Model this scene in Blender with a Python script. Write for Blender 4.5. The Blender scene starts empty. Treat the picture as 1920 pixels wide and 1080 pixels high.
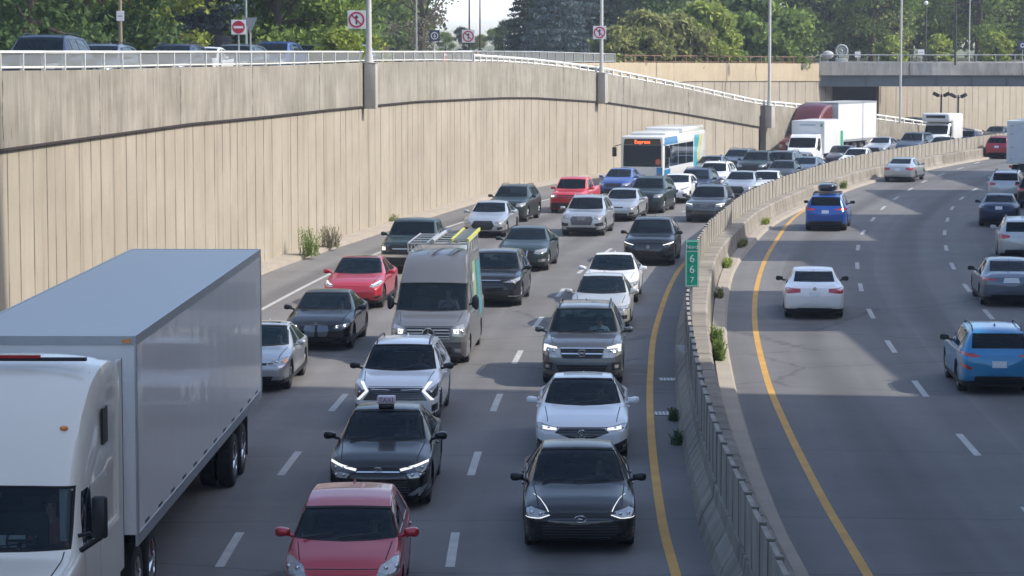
import bpy, bmesh, math, random
from mathutils import Vector, Matrix
import numpy as np
random.seed(7)
# ------------------------------------------------------------------ camera, sky, sun, exposure
scene = bpy.context.scene
F_PX, Y_H, CAM_H = 5000.0, 85.0, 8.2
PITCH = math.atan((540 - Y_H) / F_PX)
cam_data = bpy.data.cameras.new("camera")
cam = bpy.data.objects.new("camera", cam_data)
scene.collection.objects.link(cam)
cam_data.sensor_width = 36.0
cam_data.lens = 36.0 * F_PX / 1920.0
cam_data.clip_start = 1.0
cam_data.clip_end = 9000.0
cam.location = (0, 0, CAM_H)
cam.rotation_euler = (math.radians(90) - PITCH, 0, 0)
scene.camera = cam
scene.render.resolution_x, scene.render.resolution_y = 1920, 1080

SUN_ELEV = math.radians(41)
SUN_AZ = math.radians(-7)          # measured from +X towards +Y
sun_vec = Vector((math.cos(SUN_ELEV) * math.cos(SUN_AZ), math.cos(SUN_ELEV) * math.sin(SUN_AZ), math.sin(SUN_ELEV)))
world = bpy.data.worlds.new("World")
scene.world = world
world.use_nodes = True
wn, wl = world.node_tree.nodes, world.node_tree.links
wn.clear()
w_out = wn.new("ShaderNodeOutputWorld"); w_bg = wn.new("ShaderNodeBackground")
w_sky = wn.new("ShaderNodeTexSky")
w_sky.sky_type = 'NISHITA'; w_sky.sun_disc = False
w_sky.sun_elevation = SUN_ELEV
w_sky.sun_rotation = math.radians(90) - SUN_AZ
w_sky.dust_density = 1.6; w_sky.air_density = 0.9; w_sky.ozone_density = 1.2
w_tc = wn.new("ShaderNodeTexCoord"); w_map = wn.new("ShaderNodeMapping")
w_map.inputs['Scale'].default_value = (1.0, 1.0, 3.2)
w_noise = wn.new("ShaderNodeTexNoise"); w_noise.inputs['Scale'].default_value = 5.0
w_noise.inputs['Detail'].default_value = 7.0
w_ramp = wn.new("ShaderNodeValToRGB")
w_ramp.color_ramp.elements[0].position = 0.47; w_ramp.color_ramp.elements[1].position = 0.68
w_mix = wn.new("ShaderNodeMixRGB"); w_mix.inputs[2].default_value = (4.3, 4.6, 5.0, 1)
wl.new(w_tc.outputs['Generated'], w_map.inputs[0]); wl.new(w_map.outputs[0], w_noise.inputs['Vector'])
w_sep = wn.new("ShaderNodeSeparateXYZ"); wl.new(w_tc.outputs['Generated'], w_sep.inputs[0])
w_low = wn.new("ShaderNodeMapRange"); w_low.inputs[1].default_value = 0.05; w_low.inputs[2].default_value = 0.20
w_low.inputs[3].default_value = 1.0; w_low.inputs[4].default_value = 0.22; wl.new(w_sep.outputs['Z'], w_low.inputs[0])
w_mul = wn.new("ShaderNodeMath"); w_mul.operation = 'MULTIPLY'; wl.new(w_low.outputs[0], w_mul.inputs[1])
wl.new(w_noise.outputs[0], w_ramp.inputs[0]); wl.new(w_ramp.outputs[0], w_mul.inputs[0]); wl.new(w_mul.outputs[0], w_mix.inputs[0])
wl.new(w_sky.outputs[0], w_mix.inputs[1]); wl.new(w_mix.outputs[0], w_bg.inputs[0])
w_bg.inputs[1].default_value = 0.15
wl.new(w_bg.outputs[0], w_out.inputs[0])
sun_data = bpy.data.lights.new("sun", 'SUN')
sun_data.energy = 2.3; sun_data.angle = math.radians(0.5); sun_data.color = (1.0, 0.94, 0.85)
sun = bpy.data.objects.new("sun", sun_data)
scene.collection.objects.link(sun)
sun.rotation_euler = sun_vec.to_track_quat('Z', 'Y').to_euler()
scene.view_settings.view_transform = 'Standard'
scene.view_settings.look = 'None'
scene.view_settings.exposure = 1.15
scene.view_settings.gamma = 1.0

# ------------------------------------------------------------------ helpers
C = scene.collection
def P(px, py, z=0.0):
    """ground point whose picture position was measured in the photograph"""
    x = (px - 960) / F_PX; y = (540 - py) / F_PX
    dy = math.cos(PITCH) + y * math.sin(PITCH); dz = -math.sin(PITCH) + y * math.cos(PITCH)
    t = (z - CAM_H) / dz
    return Vector((x * t, dy * t, z))
def z_at(D, py):
    y = (540 - py) / F_PX
    dy = math.cos(PITCH) + y * math.sin(PITCH); dz = -math.sin(PITCH) + y * math.cos(PITCH)
    return CAM_H + dz * D / dy
def interp(tab, x):
    if x <= tab[0][0]: return tab[0][1]
    for (a, va), (b, vb) in zip(tab, tab[1:]):
        if x <= b: return va + (vb - va) * (x - a) / (b - a)
    return tab[-1][1]
def props(o, label=None, cat=None, group=None, kind=None):
    if label: o['label'] = label
    if cat: o['category'] = cat
    if group: o['group'] = group
    if kind: o['kind'] = kind
    return o
def thing(name, label, cat, loc=(0, 0, 0), rz=0.0, group=None):
    o = bpy.data.objects.new(name, None); C.objects.link(o)
    o.empty_display_size = 0.3
    o.location = loc; o.rotation_euler = (0, 0, rz)
    return props(o, label, cat, group)
def smooth_mesh(me, ang=38):
    for p in me.polygons: p.use_smooth = True
    me.set_sharp_from_angle(angle=math.radians(ang))
def link(name, me, parent=None, mats=None, smooth=None):
    if mats:
        for m in (mats if isinstance(mats, (list, tuple)) else [mats]): me.materials.append(m)
    if smooth: smooth_mesh(me, smooth)
    o = bpy.data.objects.new(name, me); C.objects.link(o)
    if parent: o.parent = parent
    return o
def from_bm(name, bm, mats, parent=None, smooth=None):
    me = bpy.data.meshes.new(name); bm.to_mesh(me); bm.free()
    return link(name, me, parent, mats, smooth)
def copy_tree(o, parent=None):
    c = o.copy(); C.objects.link(c); c.parent = parent
    for ch in list(o.children): copy_tree(ch, c)
    return c
def cyl_between(bm, a, b, r1, r2=None, seg=10, mi=0, cap=True):
    a, b = Vector(a), Vector(b); r2 = r1 if r2 is None else r2
    d = (b - a).normalized()
    u = d.orthogonal().normalized(); v = d.cross(u)
    A = [bm.verts.new(a + (u * math.cos(t) + v * math.sin(t)) * r1) for t in [2 * math.pi * i / seg for i in range(seg)]]
    B = [bm.verts.new(b + (u * math.cos(t) + v * math.sin(t)) * r2) for t in [2 * math.pi * i / seg for i in range(seg)]]
    for i in range(seg):
        f = bm.faces.new((A[i], A[(i + 1) % seg], B[(i + 1) % seg], B[i])); f.material_index = mi
    if cap:
        bm.faces.new(A[::-1]).material_index = mi; bm.faces.new(B).material_index = mi
def box(bm, x0, x1, y0, y1, z0, z1, mi=0, bev=0.0, M=None):
    vs = [bm.verts.new(p) for p in ((x0,y0,z0),(x1,y0,z0),(x1,y1,z0),(x0,y1,z0),(x0,y0,z1),(x1,y0,z1),(x1,y1,z1),(x0,y1,z1))]
    fs = [bm.faces.new([vs[i] for i in q]) for q in ((3,2,1,0),(4,5,6,7),(0,1,5,4),(1,2,6,5),(2,3,7,6),(3,0,4,7))]
    for f in fs: f.material_index = mi
    if bev > 0:
        es = list({e for f in fs for e in f.edges})
        r = bmesh.ops.bevel(bm, geom=es, offset=bev, segments=2, profile=0.5, affect='EDGES')
        for f in r['faces']: f.material_index = mi
        vs = list({v for f in r['faces'] for v in f.verts} | {v for v in vs if v.is_valid})
    if M is not None:
        bmesh.ops.transform(bm, matrix=M, verts=vs)
    return vs
def bx(name, dims, mat, parent=None, bev=0.0, smooth=None):
    bm = bmesh.new(); box(bm, *dims, bev=bev)
    return from_bm(name, bm, mat, parent, smooth or (40 if bev else None))
def text_mesh(s, size, ext=0.004):
    cu = bpy.data.curves.new("txt", 'FONT'); cu.body = s; cu.size = size; cu.extrude = ext
    cu.align_x = 'CENTER'; cu.align_y = 'CENTER'
    ob = bpy.data.objects.new("txt", cu); C.objects.link(ob)
    bpy.context.view_layer.update()
    me = bpy.data.meshes.new_from_object(ob.evaluated_get(bpy.context.evaluated_depsgraph_get()))
    bpy.data.objects.remove(ob); bpy.data.curves.remove(cu)
    return me
def text_obj(s, size, mat, parent, loc, rot, name='lettering', sx=1.0, ext=0.004):
    me = text_mesh(s, size, ext); me.materials.clear()
    o = link(name, me, parent, mat); o.location = loc; o.rotation_euler = rot; o.scale = (sx, 1, 1)
    return o

# ------------------------------------------------------------------ materials
def new_mat(name):
    m = bpy.data.materials.new(name); m.use_nodes = True
    b = m.node_tree.nodes['Principled BSDF']
    return m, m.node_tree.nodes, m.node_tree.links, b
def plain(name, col, rough=0.6, metal=0.0, noise=0.12, scale=3.0, coat=0.0, emit=None, es=1.0, bump=0.0, spec=0.5):
    m, n, l, b = new_mat(name)
    b.inputs['Roughness'].default_value = rough; b.inputs['Metallic'].default_value = metal
    b.inputs['Coat Weight'].default_value = coat; b.inputs['Coat Roughness'].default_value = 0.04
    b.inputs['Specular IOR Level'].default_value = spec
    tc = n.new("ShaderNodeTexCoord"); t = n.new("ShaderNodeTexNoise")
    t.inputs['Scale'].default_value = scale; t.inputs['Detail'].default_value = 5
    l.new(tc.outputs['Object'], t.inputs['Vector'])
    r = n.new("ShaderNodeMapRange"); r.inputs[3].default_value = 1 - noise; r.inputs[4].default_value = 1 + noise
    l.new(t.outputs[0], r.inputs[0])
    v = n.new("ShaderNodeVectorMath"); v.operation = 'SCALE'; v.inputs[0].default_value = col[:3]
    l.new(r.outputs[0], v.inputs['Scale']); l.new(v.outputs[0], b.inputs['Base Color'])
    if bump:
        bp = n.new("ShaderNodeBump"); bp.inputs['Strength'].default_value = bump; bp.inputs['Distance'].default_value = 0.02
        t2 = n.new("ShaderNodeTexNoise"); t2.inputs['Scale'].default_value = scale * 12; l.new(tc.outputs['Object'], t2.inputs['Vector'])
        l.new(t2.outputs[0], bp.inputs['Height']); l.new(bp.outputs[0], b.inputs['Normal'])
    if emit:
        b.inputs['Emission Color'].default_value = (*emit, 1); b.inputs['Emission Strength'].default_value = es
    return m
def paint(name, col, metal=0.35, rough=0.34, dirt=0.06, coat=0.75):
    """car paint outside, dark lining on the inner side of the shell; faint road dust low down"""
    m, n, l, b = new_mat(name)
    b.inputs['Metallic'].default_value = metal; b.inputs['Roughness'].default_value = rough
    b.inputs['Coat Weight'].default_value = coat; b.inputs['Coat Roughness'].default_value = 0.05
    if coat < .5: b.inputs['Specular IOR Level'].default_value = 0.25
    tc = n.new("ShaderNodeTexCoord"); sep = n.new("ShaderNodeSeparateXYZ"); l.new(tc.outputs['Object'], sep.inputs[0])
    t = n.new("ShaderNodeTexNoise"); t.inputs['Scale'].default_value = 2.2; t.inputs['Detail'].default_value = 6
    l.new(tc.outputs['Object'], t.inputs['Vector'])
    mr = n.new("ShaderNodeMapRange"); mr.inputs[1].default_value = 0.75; mr.inputs[2].default_value = 0.2
    mr.inputs[3].default_value = dirt * 0.5; mr.inputs[4].default_value = dirt * 5
    l.new(sep.outputs['Z'], mr.inputs[0])
    mu = n.new("ShaderNodeMath"); mu.operation = 'MULTIPLY'; l.new(mr.outputs[0], mu.inputs[0]); l.new(t.outputs[0], mu.inputs[1])
    mx = n.new("ShaderNodeMixRGB"); mx.inputs[1].default_value = (*col, 1); mx.inputs[2].default_value = (0.20, 0.18, 0.15, 1)
    l.new(mu.outputs[0], mx.inputs[0])
    g = n.new("ShaderNodeNewGeometry"); m2 = n.new("ShaderNodeMixRGB"); m2.inputs[2].default_value = (0.012, 0.012, 0.013, 1)
    l.new(g.outputs['Backfacing'], m2.inputs[0]); l.new(mx.outputs[0], m2.inputs[1]); l.new(m2.outputs[0], b.inputs['Base Color'])
    return m
def glass_mat(name, tint, through, rough=0.03):
    m, n, l, b = new_mat(name)
    n.remove(b); out = n['Material Output']
    tr = n.new("ShaderNodeBsdfTransparent"); tr.inputs[0].default_value = (*through, 1)
    gl = n.new("ShaderNodeBsdfPrincipled"); gl.inputs['Base Color'].default_value = (*tint, 1)
    gl.inputs['Roughness'].default_value = rough; gl.inputs['Specular IOR Level'].default_value = 0.5
    fr = n.new("ShaderNodeFresnel"); fr.inputs[0].default_value = 1.5
    mr = n.new("ShaderNodeMapRange"); mr.inputs[3].default_value = 0.28; mr.inputs[4].default_value = 1.5
    l.new(fr.outputs[0], mr.inputs[0])
    mx = n.new("ShaderNodeMixShader"); l.new(mr.outputs[0], mx.inputs[0]); l.new(tr.outputs[0], mx.inputs[1]); l.new(gl.outputs[0], mx.inputs[2])
    l.new(mx.outputs[0], out.inputs[0])
    return m
GLASS = glass_mat("window_glass", (0.012, 0.028, 0.042), (0.66, 0.78, 0.82))
DGLASS = glass_mat("dark_window_glass", (0.012, 0.024, 0.036), (0.2, 0.26, 0.3))
BLACK = plain("black_plastic", (0.012, 0.012, 0.014), 0.45)
GLOSSBLACK = plain("gloss_black", (0.008, 0.008, 0.010), 0.15, coat=0.6)
RUBBER = plain("tyre_rubber", (0.018, 0.018, 0.019), 0.85, bump=0.3)
RIM = plain("alloy_rim", (0.35, 0.36, 0.38), 0.3, 0.8)
DRIM = plain("dark_rim", (0.05, 0.05, 0.055), 0.35, 0.6)
CHROME = plain("chrome", (0.62, 0.64, 0.66), 0.16, 0.95)
LAMP = plain("headlight_lens", (0.30, 0.31, 0.31), 0.12, 0.35, noise=0.5, scale=14, coat=1.0)
DLAMP = plain("dark_headlight_lens", (0.05, 0.055, 0.06), 0.1, 0.3, noise=0.5, scale=14, coat=1.0)
DRL = plain("daytime_light", (0.9, 0.9, 0.85), 0.3, emit=(1.0, 0.97, 0.86), es=.35)
HIGH = plain("lit_headlight", (0.9, 0.9, 0.85), 0.3, emit=(1.0, 0.93, 0.78), es=.55)
AMBER = plain("amber_lens", (0.75, 0.25, 0.03), 0.2, coat=1.0)
TAIL = plain("tail_light_lens", (0.42, 0.015, 0.02), 0.15, coat=1.0, noise=0.3, scale=12)
PLATE = plain("licence_plate_face", (0.62, 0.66, 0.72), 0.4, noise=0.25, scale=18)
GSLAT = plain("grille_slat", (.035, .036, .04), .35, coat=.4)
SEATM = plain("seat_fabric", (0.035, 0.035, 0.038), 0.8)
SKIN = plain("skin", (0.42, 0.24, 0.17), 0.55)
HAIR = plain("hair", (0.025, 0.018, 0.012), 0.6)
SEAM = plain("panel_gap", (0.01, 0.01, 0.01), 0.8)
WHITEP = plain("white_enamel", (0.72, 0.73, 0.72), 0.35, coat=0.5)
STEEL = plain("galvanised_steel", (0.42, 0.43, 0.43), 0.45, 0.5)
DSTEEL = plain("dark_painted_steel", (0.03, 0.033, 0.036), 0.4)

def asphalt(name, c1, c2, wear=1.0, centre=2.5):
    m, n, l, b = new_mat(name)
    b.inputs['Roughness'].default_value = 0.86; b.inputs['Specular IOR Level'].default_value = 0.3
    uv = n.new("ShaderNodeUVMap"); mp = n.new("ShaderNodeMapping"); mp.inputs['Scale'].default_value = (1.1, 0.035, 1)
    l.new(uv.outputs[0], mp.inputs[0])
    t = n.new("ShaderNodeTexNoise"); t.inputs['Scale'].default_value = 1.0; t.inputs['Detail'].default_value = 6
    l.new(mp.outputs[0], t.inputs['Vector'])
    t2 = n.new("ShaderNodeTexNoise"); t2.inputs['Scale'].default_value = 0.35; t2.inputs['Detail'].default_value = 8; t2.inputs['Roughness'].default_value = 0.65
    l.new(uv.outputs[0], t2.inputs['Vector'])
    t3 = n.new("ShaderNodeTexNoise"); t3.inputs['Scale'].default_value = 45; t3.inputs['Detail'].default_value = 3
    l.new(uv.outputs[0], t3.inputs['Vector'])
    ad = n.new("ShaderNodeMath"); ad.operation = 'ADD'; l.new(t.outputs[0], ad.inputs[0]); l.new(t2.outputs[0], ad.inputs[1])
    r = n.new("ShaderNodeMapRange"); r.inputs[1].default_value = 0.75; r.inputs[2].default_value = 1.25; l.new(ad.outputs[0], r.inputs[0])
    mx = n.new("ShaderNodeMixRGB"); mx.inputs[1].default_value = (*c1, 1); mx.inputs[2].default_value = (*c2, 1); l.new(r.outputs[0], mx.inputs[0])
    r3 = n.new("ShaderNodeMapRange"); r3.inputs[3].default_value = 0.8; r3.inputs[4].default_value = 1.2; l.new(t3.outputs[0], r3.inputs[0])
    v = n.new("ShaderNodeVectorMath"); v.operation = 'SCALE'; l.new(mx.outputs[0], v.inputs[0]); l.new(r3.outputs[0], v.inputs['Scale'])
    # polished wheel tracks, oil band and repair patches, all tied to the lanes
    sx = n.new("ShaderNodeSeparateXYZ"); l.new(uv.outputs[0], sx.inputs[0])
    wob = n.new("ShaderNodeMath"); wob.operation = 'MULTIPLY_ADD'; wob.inputs[1].default_value = 0.8; l.new(t.outputs[0], wob.inputs[0]); l.new(sx.outputs[0], wob.inputs[2])
    ph = n.new("ShaderNodeMath"); ph.operation = 'MULTIPLY_ADD'; ph.inputs[1].default_value = 2 * math.pi / 3.64; ph.inputs[2].default_value = -2 * math.pi * (centre + .4) / 3.64; l.new(wob.outputs[0], ph.inputs[0])
    co = n.new("ShaderNodeMath"); co.operation = 'COSINE'; l.new(ph.outputs[0], co.inputs[0])
    ro = n.new("ShaderNodeMapRange"); ro.inputs[1].default_value = 0.35; ro.inputs[2].default_value = 1.0; ro.inputs[3].default_value = 1.0; ro.inputs[4].default_value = 0.74; l.new(co.outputs[0], ro.inputs[0])
    mpp = n.new("ShaderNodeMapping"); mpp.inputs['Scale'].default_value = (1 / 3.64, 0.035, 1); mpp.inputs['Location'].default_value = (.2, .3, 0); l.new(uv.outputs[0], mpp.inputs[0])
    vp = n.new("ShaderNodeTexVoronoi"); vp.distance = 'CHEBYCHEV'; vp.inputs['Scale'].default_value = 1.0; vp.inputs['Randomness'].default_value = .5; l.new(mpp.outputs[0], vp.inputs['Vector'])
    sp = n.new("ShaderNodeSeparateColor"); l.new(vp.outputs['Color'], sp.inputs[0])
    rp = n.new("ShaderNodeMapRange"); rp.inputs[3].default_value = 0.90; rp.inputs[4].default_value = 1.09; l.new(sp.outputs[0], rp.inputs[0])
    mm = n.new("ShaderNodeMath"); mm.operation = 'MULTIPLY'; l.new(ro.outputs[0], mm.inputs[0]); l.new(rp.outputs[0], mm.inputs[1])
    v0 = n.new("ShaderNodeVectorMath"); v0.operation = 'SCALE'; l.new(v.outputs[0], v0.inputs[0]); l.new(mm.outputs[0], v0.inputs['Scale']); v = v0
    # tar-sealed cracks running across
    mpc = n.new("ShaderNodeMapping"); mpc.inputs['Scale'].default_value = (0.05, 0.13, 1); l.new(uv.outputs[0], mpc.inputs[0])
    nz = n.new("ShaderNodeTexNoise"); nz.inputs['Scale'].default_value = 2.0; l.new(uv.outputs[0], nz.inputs['Vector'])
    va = n.new("ShaderNodeVectorMath"); va.operation = 'MULTIPLY_ADD'; va.inputs[1].default_value = (0.03, 0.03, 0.03)
    l.new(nz.outputs['Color'], va.inputs[0]); l.new(mpc.outputs[0], va.inputs[2])
    vo = n.new("ShaderNodeTexVoronoi"); vo.feature = 'DISTANCE_TO_EDGE'; vo.inputs['Scale'].default_value = 1.0
    l.new(va.outputs[0], vo.inputs['Vector'])
    rc = n.new("ShaderNodeMapRange"); rc.inputs[1].default_value = 0.0; rc.inputs[2].default_value = 0.006
    rc.inputs[3].default_value = 1 - 0.35 * wear; rc.inputs[4].default_value = 1.0; l.new(vo.outputs['Distance'], rc.inputs[0])
    v2 = n.new("ShaderNodeVectorMath"); v2.operation = 'SCALE'; l.new(v.outputs[0], v2.inputs[0]); l.new(rc.outputs[0], v2.inputs['Scale'])
    l.new(v2.outputs[0], b.inputs['Base Color'])
    bp = n.new("ShaderNodeBump"); bp.inputs['Strength'].default_value = 0.25; bp.inputs['Distance'].default_value = 0.01
    l.new(t3.outputs[0], bp.inputs['Height']); l.new(bp.outputs[0], b.inputs['Normal'])
    return m
ASPH = asphalt("asphalt", (0.138, 0.133, 0.130), (0.185, 0.178, 0.171))
ASPH2 = asphalt("asphalt_far", (0.132, 0.129, 0.127), (0.180, 0.175, 0.170), centre=2.9)
def concrete(name, c1, c2, stain, groove=None, joint=None, streak=0.6, dash=False):
    """concrete on uv = metres along the wall and height; streaks, plank grooves and joints"""
    m, n, l, b = new_mat(name)
    b.inputs['Roughness'].default_value = 0.9; b.inputs['Specular IOR Level'].default_value = 0.2
    uv = n.new("ShaderNodeUVMap")
    def noise(sx, sy, det=6, sc=1.0, rough=0.55):
        mp = n.new("ShaderNodeMapping"); mp.inputs['Scale'].default_value = (sx, sy, 1); l.new(uv.outputs[0], mp.inputs[0])
        t = n.new("ShaderNodeTexNoise"); t.inputs['Scale'].default_value = sc; t.inputs['Detail'].default_value = det
        t.inputs['Roughness'].default_value = rough
        l.new(mp.outputs[0], t.inputs['Vector']); return t.outputs[0]
    def rng(src, a, b_, c=0.0, d=1.0):
        r = n.new("ShaderNodeMapRange"); r.inputs[1].default_value = a; r.inputs[2].default_value = b_
        r.inputs[3].default_value = c; r.inputs[4].default_value = d; l.new(src, r.inputs[0]); return r.outputs[0]
    def mix(f, a, c2_):
        x = n.new("ShaderNodeMixRGB"); l.new(f, x.inputs[0])
        if hasattr(a, 'links'): l.new(a, x.inputs[1])
        else: x.inputs[1].default_value = (*a, 1)
        x.inputs[2].default_value = (*c2_, 1); return x.outputs[0]
    col = mix(rng(noise(0.25, 0.25), 0.35, 0.65), c1, c2)
    col = mix(rng(noise(0.30, 0.75, 5), 0.42, 0.62, 0, streak * 0.45), col, stain)
    col = mix(rng(noise(1.7, 0.28), 0.45, 0.68, 0, streak * .8), col, stain)
    col = mix(rng(noise(3.4, 0.42), 0.50, 0.70, 0, streak * 0.6), col, tuple(min(1, q * 1.3) for q in c2))
    col = mix(rng(noise(4.6, 0.8, 4), 0.60, 0.70, 0, streak * 0.7), col, tuple(q * .55 for q in stain))
    col = mix(rng(noise(7, 7, 8, 1.0, 0.7), 0.55, 0.8, 0, 0.18), col, stain)
    sep = n.new("ShaderNodeSeparateXYZ"); l.new(uv.outputs[0], sep.inputs[0])
    def lines(period, rnd, width, dark, brk):
        mu = n.new("ShaderNodeMath"); mu.operation = 'MULTIPLY'; mu.inputs[1].default_value = 1 / period; l.new(sep.outputs[0], mu.inputs[0])
        wob = n.new("ShaderNodeMath"); wob.operation = 'MULTIPLY_ADD'; wob.inputs[1].default_value = 0.025
        l.new(noise(0.8, 1.2), wob.inputs[0]); l.new(mu.outputs[0], wob.inputs[2])
        vo = n.new("ShaderNodeTexVoronoi"); vo.voronoi_dimensions = '1D'; vo.feature = 'DISTANCE_TO_EDGE'
        vo.inputs['Randomness'].default_value = rnd; vo.inputs['Scale'].default_value = 1.0
        l.new(wob.outputs[0], vo.inputs['W'])
        f = rng(vo.outputs['Distance'], 0.0, width / period, 1.0, 0.0)
        k = n.new("ShaderNodeMath"); k.operation = 'MULTIPLY'; l.new(f, k.inputs[0])
        l.new(rng(noise(0.9, brk), 0.38, 0.56, 0.25, 1.0), k.inputs[1])
        return k.outputs[0]
    if groove:
        col = mix(lines(groove, 0.8, 0.085, 1, 0.3), col, (0.045, 0.038, 0.032))
        f2 = rng(lines(groove * 2.7, 1.0, 0.24, 1, 0.15), 0, 1, 0, 0.75); col = mix(f2, col, stain)
    if joint:
        f = lines(joint, 0.05, 0.09, 1, 3.0 if dash else 0.5); col = mix(f, col, (0.03, 0.028, 0.026))
    l.new(col, b.inputs['Base Color'])
    bp = n.new("ShaderNodeBump"); bp.inputs['Strength'].default_value = 0.4; bp.inputs['Distance'].default_value = 0.03
    l.new(noise(6, 3, 8), bp.inputs['Height']); l.new(bp.outputs[0], b.inputs['Normal'])
    return m
WALL_LO = concrete("sandy_board_formed_concrete", (0.325, 0.287, 0.226), (0.385, 0.343, 0.275), (0.225, 0.197, 0.158), groove=1.4, streak=0.28)
WALL_UP = concrete("streaked_grey_concrete", (0.27, 0.25, 0.205), (0.335, 0.31, 0.26), (0.165, 0.15, 0.12), joint=11.0, streak=0.8, dash=True)
CONC = concrete("weathered_concrete", (0.25, 0.228, 0.195), (0.34, 0.31, 0.265), (0.13, 0.118, 0.10), joint=3.2, streak=0.85)
PANEL = concrete("fence_slab_concrete", (0.29, 0.27, 0.235), (0.38, 0.355, 0.31), (0.18, 0.165, 0.14), streak=0.8)
DECKC = concrete("bridge_concrete", (0.38, 0.36, 0.32), (0.48, 0.455, 0.41), (0.19, 0.18, 0.16), joint=9.0, streak=0.7)
PILAST = plain("pilaster_concrete", (0.38, 0.36, 0.32), 0.9, noise=0.25, scale=1.5, bump=0.4)
GIRDER = plain("painted_steel_girder", (0.13, 0.145, 0.16), 0.55, noise=0.25, scale=0.4)
CURB = plain("curb_concrete", (0.33, 0.29, 0.235), 0.9, noise=0.25, scale=1.0, bump=0.4)
MARKW = plain("white_road_paint", (0.40, 0.40, 0.38), 0.75, noise=0.35, scale=2.0)
MARKY = plain("yellow_road_paint", (0.52, 0.285, 0.055), 0.75, noise=0.35, scale=1.2)
GRASSG = plain("dry_grass_ground", (0.09, 0.10, 0.04), 0.95, noise=0.4, scale=0.3, bump=0.5)
TARLINE = plain("dark_ledge", (0.035, 0.024, 0.024), 0.8)

# ------------------------------------------------------------------ plan curves
def cr(pts, step=1.0):
    """Catmull-Rom through 2D points, resampled evenly"""
    p = [Vector(q) for q in pts]; p = [2 * p[0] - p[1]] + p + [2 * p[-1] - p[-2]]
    out = []
    for i in range(1, len(p) - 2):
        for k in range(24):
            t = k / 24
            out.append(0.5 * ((2 * p[i]) + (-p[i-1] + p[i+1]) * t + (2*p[i-1] - 5*p[i] + 4*p[i+1] - p[i+2]) * t*t + (-p[i-1] + 3*p[i] - 3*p[i+1] + p[i+2]) * t**3))
    out.append(p[-2])
    res = [out[0]]; acc = 0.0
    for a, b in zip(out, out[1:]):
        d = (b - a).length
        while acc + d >= step:
            t = (step - acc) / d; a = a + (b - a) * t; res.append(a.copy()); d = (b - a).length; acc = 0.0
        acc += d
    return res
FENCE = cr([(3.3, -20), (3.35, 0), (3.4, 20), (3.45, 33), (3.5, 41), (3.56, 46), (3.88, 55.5), (4.4, 66), (5.2, 78), (6.8, 95), (8.6, 108), (10.9, 121.8),
            (14.6, 138), (20, 158), (26, 175), (32, 190), (38.3, 204), (47.5, 222), (60, 243), (76, 265), (100, 292)], 0.5)
def tangents(c):
    return [((c[min(i + 2, len(c) - 1)] - c[max(i - 2, 0)]).normalized()) for i in range(len(c))]
FT = tangents(FENCE)
def heading(X, D):
    i = min(range(0, len(FENCE), 2), key=lambda k: (FENCE[k].x - X) ** 2 + (FENCE[k].y - D) ** 2)
    return FT[i], i
def off(c, ts, d):
    """curve moved sideways, positive to the right of travel"""
    return [p + Vector((t.y, -t.x)) * d for p, t in zip(c, ts)]
def strip(name, A, B, z0, z1, mat, parent=None, kind=None):
    """sheet between two equal-length curves with uv in metres"""
    bm = bmesh.new(); uvl = bm.loops.layers.uv.new("UVMap"); s = 0; prev = None
    rows = []
    for i, (a, b) in enumerate(zip(A, B)):
        za = z0[i] if isinstance(z0, list) else z0; zb = z1[i] if isinstance(z1, list) else z1
        m_ = (a + b) / 2
        if prev is not None: s += (m_ - prev).length
        prev = m_
        w = math.hypot((a - b).length, za - zb)
        rows.append((bm.verts.new((a.x, a.y, za)), bm.verts.new((b.x, b.y, zb)), s, w))
    for r, q in zip(rows, rows[1:]):
        f = bm.faces.new((r[0], r[1], q[1], q[0]))
        for lp, uvv in zip(f.loops, ((0, r[2]), (r[3], r[2]), (q[3], q[2]), (0, q[2]))): lp[uvl].uv = uvv
    bm.normal_update()
    o = from_bm(name, bm, mat, parent)
    if kind: o['kind'] = kind
    return o
def ribbon_wall(name, c, zlo, zhi, mat, parent=None, thick=0.0, side=1, topmat=True):
    """upright wall along a curve: front face, top and back, uv = (length, height)"""
    ts = tangents(c); n = len(c)
    back = off(c, ts, thick * side) if thick else None
    bm = bmesh.new(); uvl = bm.loops.layers.uv.new("UVMap"); s = 0; rows = []
    for i in range(n):
        if i: s += (c[i] - c[i-1]).length
        a, b = (zlo[i] if isinstance(zlo, list) else zlo), (zhi[i] if isinstance(zhi, list) else zhi)
        r = [bm.verts.new((c[i].x, c[i].y, a)), bm.verts.new((c[i].x, c[i].y, b))]
        if back: r += [bm.verts.new((back[i].x, back[i].y, b)), bm.verts.new((back[i].x, back[i].y, a))]
        rows.append((r, s, a, b))
    for (r, s0, a0, b0), (q, s1, a1, b1) in zip(rows, rows[1:]):
        for k in range(3 if back else 1):
            f = bm.faces.new((r[k], q[k], q[k+1], r[k+1]))
            va = (a0, b0, b0 + thick, 0)[k:k+2]; vb = (a1, b1, b1 + thick, 0)[k:k+2]
            for lp, uvv in zip(f.loops, ((s0, va[0]), (s1, vb[0]), (s1, vb[1]), (s0, va[1]))): lp[uvl].uv = uvv
    if back:
        for (r, *_) in (rows[0], rows[-1]): bm.faces.new(r)
    bmesh.ops.recalc_face_normals(bm, faces=bm.faces)
    return from_bm(name, bm, mat, parent)

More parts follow.
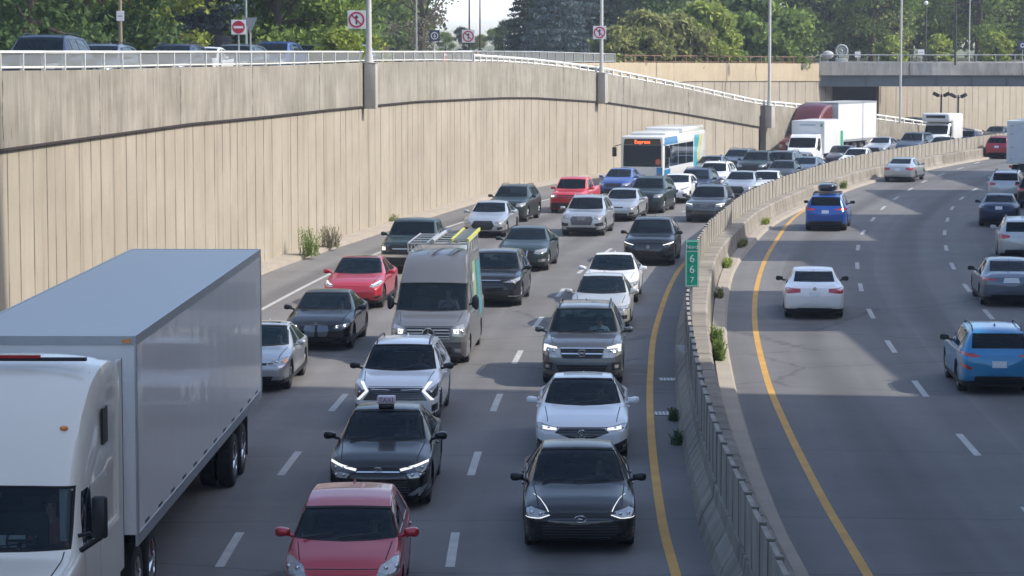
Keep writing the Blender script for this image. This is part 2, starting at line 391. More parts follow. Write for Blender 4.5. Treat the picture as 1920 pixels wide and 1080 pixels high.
# ------------------------------------------------------------------ ground, roads, walls
def proj(X, D, z):
    zc = D * math.cos(PITCH) - (z - CAM_H) * math.sin(PITCH)
    yc = D * math.sin(PITCH) + (z - CAM_H) * math.cos(PITCH)
    return 960 + F_PX * X / zc, 540 - F_PX * yc / zc
MW = cr([(-13.6, -40), (-13.4, 10), (-13.1, 45), (-12.2, 68), (-11, 84), (-9.3, 99), (-7.1, 113), (-4.4, 129), (-1.6, 144), (1.4, 157), (5.3, 168),
         (10.8, 180), (18, 191.5), (26.5, 203), (34.5, 214), (42, 226), (52, 241)], 1.0)
BW = cr([(-2.6, 143.5), (-1.3, 158), (2.6, 175), (7.8, 188), (15, 200), (24.6, 213), (32, 222), (41, 233), (53, 249), (70, 268), (92, 290), (125, 318), (200, 370)], 1.0)
LINE_Y = [(-400, 345), (0, 281), (180, 256), (355, 232), (493, 219), (612, 206), (685, 199), (780, 190), (940, 183), (1000, 183), (1130, 191), (1280, 213), (1430, 239), (1600, 262)]
TOP_Y = [(-400, 134), (0, 133), (180, 131), (355, 126), (493, 124), (612, 120), (690, 117), (820, 115), (940, 117), (1000, 121), (1067, 128), (1125, 137), (1280, 166), (1380, 188), (1427, 197), (1480, 202), (1633, 223), (1750, 238), (1900, 262)]
def h_from(tab, p, zg):
    px = proj(p.x, max(p.y, 55), zg)[0]
    return z_at(max(p.y, 55), interp(tab, px))
M_LINE = [h_from(LINE_Y, p, 5) for p in MW]
M_TOP = [h_from(TOP_Y, p, 7) for p in MW]
K0 = next(i for i, p in enumerate(MW) if p.y > 55)
for i in range(K0): M_LINE[i] = M_LINE[K0]; M_TOP[i] = M_TOP[K0]
KL = next(i for i, p in enumerate(MW) if p.y > 100 and proj(p.x, p.y, 2)[0] > 1434)
KEND = len(MW) - 1
M_TOP = [max(t, 0.35) for t in M_TOP]
PLAT = 6.7
bm = bmesh.new()
v = [bm.verts.new(q) for q in ((-120, -700, -0.03), (260, -700, -0.03), (260, 480, -0.03), (-120, 480, -0.03))]
bm.faces.new(v); from_bm("ground", bm, GRASSG)['kind'] = 'structure'
def plateau(edge_pts, xfar, closing=None):
    bm = bmesh.new(); pr = None
    for p in edge_pts:
        r = (bm.verts.new((p[0], p[1], PLAT)), bm.verts.new((xfar, p[1], PLAT)))
        if pr: bm.faces.new((pr[0], pr[1], r[1], r[0]))
        pr = r
    if closing:
        y0 = edge_pts[-1][1]
        bm.faces.new([bm.verts.new(q) for q in ((-4000, y0, PLAT), (4000, y0, PLAT), (4000, 5000, PLAT), (-4000, 5000, PLAT))])
    bmesh.ops.recalc_face_normals(bm, faces=bm.faces)
    for f in bm.faces:
        if f.normal.z < 0: f.normal_flip()
    from_bm("upper_ground", bm, GRASSG)['kind'] = 'structure'
KS = next(i for i, p in enumerate(MW) if p.y > 143)
MBACK = off(MW, tangents(MW), -0.45)
bt = tangents(BW)
BBACK = off(BW, bt, -0.35)
edge = [tuple(p) for p in MBACK[:KS:3]] + [tuple(p) for p in BBACK[1::3]]
plateau(edge, -4000, True)
RW = off(FENCE, FT, 19.5)[::4]
RWB = off(FENCE, FT, 19.9)[::4]
plateau([tuple(p) for p in RWB[::2]], 4000)
# carriageways
FL = off(FENCE, FT, -0.25); FR = off(FENCE, FT, 0.65)
ML = [min(MW, key=lambda q: (q - p).length_squared) for p in FENCE[::4]]
sel = [i for i, p in enumerate(FENCE) if i % 4 == 0]
road_l = strip("road", [FL[i] for i in sel], ML, 0.0, 0.0, ASPH, kind='structure')
road_r = strip("road", [FR[i] for i in sel], [off(FENCE, FT, 19.4)[i] for i in sel], 0.0, 0.0, ASPH2, kind='structure')
strip("ramp", [MBACK[i] for i in range(KS, len(MW))], [min(BW, key=lambda q: (q - MW[i]).length_squared) for i in range(KS, len(MW))],
      [M_TOP[i] - 0.75 for i in range(KS, len(MW))], [M_TOP[i] - 0.75 for i in range(KS, len(MW))], ASPH2, kind='structure')
SR = [Vector(p) for p in edge]
SRt = tangents(SR)
strip("service_road", off(SR, SRt, -12), off(SR, SRt, -0.4), PLAT + 0.004, PLAT + 0.004, ASPH2, kind='structure')
# markings
def line_mark(c, w, mat, parent, z=0.004):
    t = tangents(c); o = strip("lane_marking", off(c, t, -w / 2), off(c, t, w / 2), z, z, mat, parent); return o
def dashes(c, first, period, ln, w, mat, parent, z=0.004):
    t = tangents(c); bm = bmesh.new(); L = off(c, t, -w / 2); R = off(c, t, w / 2); step = 0.5
    i0 = min(range(len(c)), key=lambda k: abs(c[k].y - first)); n = int(ln / step); per = period / step
    k = -8
    while True:
        a = int(round(i0 + k * per)); k += 1
        if a < 0: continue
        if a + n >= len(c): break
        vs = [bm.verts.new((q.x, q.y, z)) for q in L[a:a + n + 1]] + [bm.verts.new((q.x, q.y, z)) for q in R[a:a + n + 1][::-1]]
        bm.faces.new(vs)
    bmesh.ops.recalc_face_normals(bm, faces=bm.faces)
    if bm.faces[:][0].normal.z < 0: bmesh.ops.reverse_faces(bm, faces=bm.faces)
    return from_bm("lane_marking", bm, mat, parent)
def res(c): return cr([tuple(p) for p in c[::10]], 0.5)
line_mark(off(FENCE, FT, -0.95), 0.16, MARKY, road_l)
dashes(res(off(FENCE, FT, -4.48)), 41.4, 9.05, 3.0, 0.15, MARKW, road_l)
dashes(res(off(FENCE, FT, -8.12)), 41.4, 9.05, 3.0, 0.15, MARKW, road_l)
line_mark(off(FENCE, FT, -13.35), 0.15, MARKW, road_l)
def px_curve(pts, pre=None, post=None):
    c = [P(x, y).xy for x, y in pts]
    c = [c[0] + (c[0] - c[1]).normalized() * 25] + c + [c[-1] + (c[-1] - c[-2]).normalized() * 40]
    return cr([tuple(q) for q in c], 0.5)
YR = px_curve([(1625, 1075), (1540, 930), (1470, 790), (1435, 700), (1415, 600), (1422, 525), (1447, 465), (1493, 405), (1560, 370), (1680, 322), (1830, 284)])
RC = px_curve([(1912, 942), (1806, 823), (1727, 731), (1674, 655), (1637, 596), (1616, 547), (1607, 491), (1612, 450), (1626, 425), (1658, 388), (1697, 361), (1745, 335), (1830, 306)])
RD = px_curve([(1905, 640), (1861, 598), (1820, 549), (1792, 510), (1778, 479), (1772, 452), (1773, 426), (1787, 388), (1820, 360), (1875, 330)])
line_mark(YR, 0.16, MARKY, road_r)
dashes(RC, 62.1, 9.0, 3.0, 0.15, MARKW, road_r)
dashes(RD, 79.6, 9.0, 3.0, 0.15, MARKW, road_r)
# curb and walkway at the foot of the left wall
MT = tangents(MW)
def sweep(name, c, prof, mat, parent=None, smooth=None):
    t = tangents(c); bm = bmesh.new(); uvl = bm.loops.layers.uv.new("UVMap"); rows = []; s = 0
    for i, p in enumerate(c):
        if i: s += (c[i] - c[i-1]).length
        n_ = Vector((t[i].y, -t[i].x))
        rows.append(([bm.verts.new((*(p + n_ * d), z)) for d, z in prof], s))
    L = [0]
    for a, b in zip(prof, prof[1:]): L.append(L[-1] + math.dist(a, b))
    for (r, s0), (q, s1) in zip(rows, rows[1:]):
        for k in range(len(prof) - 1):
            f = bm.faces.new((r[k], r[k+1], q[k+1], q[k]))
            for lp, uvv in zip(f.loops, ((s0, L[k]), (s0, L[k+1]), (s1, L[k+1]), (s1, L[k]))): lp[uvl].uv = uvv
    bmesh.ops.recalc_face_normals(bm, faces=bm.faces)
    return from_bm(name, bm, mat, parent, smooth)
cc = [p for p in MW if p.y < 200]
sweep("pavement", cc, [(0.0, 0.17), (0.6, 0.16), (0.78, 0.14), (0.8, 0.0)], CURB)['kind'] = 'structure'

wall = thing("retaining_wall", "tall sandy concrete wall with grey upper band along the left of the expressway", "wall", (MW[60].x, MW[60].y, 0))
def child_fix(o, root):            # keep world position while hanging it under a root
    o.parent = root; o.matrix_parent_inverse = Matrix.Translation(-Vector(root.location)); return o
lo = ribbon_wall("lower_wall", MW[:KL], 0.0, M_LINE[:KL], WALL_LO, thick=0.35, side=-1); child_fix(lo, wall)
MF = off(MW, MT, 0.05)
up = ribbon_wall("upper_wall", MF[:KL], M_LINE[:KL], M_TOP[:KL], WALL_UP, thick=0.5, side=-1); child_fix(up, wall)
end = ribbon_wall("end_wall", MF[KL:], -0.02, M_TOP[KL:], WALL_UP, thick=0.5, side=-1); child_fix(end, wall)
bm = bmesh.new()
for i in range(KL - 1):
    n0 = Vector((MT[i].y, -MT[i].x)); n1 = Vector((MT[i+1].y, -MT[i+1].x)); a, b = MW[i], MW[i+1]
    pts = []
    for p, n_, z in ((a, n0, M_LINE[i]), (b, n1, M_LINE[i+1])):
        pts.append([bm.verts.new((*(p + n_ * 0.0), z - 0.035)), bm.verts.new((*(p + n_ * 0.10), z - 0.035)), bm.verts.new((*(p + n_ * 0.11), z + 0.03)), bm.verts.new((*(p + n_ * 0.0), z + 0.03))])
    for k in range(4): bm.faces.new((pts[0][k], pts[0][(k+1) % 4], pts[1][(k+1) % 4], pts[1][k]))
bmesh.ops.recalc_face_normals(bm, faces=bm.faces)
child_fix(from_bm("ledge", bm, TARLINE), wall)

wall2 = thing("retaining_wall", "far sandy concrete wall under the shrubs and the bridge beyond the ramp", "wall", (15, 200, 0))
BT = tangents(BW)
BL = [interp([(1170, 160), (1300, 152), (1545, 152), (1700, 160), (2600, 160)], proj(p.x, p.y, 5)[0]) for p in BW]
BLz = [z_at(p.y, y) for p, y in zip(BW, BL)]
pxs = [proj(p.x, p.y, 5)[0] for p in BW]; ia = next(i for i, x in enumerate(pxs) if x > 1556); ib = next(i for i, x in enumerate(pxs) if x > 1648)
child_fix(ribbon_wall("lower_wall", BW[:ia + 1], -0.02, BLz[:ia + 1], WALL_LO, thick=0.3, side=-1), wall2)
child_fix(ribbon_wall("lower_wall", BW[ib:], -0.02, BLz[ib:], WALL_LO, thick=0.3, side=-1), wall2)
TUN = plain("shade_dark_lining", (.07, .068, .065), .9, noise=.3, scale=.6)  # recess added here; its dark colour stands for the shade under the deck
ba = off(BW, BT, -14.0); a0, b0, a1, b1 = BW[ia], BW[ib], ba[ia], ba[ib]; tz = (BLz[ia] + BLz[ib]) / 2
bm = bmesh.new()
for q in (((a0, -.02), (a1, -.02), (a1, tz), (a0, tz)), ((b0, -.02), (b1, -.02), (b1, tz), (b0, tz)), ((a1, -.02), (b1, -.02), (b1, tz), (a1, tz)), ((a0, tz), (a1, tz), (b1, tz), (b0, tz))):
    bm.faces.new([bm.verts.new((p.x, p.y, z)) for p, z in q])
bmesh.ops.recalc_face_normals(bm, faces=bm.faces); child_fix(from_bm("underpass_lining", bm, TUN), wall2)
BF = off(BW, BT, 0.08)
BTop = [interp([(900, 7.0), (1170, 7.0), (1550, 6.75), (3000, 6.75)], proj(p.x, p.y, 7)[0]) for p in BW]
child_fix(ribbon_wall("upper_wall", BF, BLz, BTop, concrete("sandy_upper_band", (0.40, 0.33, 0.23), (0.47, 0.39, 0.27), (0.26, 0.22, 0.17), joint=12, streak=0.3), thick=0.38, side=-1), wall2)
rwall = thing("retaining_wall", "right hand concrete wall of the trench outside the picture", "wall", (RW[60].x, RW[60].y, 0))
child_fix(ribbon_wall("lower_wall", RW, 0.0, 7.3, WALL_LO, thick=0.4, side=1), rwall)

# ---- railings
def railing(name, label, cat, c, zb, h, spacing, infill, matp, r=0.045, thick=1.0):
    root = thing(name, label, cat, (c[0].x, c[0].y, zb[0]))
    t = tangents(c); S = [0]
    for a, b in zip(c, c[1:]): S.append(S[-1] + (b - a).length)
    def at(s):
        for i in range(len(S) - 1):
            if S[i + 1] >= s:
                k = (s - S[i]) / (S[i+1] - S[i]); return c[i].lerp(c[i+1], k), zb[i] + (zb[i+1] - zb[i]) * k, h[i] + (h[i+1] - h[i]) * k, t[i]
        return c[-1], zb[-1], h[-1], t[-1]
    bm = bmesh.new(); n = int(S[-1] / spacing); pts = [at(k * spacing) for k in range(n + 1)]
    for (a, za, ha, _), (b, zb_, hb, _) in zip(pts, pts[1:]):
        cyl_between(bm, (a.x, a.y, za + ha), (b.x, b.y, zb_ + hb), r * thick, seg=6)
    child_fix(from_bm("top_rail", bm, matp, smooth=60), root)
    bm = bmesh.new()
    for (a, za, ha, _), (b, zb_, hb, _) in zip(pts, pts[1:]):
        cyl_between(bm, (a.x, a.y, za + 0.08), (b.x, b.y, zb_ + 0.08), r * 0.7 * thick, seg=6)
    child_fix(from_bm("bottom_rail", bm, matp, smooth=60), root)
    pm = bmesh.new(); box(pm, -0.035 * thick, 0.035 * thick, -0.05 * thick, 0.05 * thick, 0, 1); pme = bpy.data.meshes.new("post"); pm.to_mesh(pme); pm.free(); pme.materials.append(matp)
    for a, za, ha, tt in pts:
        o = bpy.data.objects.new("post", pme); C.objects.link(o)
        o.location = (a.x, a.y, za); o.scale = (1, 1, ha); o.rotation_euler = (0, 0, math.atan2(tt.y, tt.x)); child_fix(o, root)
    if infill:
        bm = bmesh.new()
        for (a, za, ha, _), (b, zb_, hb, _) in zip(pts, pts[1:]):
            d = (b - a) * 0.06; a2, b2 = a + d, b - d
            bm.faces.new([bm.verts.new(q) for q in ((a2.x, a2.y, za + .1), (b2.x, b2.y, zb_ + .1), (b2.x, b2.y, zb_ + hb - .05), (a2.x, a2.y, za + ha - .05))])
        child_fix(from_bm("mesh_infill", bm, infill), root)
    return root
m, n, l, b = new_mat("wire_mesh_infill")
b.inputs['Base Color'].default_value = (0.22, 0.23, 0.22, 1); b.inputs['Roughness'].default_value = 0.6
b.inputs['Alpha'].default_value = 0.62
MESHM = m
RAILW = plain("white_painted_rail", (0.62, 0.62, 0.58), 0.5, noise=0.2)
Mtopc = off(MW, MT, -0.12)
K1 = next(i for i, p in enumerate(MW) if p.y > 50)
c1 = Mtopc[K1:KS + 1]; zb1 = M_TOP[K1:KS + 1]
h1 = [z_at(p.y, interp([(0, 98), (900, 97), (1200, 97)], proj(p.x, p.y, 8)[0])) - z for p, z in zip(c1, zb1)]
railing("guard_railing", "white post guard railing with wire mesh infill along the top of the tall left wall", "railing", c1, zb1, h1, 2.35, MESHM, RAILW)
kk = [i for i, p in enumerate(MW) if 142 < p.y < 222]
c2 = [Mtopc[i] for i in kk]; zb2 = [M_TOP[i] for i in kk]
RY = [(860, 102), (1000, 112), (1125, 127), (1280, 158), (1380, 180), (1427, 190), (1480, 194), (1633, 214), (1750, 231), (1900, 256)]
h2 = [max(0.3, z_at(p.y, interp(RY, proj(p.x, p.y, z + .4)[0])) - z) for p, z in zip(c2, zb2)]
railing("guard_railing", "white railing descending with the ramp on top of the lowering wall", "railing", c2, zb2, h2, 1.5, None, RAILW, thick=1.9)
kb = [i for i, p in enumerate(BW) if proj(p.x, p.y, 7)[0] < 1172]
c3 = [BBACK[i] for i in kb]; zb3 = [BTop[i] for i in kb]
h3 = [z_at(p.y, interp([(870, 96), (1000, 97), (1170, 102)], proj(p.x, p.y, 8)[0])) - z for p, z in zip(c3, zb3)]
railing("guard_railing", "grey mesh railing along the service road above the ramp", "railing", c3, zb3, h3, 1.9, MESHM, STEEL)
kb = [i for i, p in enumerate(BW) if 1172 < proj(p.x, p.y, 7)[0] < 1545]
c4 = [BBACK[i] for i in kb]
railing("guard_railing", "rusty low fence behind the shrubs on the far wall", "railing", c4, [BTop[i] for i in kb], [0.5] * len(c4), 1.6, None, plain("rusty_rail", (0.16, 0.09, 0.06), 0.8))

# ---- median barrier with slab fence
MIX0 = next(i for i, p in enumerate(FENCE) if p.y > 26)
med = thing("median_barrier", "long concrete median barrier carrying a grey slab fence between the two carriageways", "barrier", (FENCE[MIX0].x, FENCE[MIX0].y, 0))
mc = FENCE[MIX0 - 30::2]
child_fix(sweep("barrier_base", mc, [(-0.34, 0), (-0.27, 0.22), (-0.10, 0.5), (-0.08, 0.74), (0.50, 0.75), (0.56, 0.70), (0.60, 0.3), (0.70, 0.0)], CONC), med)
child_fix(sweep("footing", mc, [(0.66, 0.0), (0.70, 0.14), (1.05, 0.12), (1.12, 0.0)], CURB), med)
pm = []
for k in range(3):
    bm = bmesh.new(); uvl = bm.loops.layers.uv.new("UVMap")
    box(bm, 0, 1.16, -0.04, 0.04, 0.0, 0.86, bev=0.008)
    for f in bm.faces:
        for lp in f.loops: lp[uvl].uv = (lp.vert.co.x + k * 3.7, lp.vert.co.z + k * 2.1)
    me = bpy.data.meshes.new("fence_panel"); bm.to_mesh(me); bm.free(); me.materials.append(PANEL); pm.append(me)
bm = bmesh.new(); box(bm, -0.022, 0.022, -0.05, 0.05, 0, 0.875); box(bm, -0.035, 0.035, -0.06, 0.06, 0.875, 0.9)
psm = bpy.data.meshes.new("fence_post"); bm.to_mesh(psm); bm.free(); psm.materials.append(plain("fence_post_steel", (0.17, 0.16, 0.14), 0.7))
S = MIX0; cnt = 0; rest = []; restp = []; per = 2.48
i = float(MIX0)
while int(i + per) < len(FENCE) - 60:
    a = FENCE[int(i)].lerp(FENCE[int(i) + 1], i % 1); j = i + per; b = FENCE[int(j)].lerp(FENCE[int(j) + 1], j % 1)
    ang = math.atan2((b - a).y, (b - a).x); lean = random.uniform(-0.02, 0.02); dz = random.uniform(-0.015, 0.015)
    Mx = Matrix.Translation((a.x, a.y, 0.74 + dz)) @ Matrix.Rotation(ang, 4, 'Z') @ Matrix.Rotation(lean, 4, 'X') @ Matrix.Translation((0.04, 0, 0))
    Mp = Matrix.Translation((a.x, a.y, 0.74)) @ Matrix.Rotation(ang, 4, 'Z')
    if cnt < 100:
        for nm, me, M_ in (("fence_panel", random.choice(pm), Mx), ("fence_post", psm, Mp)):
            o = bpy.data.objects.new(nm, me); C.objects.link(o); o.parent = med
            o.matrix_parent_inverse = Matrix.Translation(-Vector(med.location)); o.matrix_basis = M_
    else: rest.append((Mx, pm[cnt % 3])); restp.append((Mp, psm))
    cnt += 1; i = j
for nm, L_, mt in (("fence_panel", rest, PANEL), ("fence_post", restp, psm.materials[0])):
    if not L_: continue
    bm = bmesh.new()
    for M_, me in L_:
        n0 = len(bm.verts); bm.from_mesh(me); bm.verts.ensure_lookup_table(); bmesh.ops.transform(bm, matrix=M_, verts=bm.verts[n0:])
    o = child_fix(from_bm(nm, bm, mt), med); o['kind'] = 'stuff'

# ---- bridge
Zb = lambda y: z_at(213, y)
br = thing("bridge", "concrete road bridge with grey steel girder crossing over the far bend", "bridge", (24.6, 213, 0))
x0b, x1b = 24.4, 75
def uvbox(name, dims, mat, parent, bev=0.0):
    bm = bmesh.new(); box(bm, *dims, bev=bev); uvl = bm.loops.layers.uv.new("UVMap")
    for f in bm.faces:
        nx = abs(f.normal.x) > abs(f.normal.y)
        for lp in f.loops:
            co = lp.vert.co; lp[uvl].uv = ((co.y if nx else co.x), (co.z if abs(f.normal.z) < .7 else co.y))
    bm.normal_update(); return from_bm(name, bm, mat, parent)
child_fix(uvbox("parapet", (x0b, x1b, 212.6, 213.0, Zb(141), Zb(118)), DECKC, None), br)
child_fix(uvbox("deck", (x0b, x1b, 213.0, 218.6, Zb(141), Zb(127)), DECKC, None), br)
child_fix(uvbox("parapet", (x0b, x1b, 218.6, 219.0, Zb(141), Zb(118)), DECKC, None), br)
for yy in (212.9, 215.2, 217.6):
    bm = bmesh.new(); box(bm, x0b, x1b, yy, yy + 0.05, Zb(162) + .04, Zb(141) - 0.003); box(bm, x0b, x1b, yy - 0.18, yy + 0.22, Zb(162), Zb(162) + 0.037)
    for q in range(18): box(bm, x0b + 1 + q * 2.8, x0b + 1.04 + q * 2.8, yy - 0.14, yy - 0.003, Zb(162) + 0.04, Zb(141) - 0.006)
    child_fix(from_bm("girder", bm, GIRDER), br)
child_fix(uvbox("pier", (70, 71.2, 213.4, 218, -0.02, Zb(162) - 0.003), DECKC, None), br)
cB = [Vector((24.5 + k * 1.0, 212.8)) for k in range(46)]
railing("bridge_railing", "pale tubular railing on the parapet of the far bridge", "railing", cB, [Zb(118)] * 46, [Zb(103) - Zb(118)] * 46, 1.55, None, STEEL)
# ---- unseen buildings added right of the trench, sized to throw the long road shadows
BRICK = plain("brown_brick", (0.22, 0.12, 0.08), 0.9, noise=0.3, scale=1.5, bump=0.4)
def building(name, label, x0, x1, y0, y1, z1, mat):
    r = thing(name, label, "building", ((x0 + x1) / 2, (y0 + y1) / 2, PLAT))
    child_fix(bx("wall", (x0, x1, y0, y1, PLAT - 0.3, z1), mat), r)
    child_fix(bx("roof", (x0 - .3, x1 + .3, y0 - .3, y1 + .3, z1 + 0.002, z1 + 0.5), DECKC), r)
    fl = int((z1 - PLAT) / 3.1); ny = max(1, int((y1 - y0) / 5))
    bm = bmesh.new(); box(bm, x0 - 0.06, x0 - 0.004, -0.7, 0.7, 0, 1.6); wme = bpy.data.meshes.new("window"); bm.to_mesh(wme); bm.free(); wme.materials.append(DGLASS)
    c_ = 0
    for f in range(fl):
        for k in range(ny):
            if c_ > 90: break
            o = bpy.data.objects.new("window", wme); C.objects.link(o); o.location = (0, y0 + (k + .5) * (y1 - y0) / ny, PLAT + 0.9 + f * 3.1); child_fix(o, r); c_ += 1
building("shadow_tower", "tall unseen brick tower added on the right bank to shade the near road", 27, 46, -40, 57.6, 52, BRICK)  # out of view; its far corner sets the near shadow edge
def facade_x(D): return min(RW, key=lambda q: abs(q.y - D)).x
HL = {58: "low one touching the tower", 74: "taller brown one, second from the tower", 86: "low pale one, third from the tower", 99: "taller one, fourth from the tower", 109: "pale one in the middle", 127: "brown one with neighbours on both sides", 149: "long pale one next to the last", 172: "the farthest"}
for (ya, yb, zt, tone) in ((58, 73.98, 15.0, (0.30, 0.26, 0.2)), (74, 85.98, 19.2, (0.2, 0.11, 0.08)), (86, 98.98, 15.8, (0.34, 0.3, 0.25)), (99, 108.98, 20.0, (0.26, 0.16, 0.11)),
                       (109, 126.98, 16.4, (0.3, 0.25, 0.2)), (127, 148.98, 17.4, (0.22, 0.13, 0.1)), (149, 171.98, 18.4, (0.33, 0.3, 0.26)), (172, 188, 16.5, (0.2, 0.12, 0.09))):
    fx = facade_x(yb) + 3
    building("shadow_block", "unseen flat roofed block added on the right bank to shade the lanes, " + HL[ya], fx, fx + 11, ya, yb, zt, plain("house_wall", tone, 0.9, noise=0.25, bump=0.3))  # out of view; heights chosen for where their shadows end on the lanes

# ------------------------------------------------------------------ vegetation
def leaf_mat(name, c1, c2):
    m, n, l, b = new_mat(name)
    n.remove(b); out = n['Material Output']
    geo = n.new("ShaderNodeNewGeometry"); r = n.new("ShaderNodeMixRGB"); r.inputs[1].default_value = (*c1, 1); r.inputs[2].default_value = (*c2, 1)
    l.new(geo.outputs['Random Per Island'], r.inputs[0])
    d = n.new("ShaderNodeBsdfDiffuse"); t = n.new("ShaderNodeBsdfTranslucent"); l.new(r.outputs[0], d.inputs[0]); l.new(r.outputs[0], t.inputs[0])
    mx = n.new("ShaderNodeMixShader"); mx.inputs[0].default_value = 0.3; l.new(d.outputs[0], mx.inputs[1]); l.new(t.outputs[0], mx.inputs[2]); l.new(mx.outputs[0], out.inputs[0])
    return m
L_DARK = leaf_mat("dark_foliage", (0.057, 0.101, 0.043), (0.115, 0.179, 0.064))
L_MID = leaf_mat("mid_green_foliage", (0.124, 0.194, 0.054), (0.233, 0.310, 0.085))
L_LIGHT = leaf_mat("yellow_green_foliage", (0.215, 0.286, 0.057), (0.358, 0.400, 0.100))
L_OLIVE = leaf_mat("olive_foliage", (0.186, 0.222, 0.072), (0.315, 0.315, 0.122))
L_BLUE = leaf_mat("blue_spruce_needles", (0.077, 0.110, 0.116), (0.143, 0.187, 0.193))
L_CON = leaf_mat("dark_conifer_needles", (0.033, 0.057, 0.044), (0.061, 0.094, 0.066))
L_BROWN = leaf_mat("thin_brownish_foliage", (0.16, 0.15, 0.10), (0.25, 0.225, 0.15))
BARK = plain("bark", (0.075, 0.055, 0.04), 0.95, noise=0.35, scale=4, bump=0.6)
def quads(centres, size, seed, flat=0.0, squash=1.0):
    rg = np.random.default_rng(seed); n = len(centres); c = np.asarray(centres)
    a = rg.normal(size=(n, 3)); a[:, 2] *= 1 - flat; a /= np.linalg.norm(a, axis=1)[:, None]
    b = rg.normal(size=(n, 3)); b -= (a * b).sum(1)[:, None] * a; b /= np.linalg.norm(b, axis=1)[:, None]
    s = size * rg.uniform(0.6, 1.35, (n, 1)); a = a * s; b = b * s * 0.62 * squash
    v = np.empty((n, 4, 3)); v[:, 0] = c - a; v[:, 1] = c + b * .9 - a * .1; v[:, 2] = c + a; v[:, 3] = c - b * .9 - a * .1
    return v.reshape(-1, 3)
def quad_mesh(name, V, mat):
    n = len(V) // 4; me = bpy.data.meshes.new(name)
    me.vertices.add(len(V)); me.vertices.foreach_set("co", V.astype(np.float32).ravel())
    me.loops.add(len(V)); me.loops.foreach_set("vertex_index", np.arange(len(V), dtype=np.int32))
    me.polygons.add(n); me.polygons.foreach_set("loop_start", np.arange(0, len(V), 4, dtype=np.int32))
    me.update(calc_edges=True); me.validate(); me.materials.append(mat); return me
def broadleaf(seed, H, R, nl=5200, size=0.26, low=0.12, sparse=False):
    rg = np.random.default_rng(seed); cs = []; clumps = []
    nc = 26 if sparse else 46
    for k in range(nc):
        z = H * (low + (1 - low) * rg.uniform(0.0, 1.0) ** 0.85); t = (z / H - low) / (1 - low)
        rad = R * math.sqrt(max(0.03, 1 - (2 * t - 0.85) ** 2 * 0.85)) if t > .4 else R * (0.75 + .5 * t)
        th = rg.uniform(0, 2 * math.pi); rr = rad * rg.uniform(0.45, 0.95)
        clumps.append((np.array([math.cos(th) * rr, math.sin(th) * rr, min(z, H * .96)]), rg.uniform(0.16, 0.34) * R * (0.8 if sparse else 1.0)))
    for c_, r_ in clumps:
        m_ = int(nl / nc); d = rg.normal(size=(m_, 3)); d /= np.linalg.norm(d, axis=1)[:, None]
        rad = r_ * rg.uniform(0.25, 1.0, (m_, 1)) ** 0.5 * (1 + 0.25 * rg.normal(size=(m_, 1)))
        cs.append(c_ + d * rad * np.array([1.15, 1.15, 0.75]))
    cs = np.vstack(cs); return quads(cs, size, seed), clumps
def conifer(seed, H, R, nl=6000, size=0.22):
    rg = np.random.default_rng(seed); cs = []; tiers = int(H / 0.55)
    for k in range(tiers):
        z0 = 0.4 + (H - 0.5) * k / tiers; rad = R * (1 - z0 / H) ** 0.85 + 0.15; nb = 7 + int(6 * rad / R)
        for q in range(nb):
            th = rg.uniform(0, 2 * math.pi); ln = rad * rg.uniform(0.75, 1.12); m_ = max(4, int(nl * ln / (tiers * nb * R * 0.55)))
            t = rg.uniform(0.1, 1, m_) ** 0.7; sp = 0.10 + 0.16 * (1 - t) + .08
            cs.append(np.c_[math.cos(th) * ln * t + rg.normal(size=m_) * sp, math.sin(th) * ln * t + rg.normal(size=m_) * sp, z0 - 0.28 * ln * t + 0.12 * ln * t ** 3 + rg.normal(size=m_) * 0.09])
    return quads(np.vstack(cs), size, seed, squash=0.55)
CROWNS = {}
def crown_mesh(key, mat):
    k2 = (key, mat.name)
    if k2 in CROWNS: return CROWNS[k2]
    if key[0] == 'c': V = conifer(key[1], key[2], key[3]); clumps = []
    else:
        V, clumps = broadleaf(key[1], key[2], key[3], nl=(3200 if key[0] == 's' else 9500), size=(0.14 if key[0] == 's' else 0.185), low=(0.0 if key[0] == 'b' else 0.08), sparse=key[0] == 's')
    me = quad_mesh("crown", V, mat)
    H, R = key[2], key[3]; bm = bmesh.new(); rr = 0.028 * H
    cyl_between(bm, (0, 0, -0.2), (0.05, 0, H * .45), rr, rr * .6, 9); cyl_between(bm, (0.05, 0, H * .45), (0, 0.05, H * .9), rr * .6, rr * .12, 8)
    for c_, r_ in clumps[:14]:
        s_ = Vector((0.04, 0, H * random.uniform(.15, .5))); e_ = Vector(c_); mid = s_.lerp(e_, .5) + Vector((0, 0, -.15))
        cyl_between(bm, s_, mid, rr * .3, rr * .2, 5); cyl_between(bm, mid, e_, rr * .2, rr * .06, 5)
    tm = bpy.data.meshes.new("trunk"); bm.to_mesh(tm); bm.free(); tm.materials.append(BARK)
    CROWNS[k2] = (me, tm); return CROWNS[k2]
def tree(key, mat, X, Y, label, sc=1.0, z=PLAT, cat="tree", name=None, group=None, rz=None, cutleaf=None):
    cm, tm = crown_mesh(key, mat)
    r = thing(name or ("spruce_tree" if key[0] == 'c' else "tree"), label, cat, (X, Y, z), random.uniform(0, 6.28) if rz is None else rz, group)
    r.scale = (sc, sc, sc)
    link("trunk", tm, r); link("crown", cm, r); return r
def at_px(px, D): return (px - 960) / F_PX * (D * math.cos(PITCH) + 0.1)
KA = ('t', 11, 11, 4.6); KB_ = ('t', 12, 10, 4.0); KC_ = ('t', 13, 12, 4.4); KSP = ('s', 14, 11, 4.2); KBU = ('b', 15, 3.6, 2.3); KBU2 = ('b', 16, 3.0, 2.0)
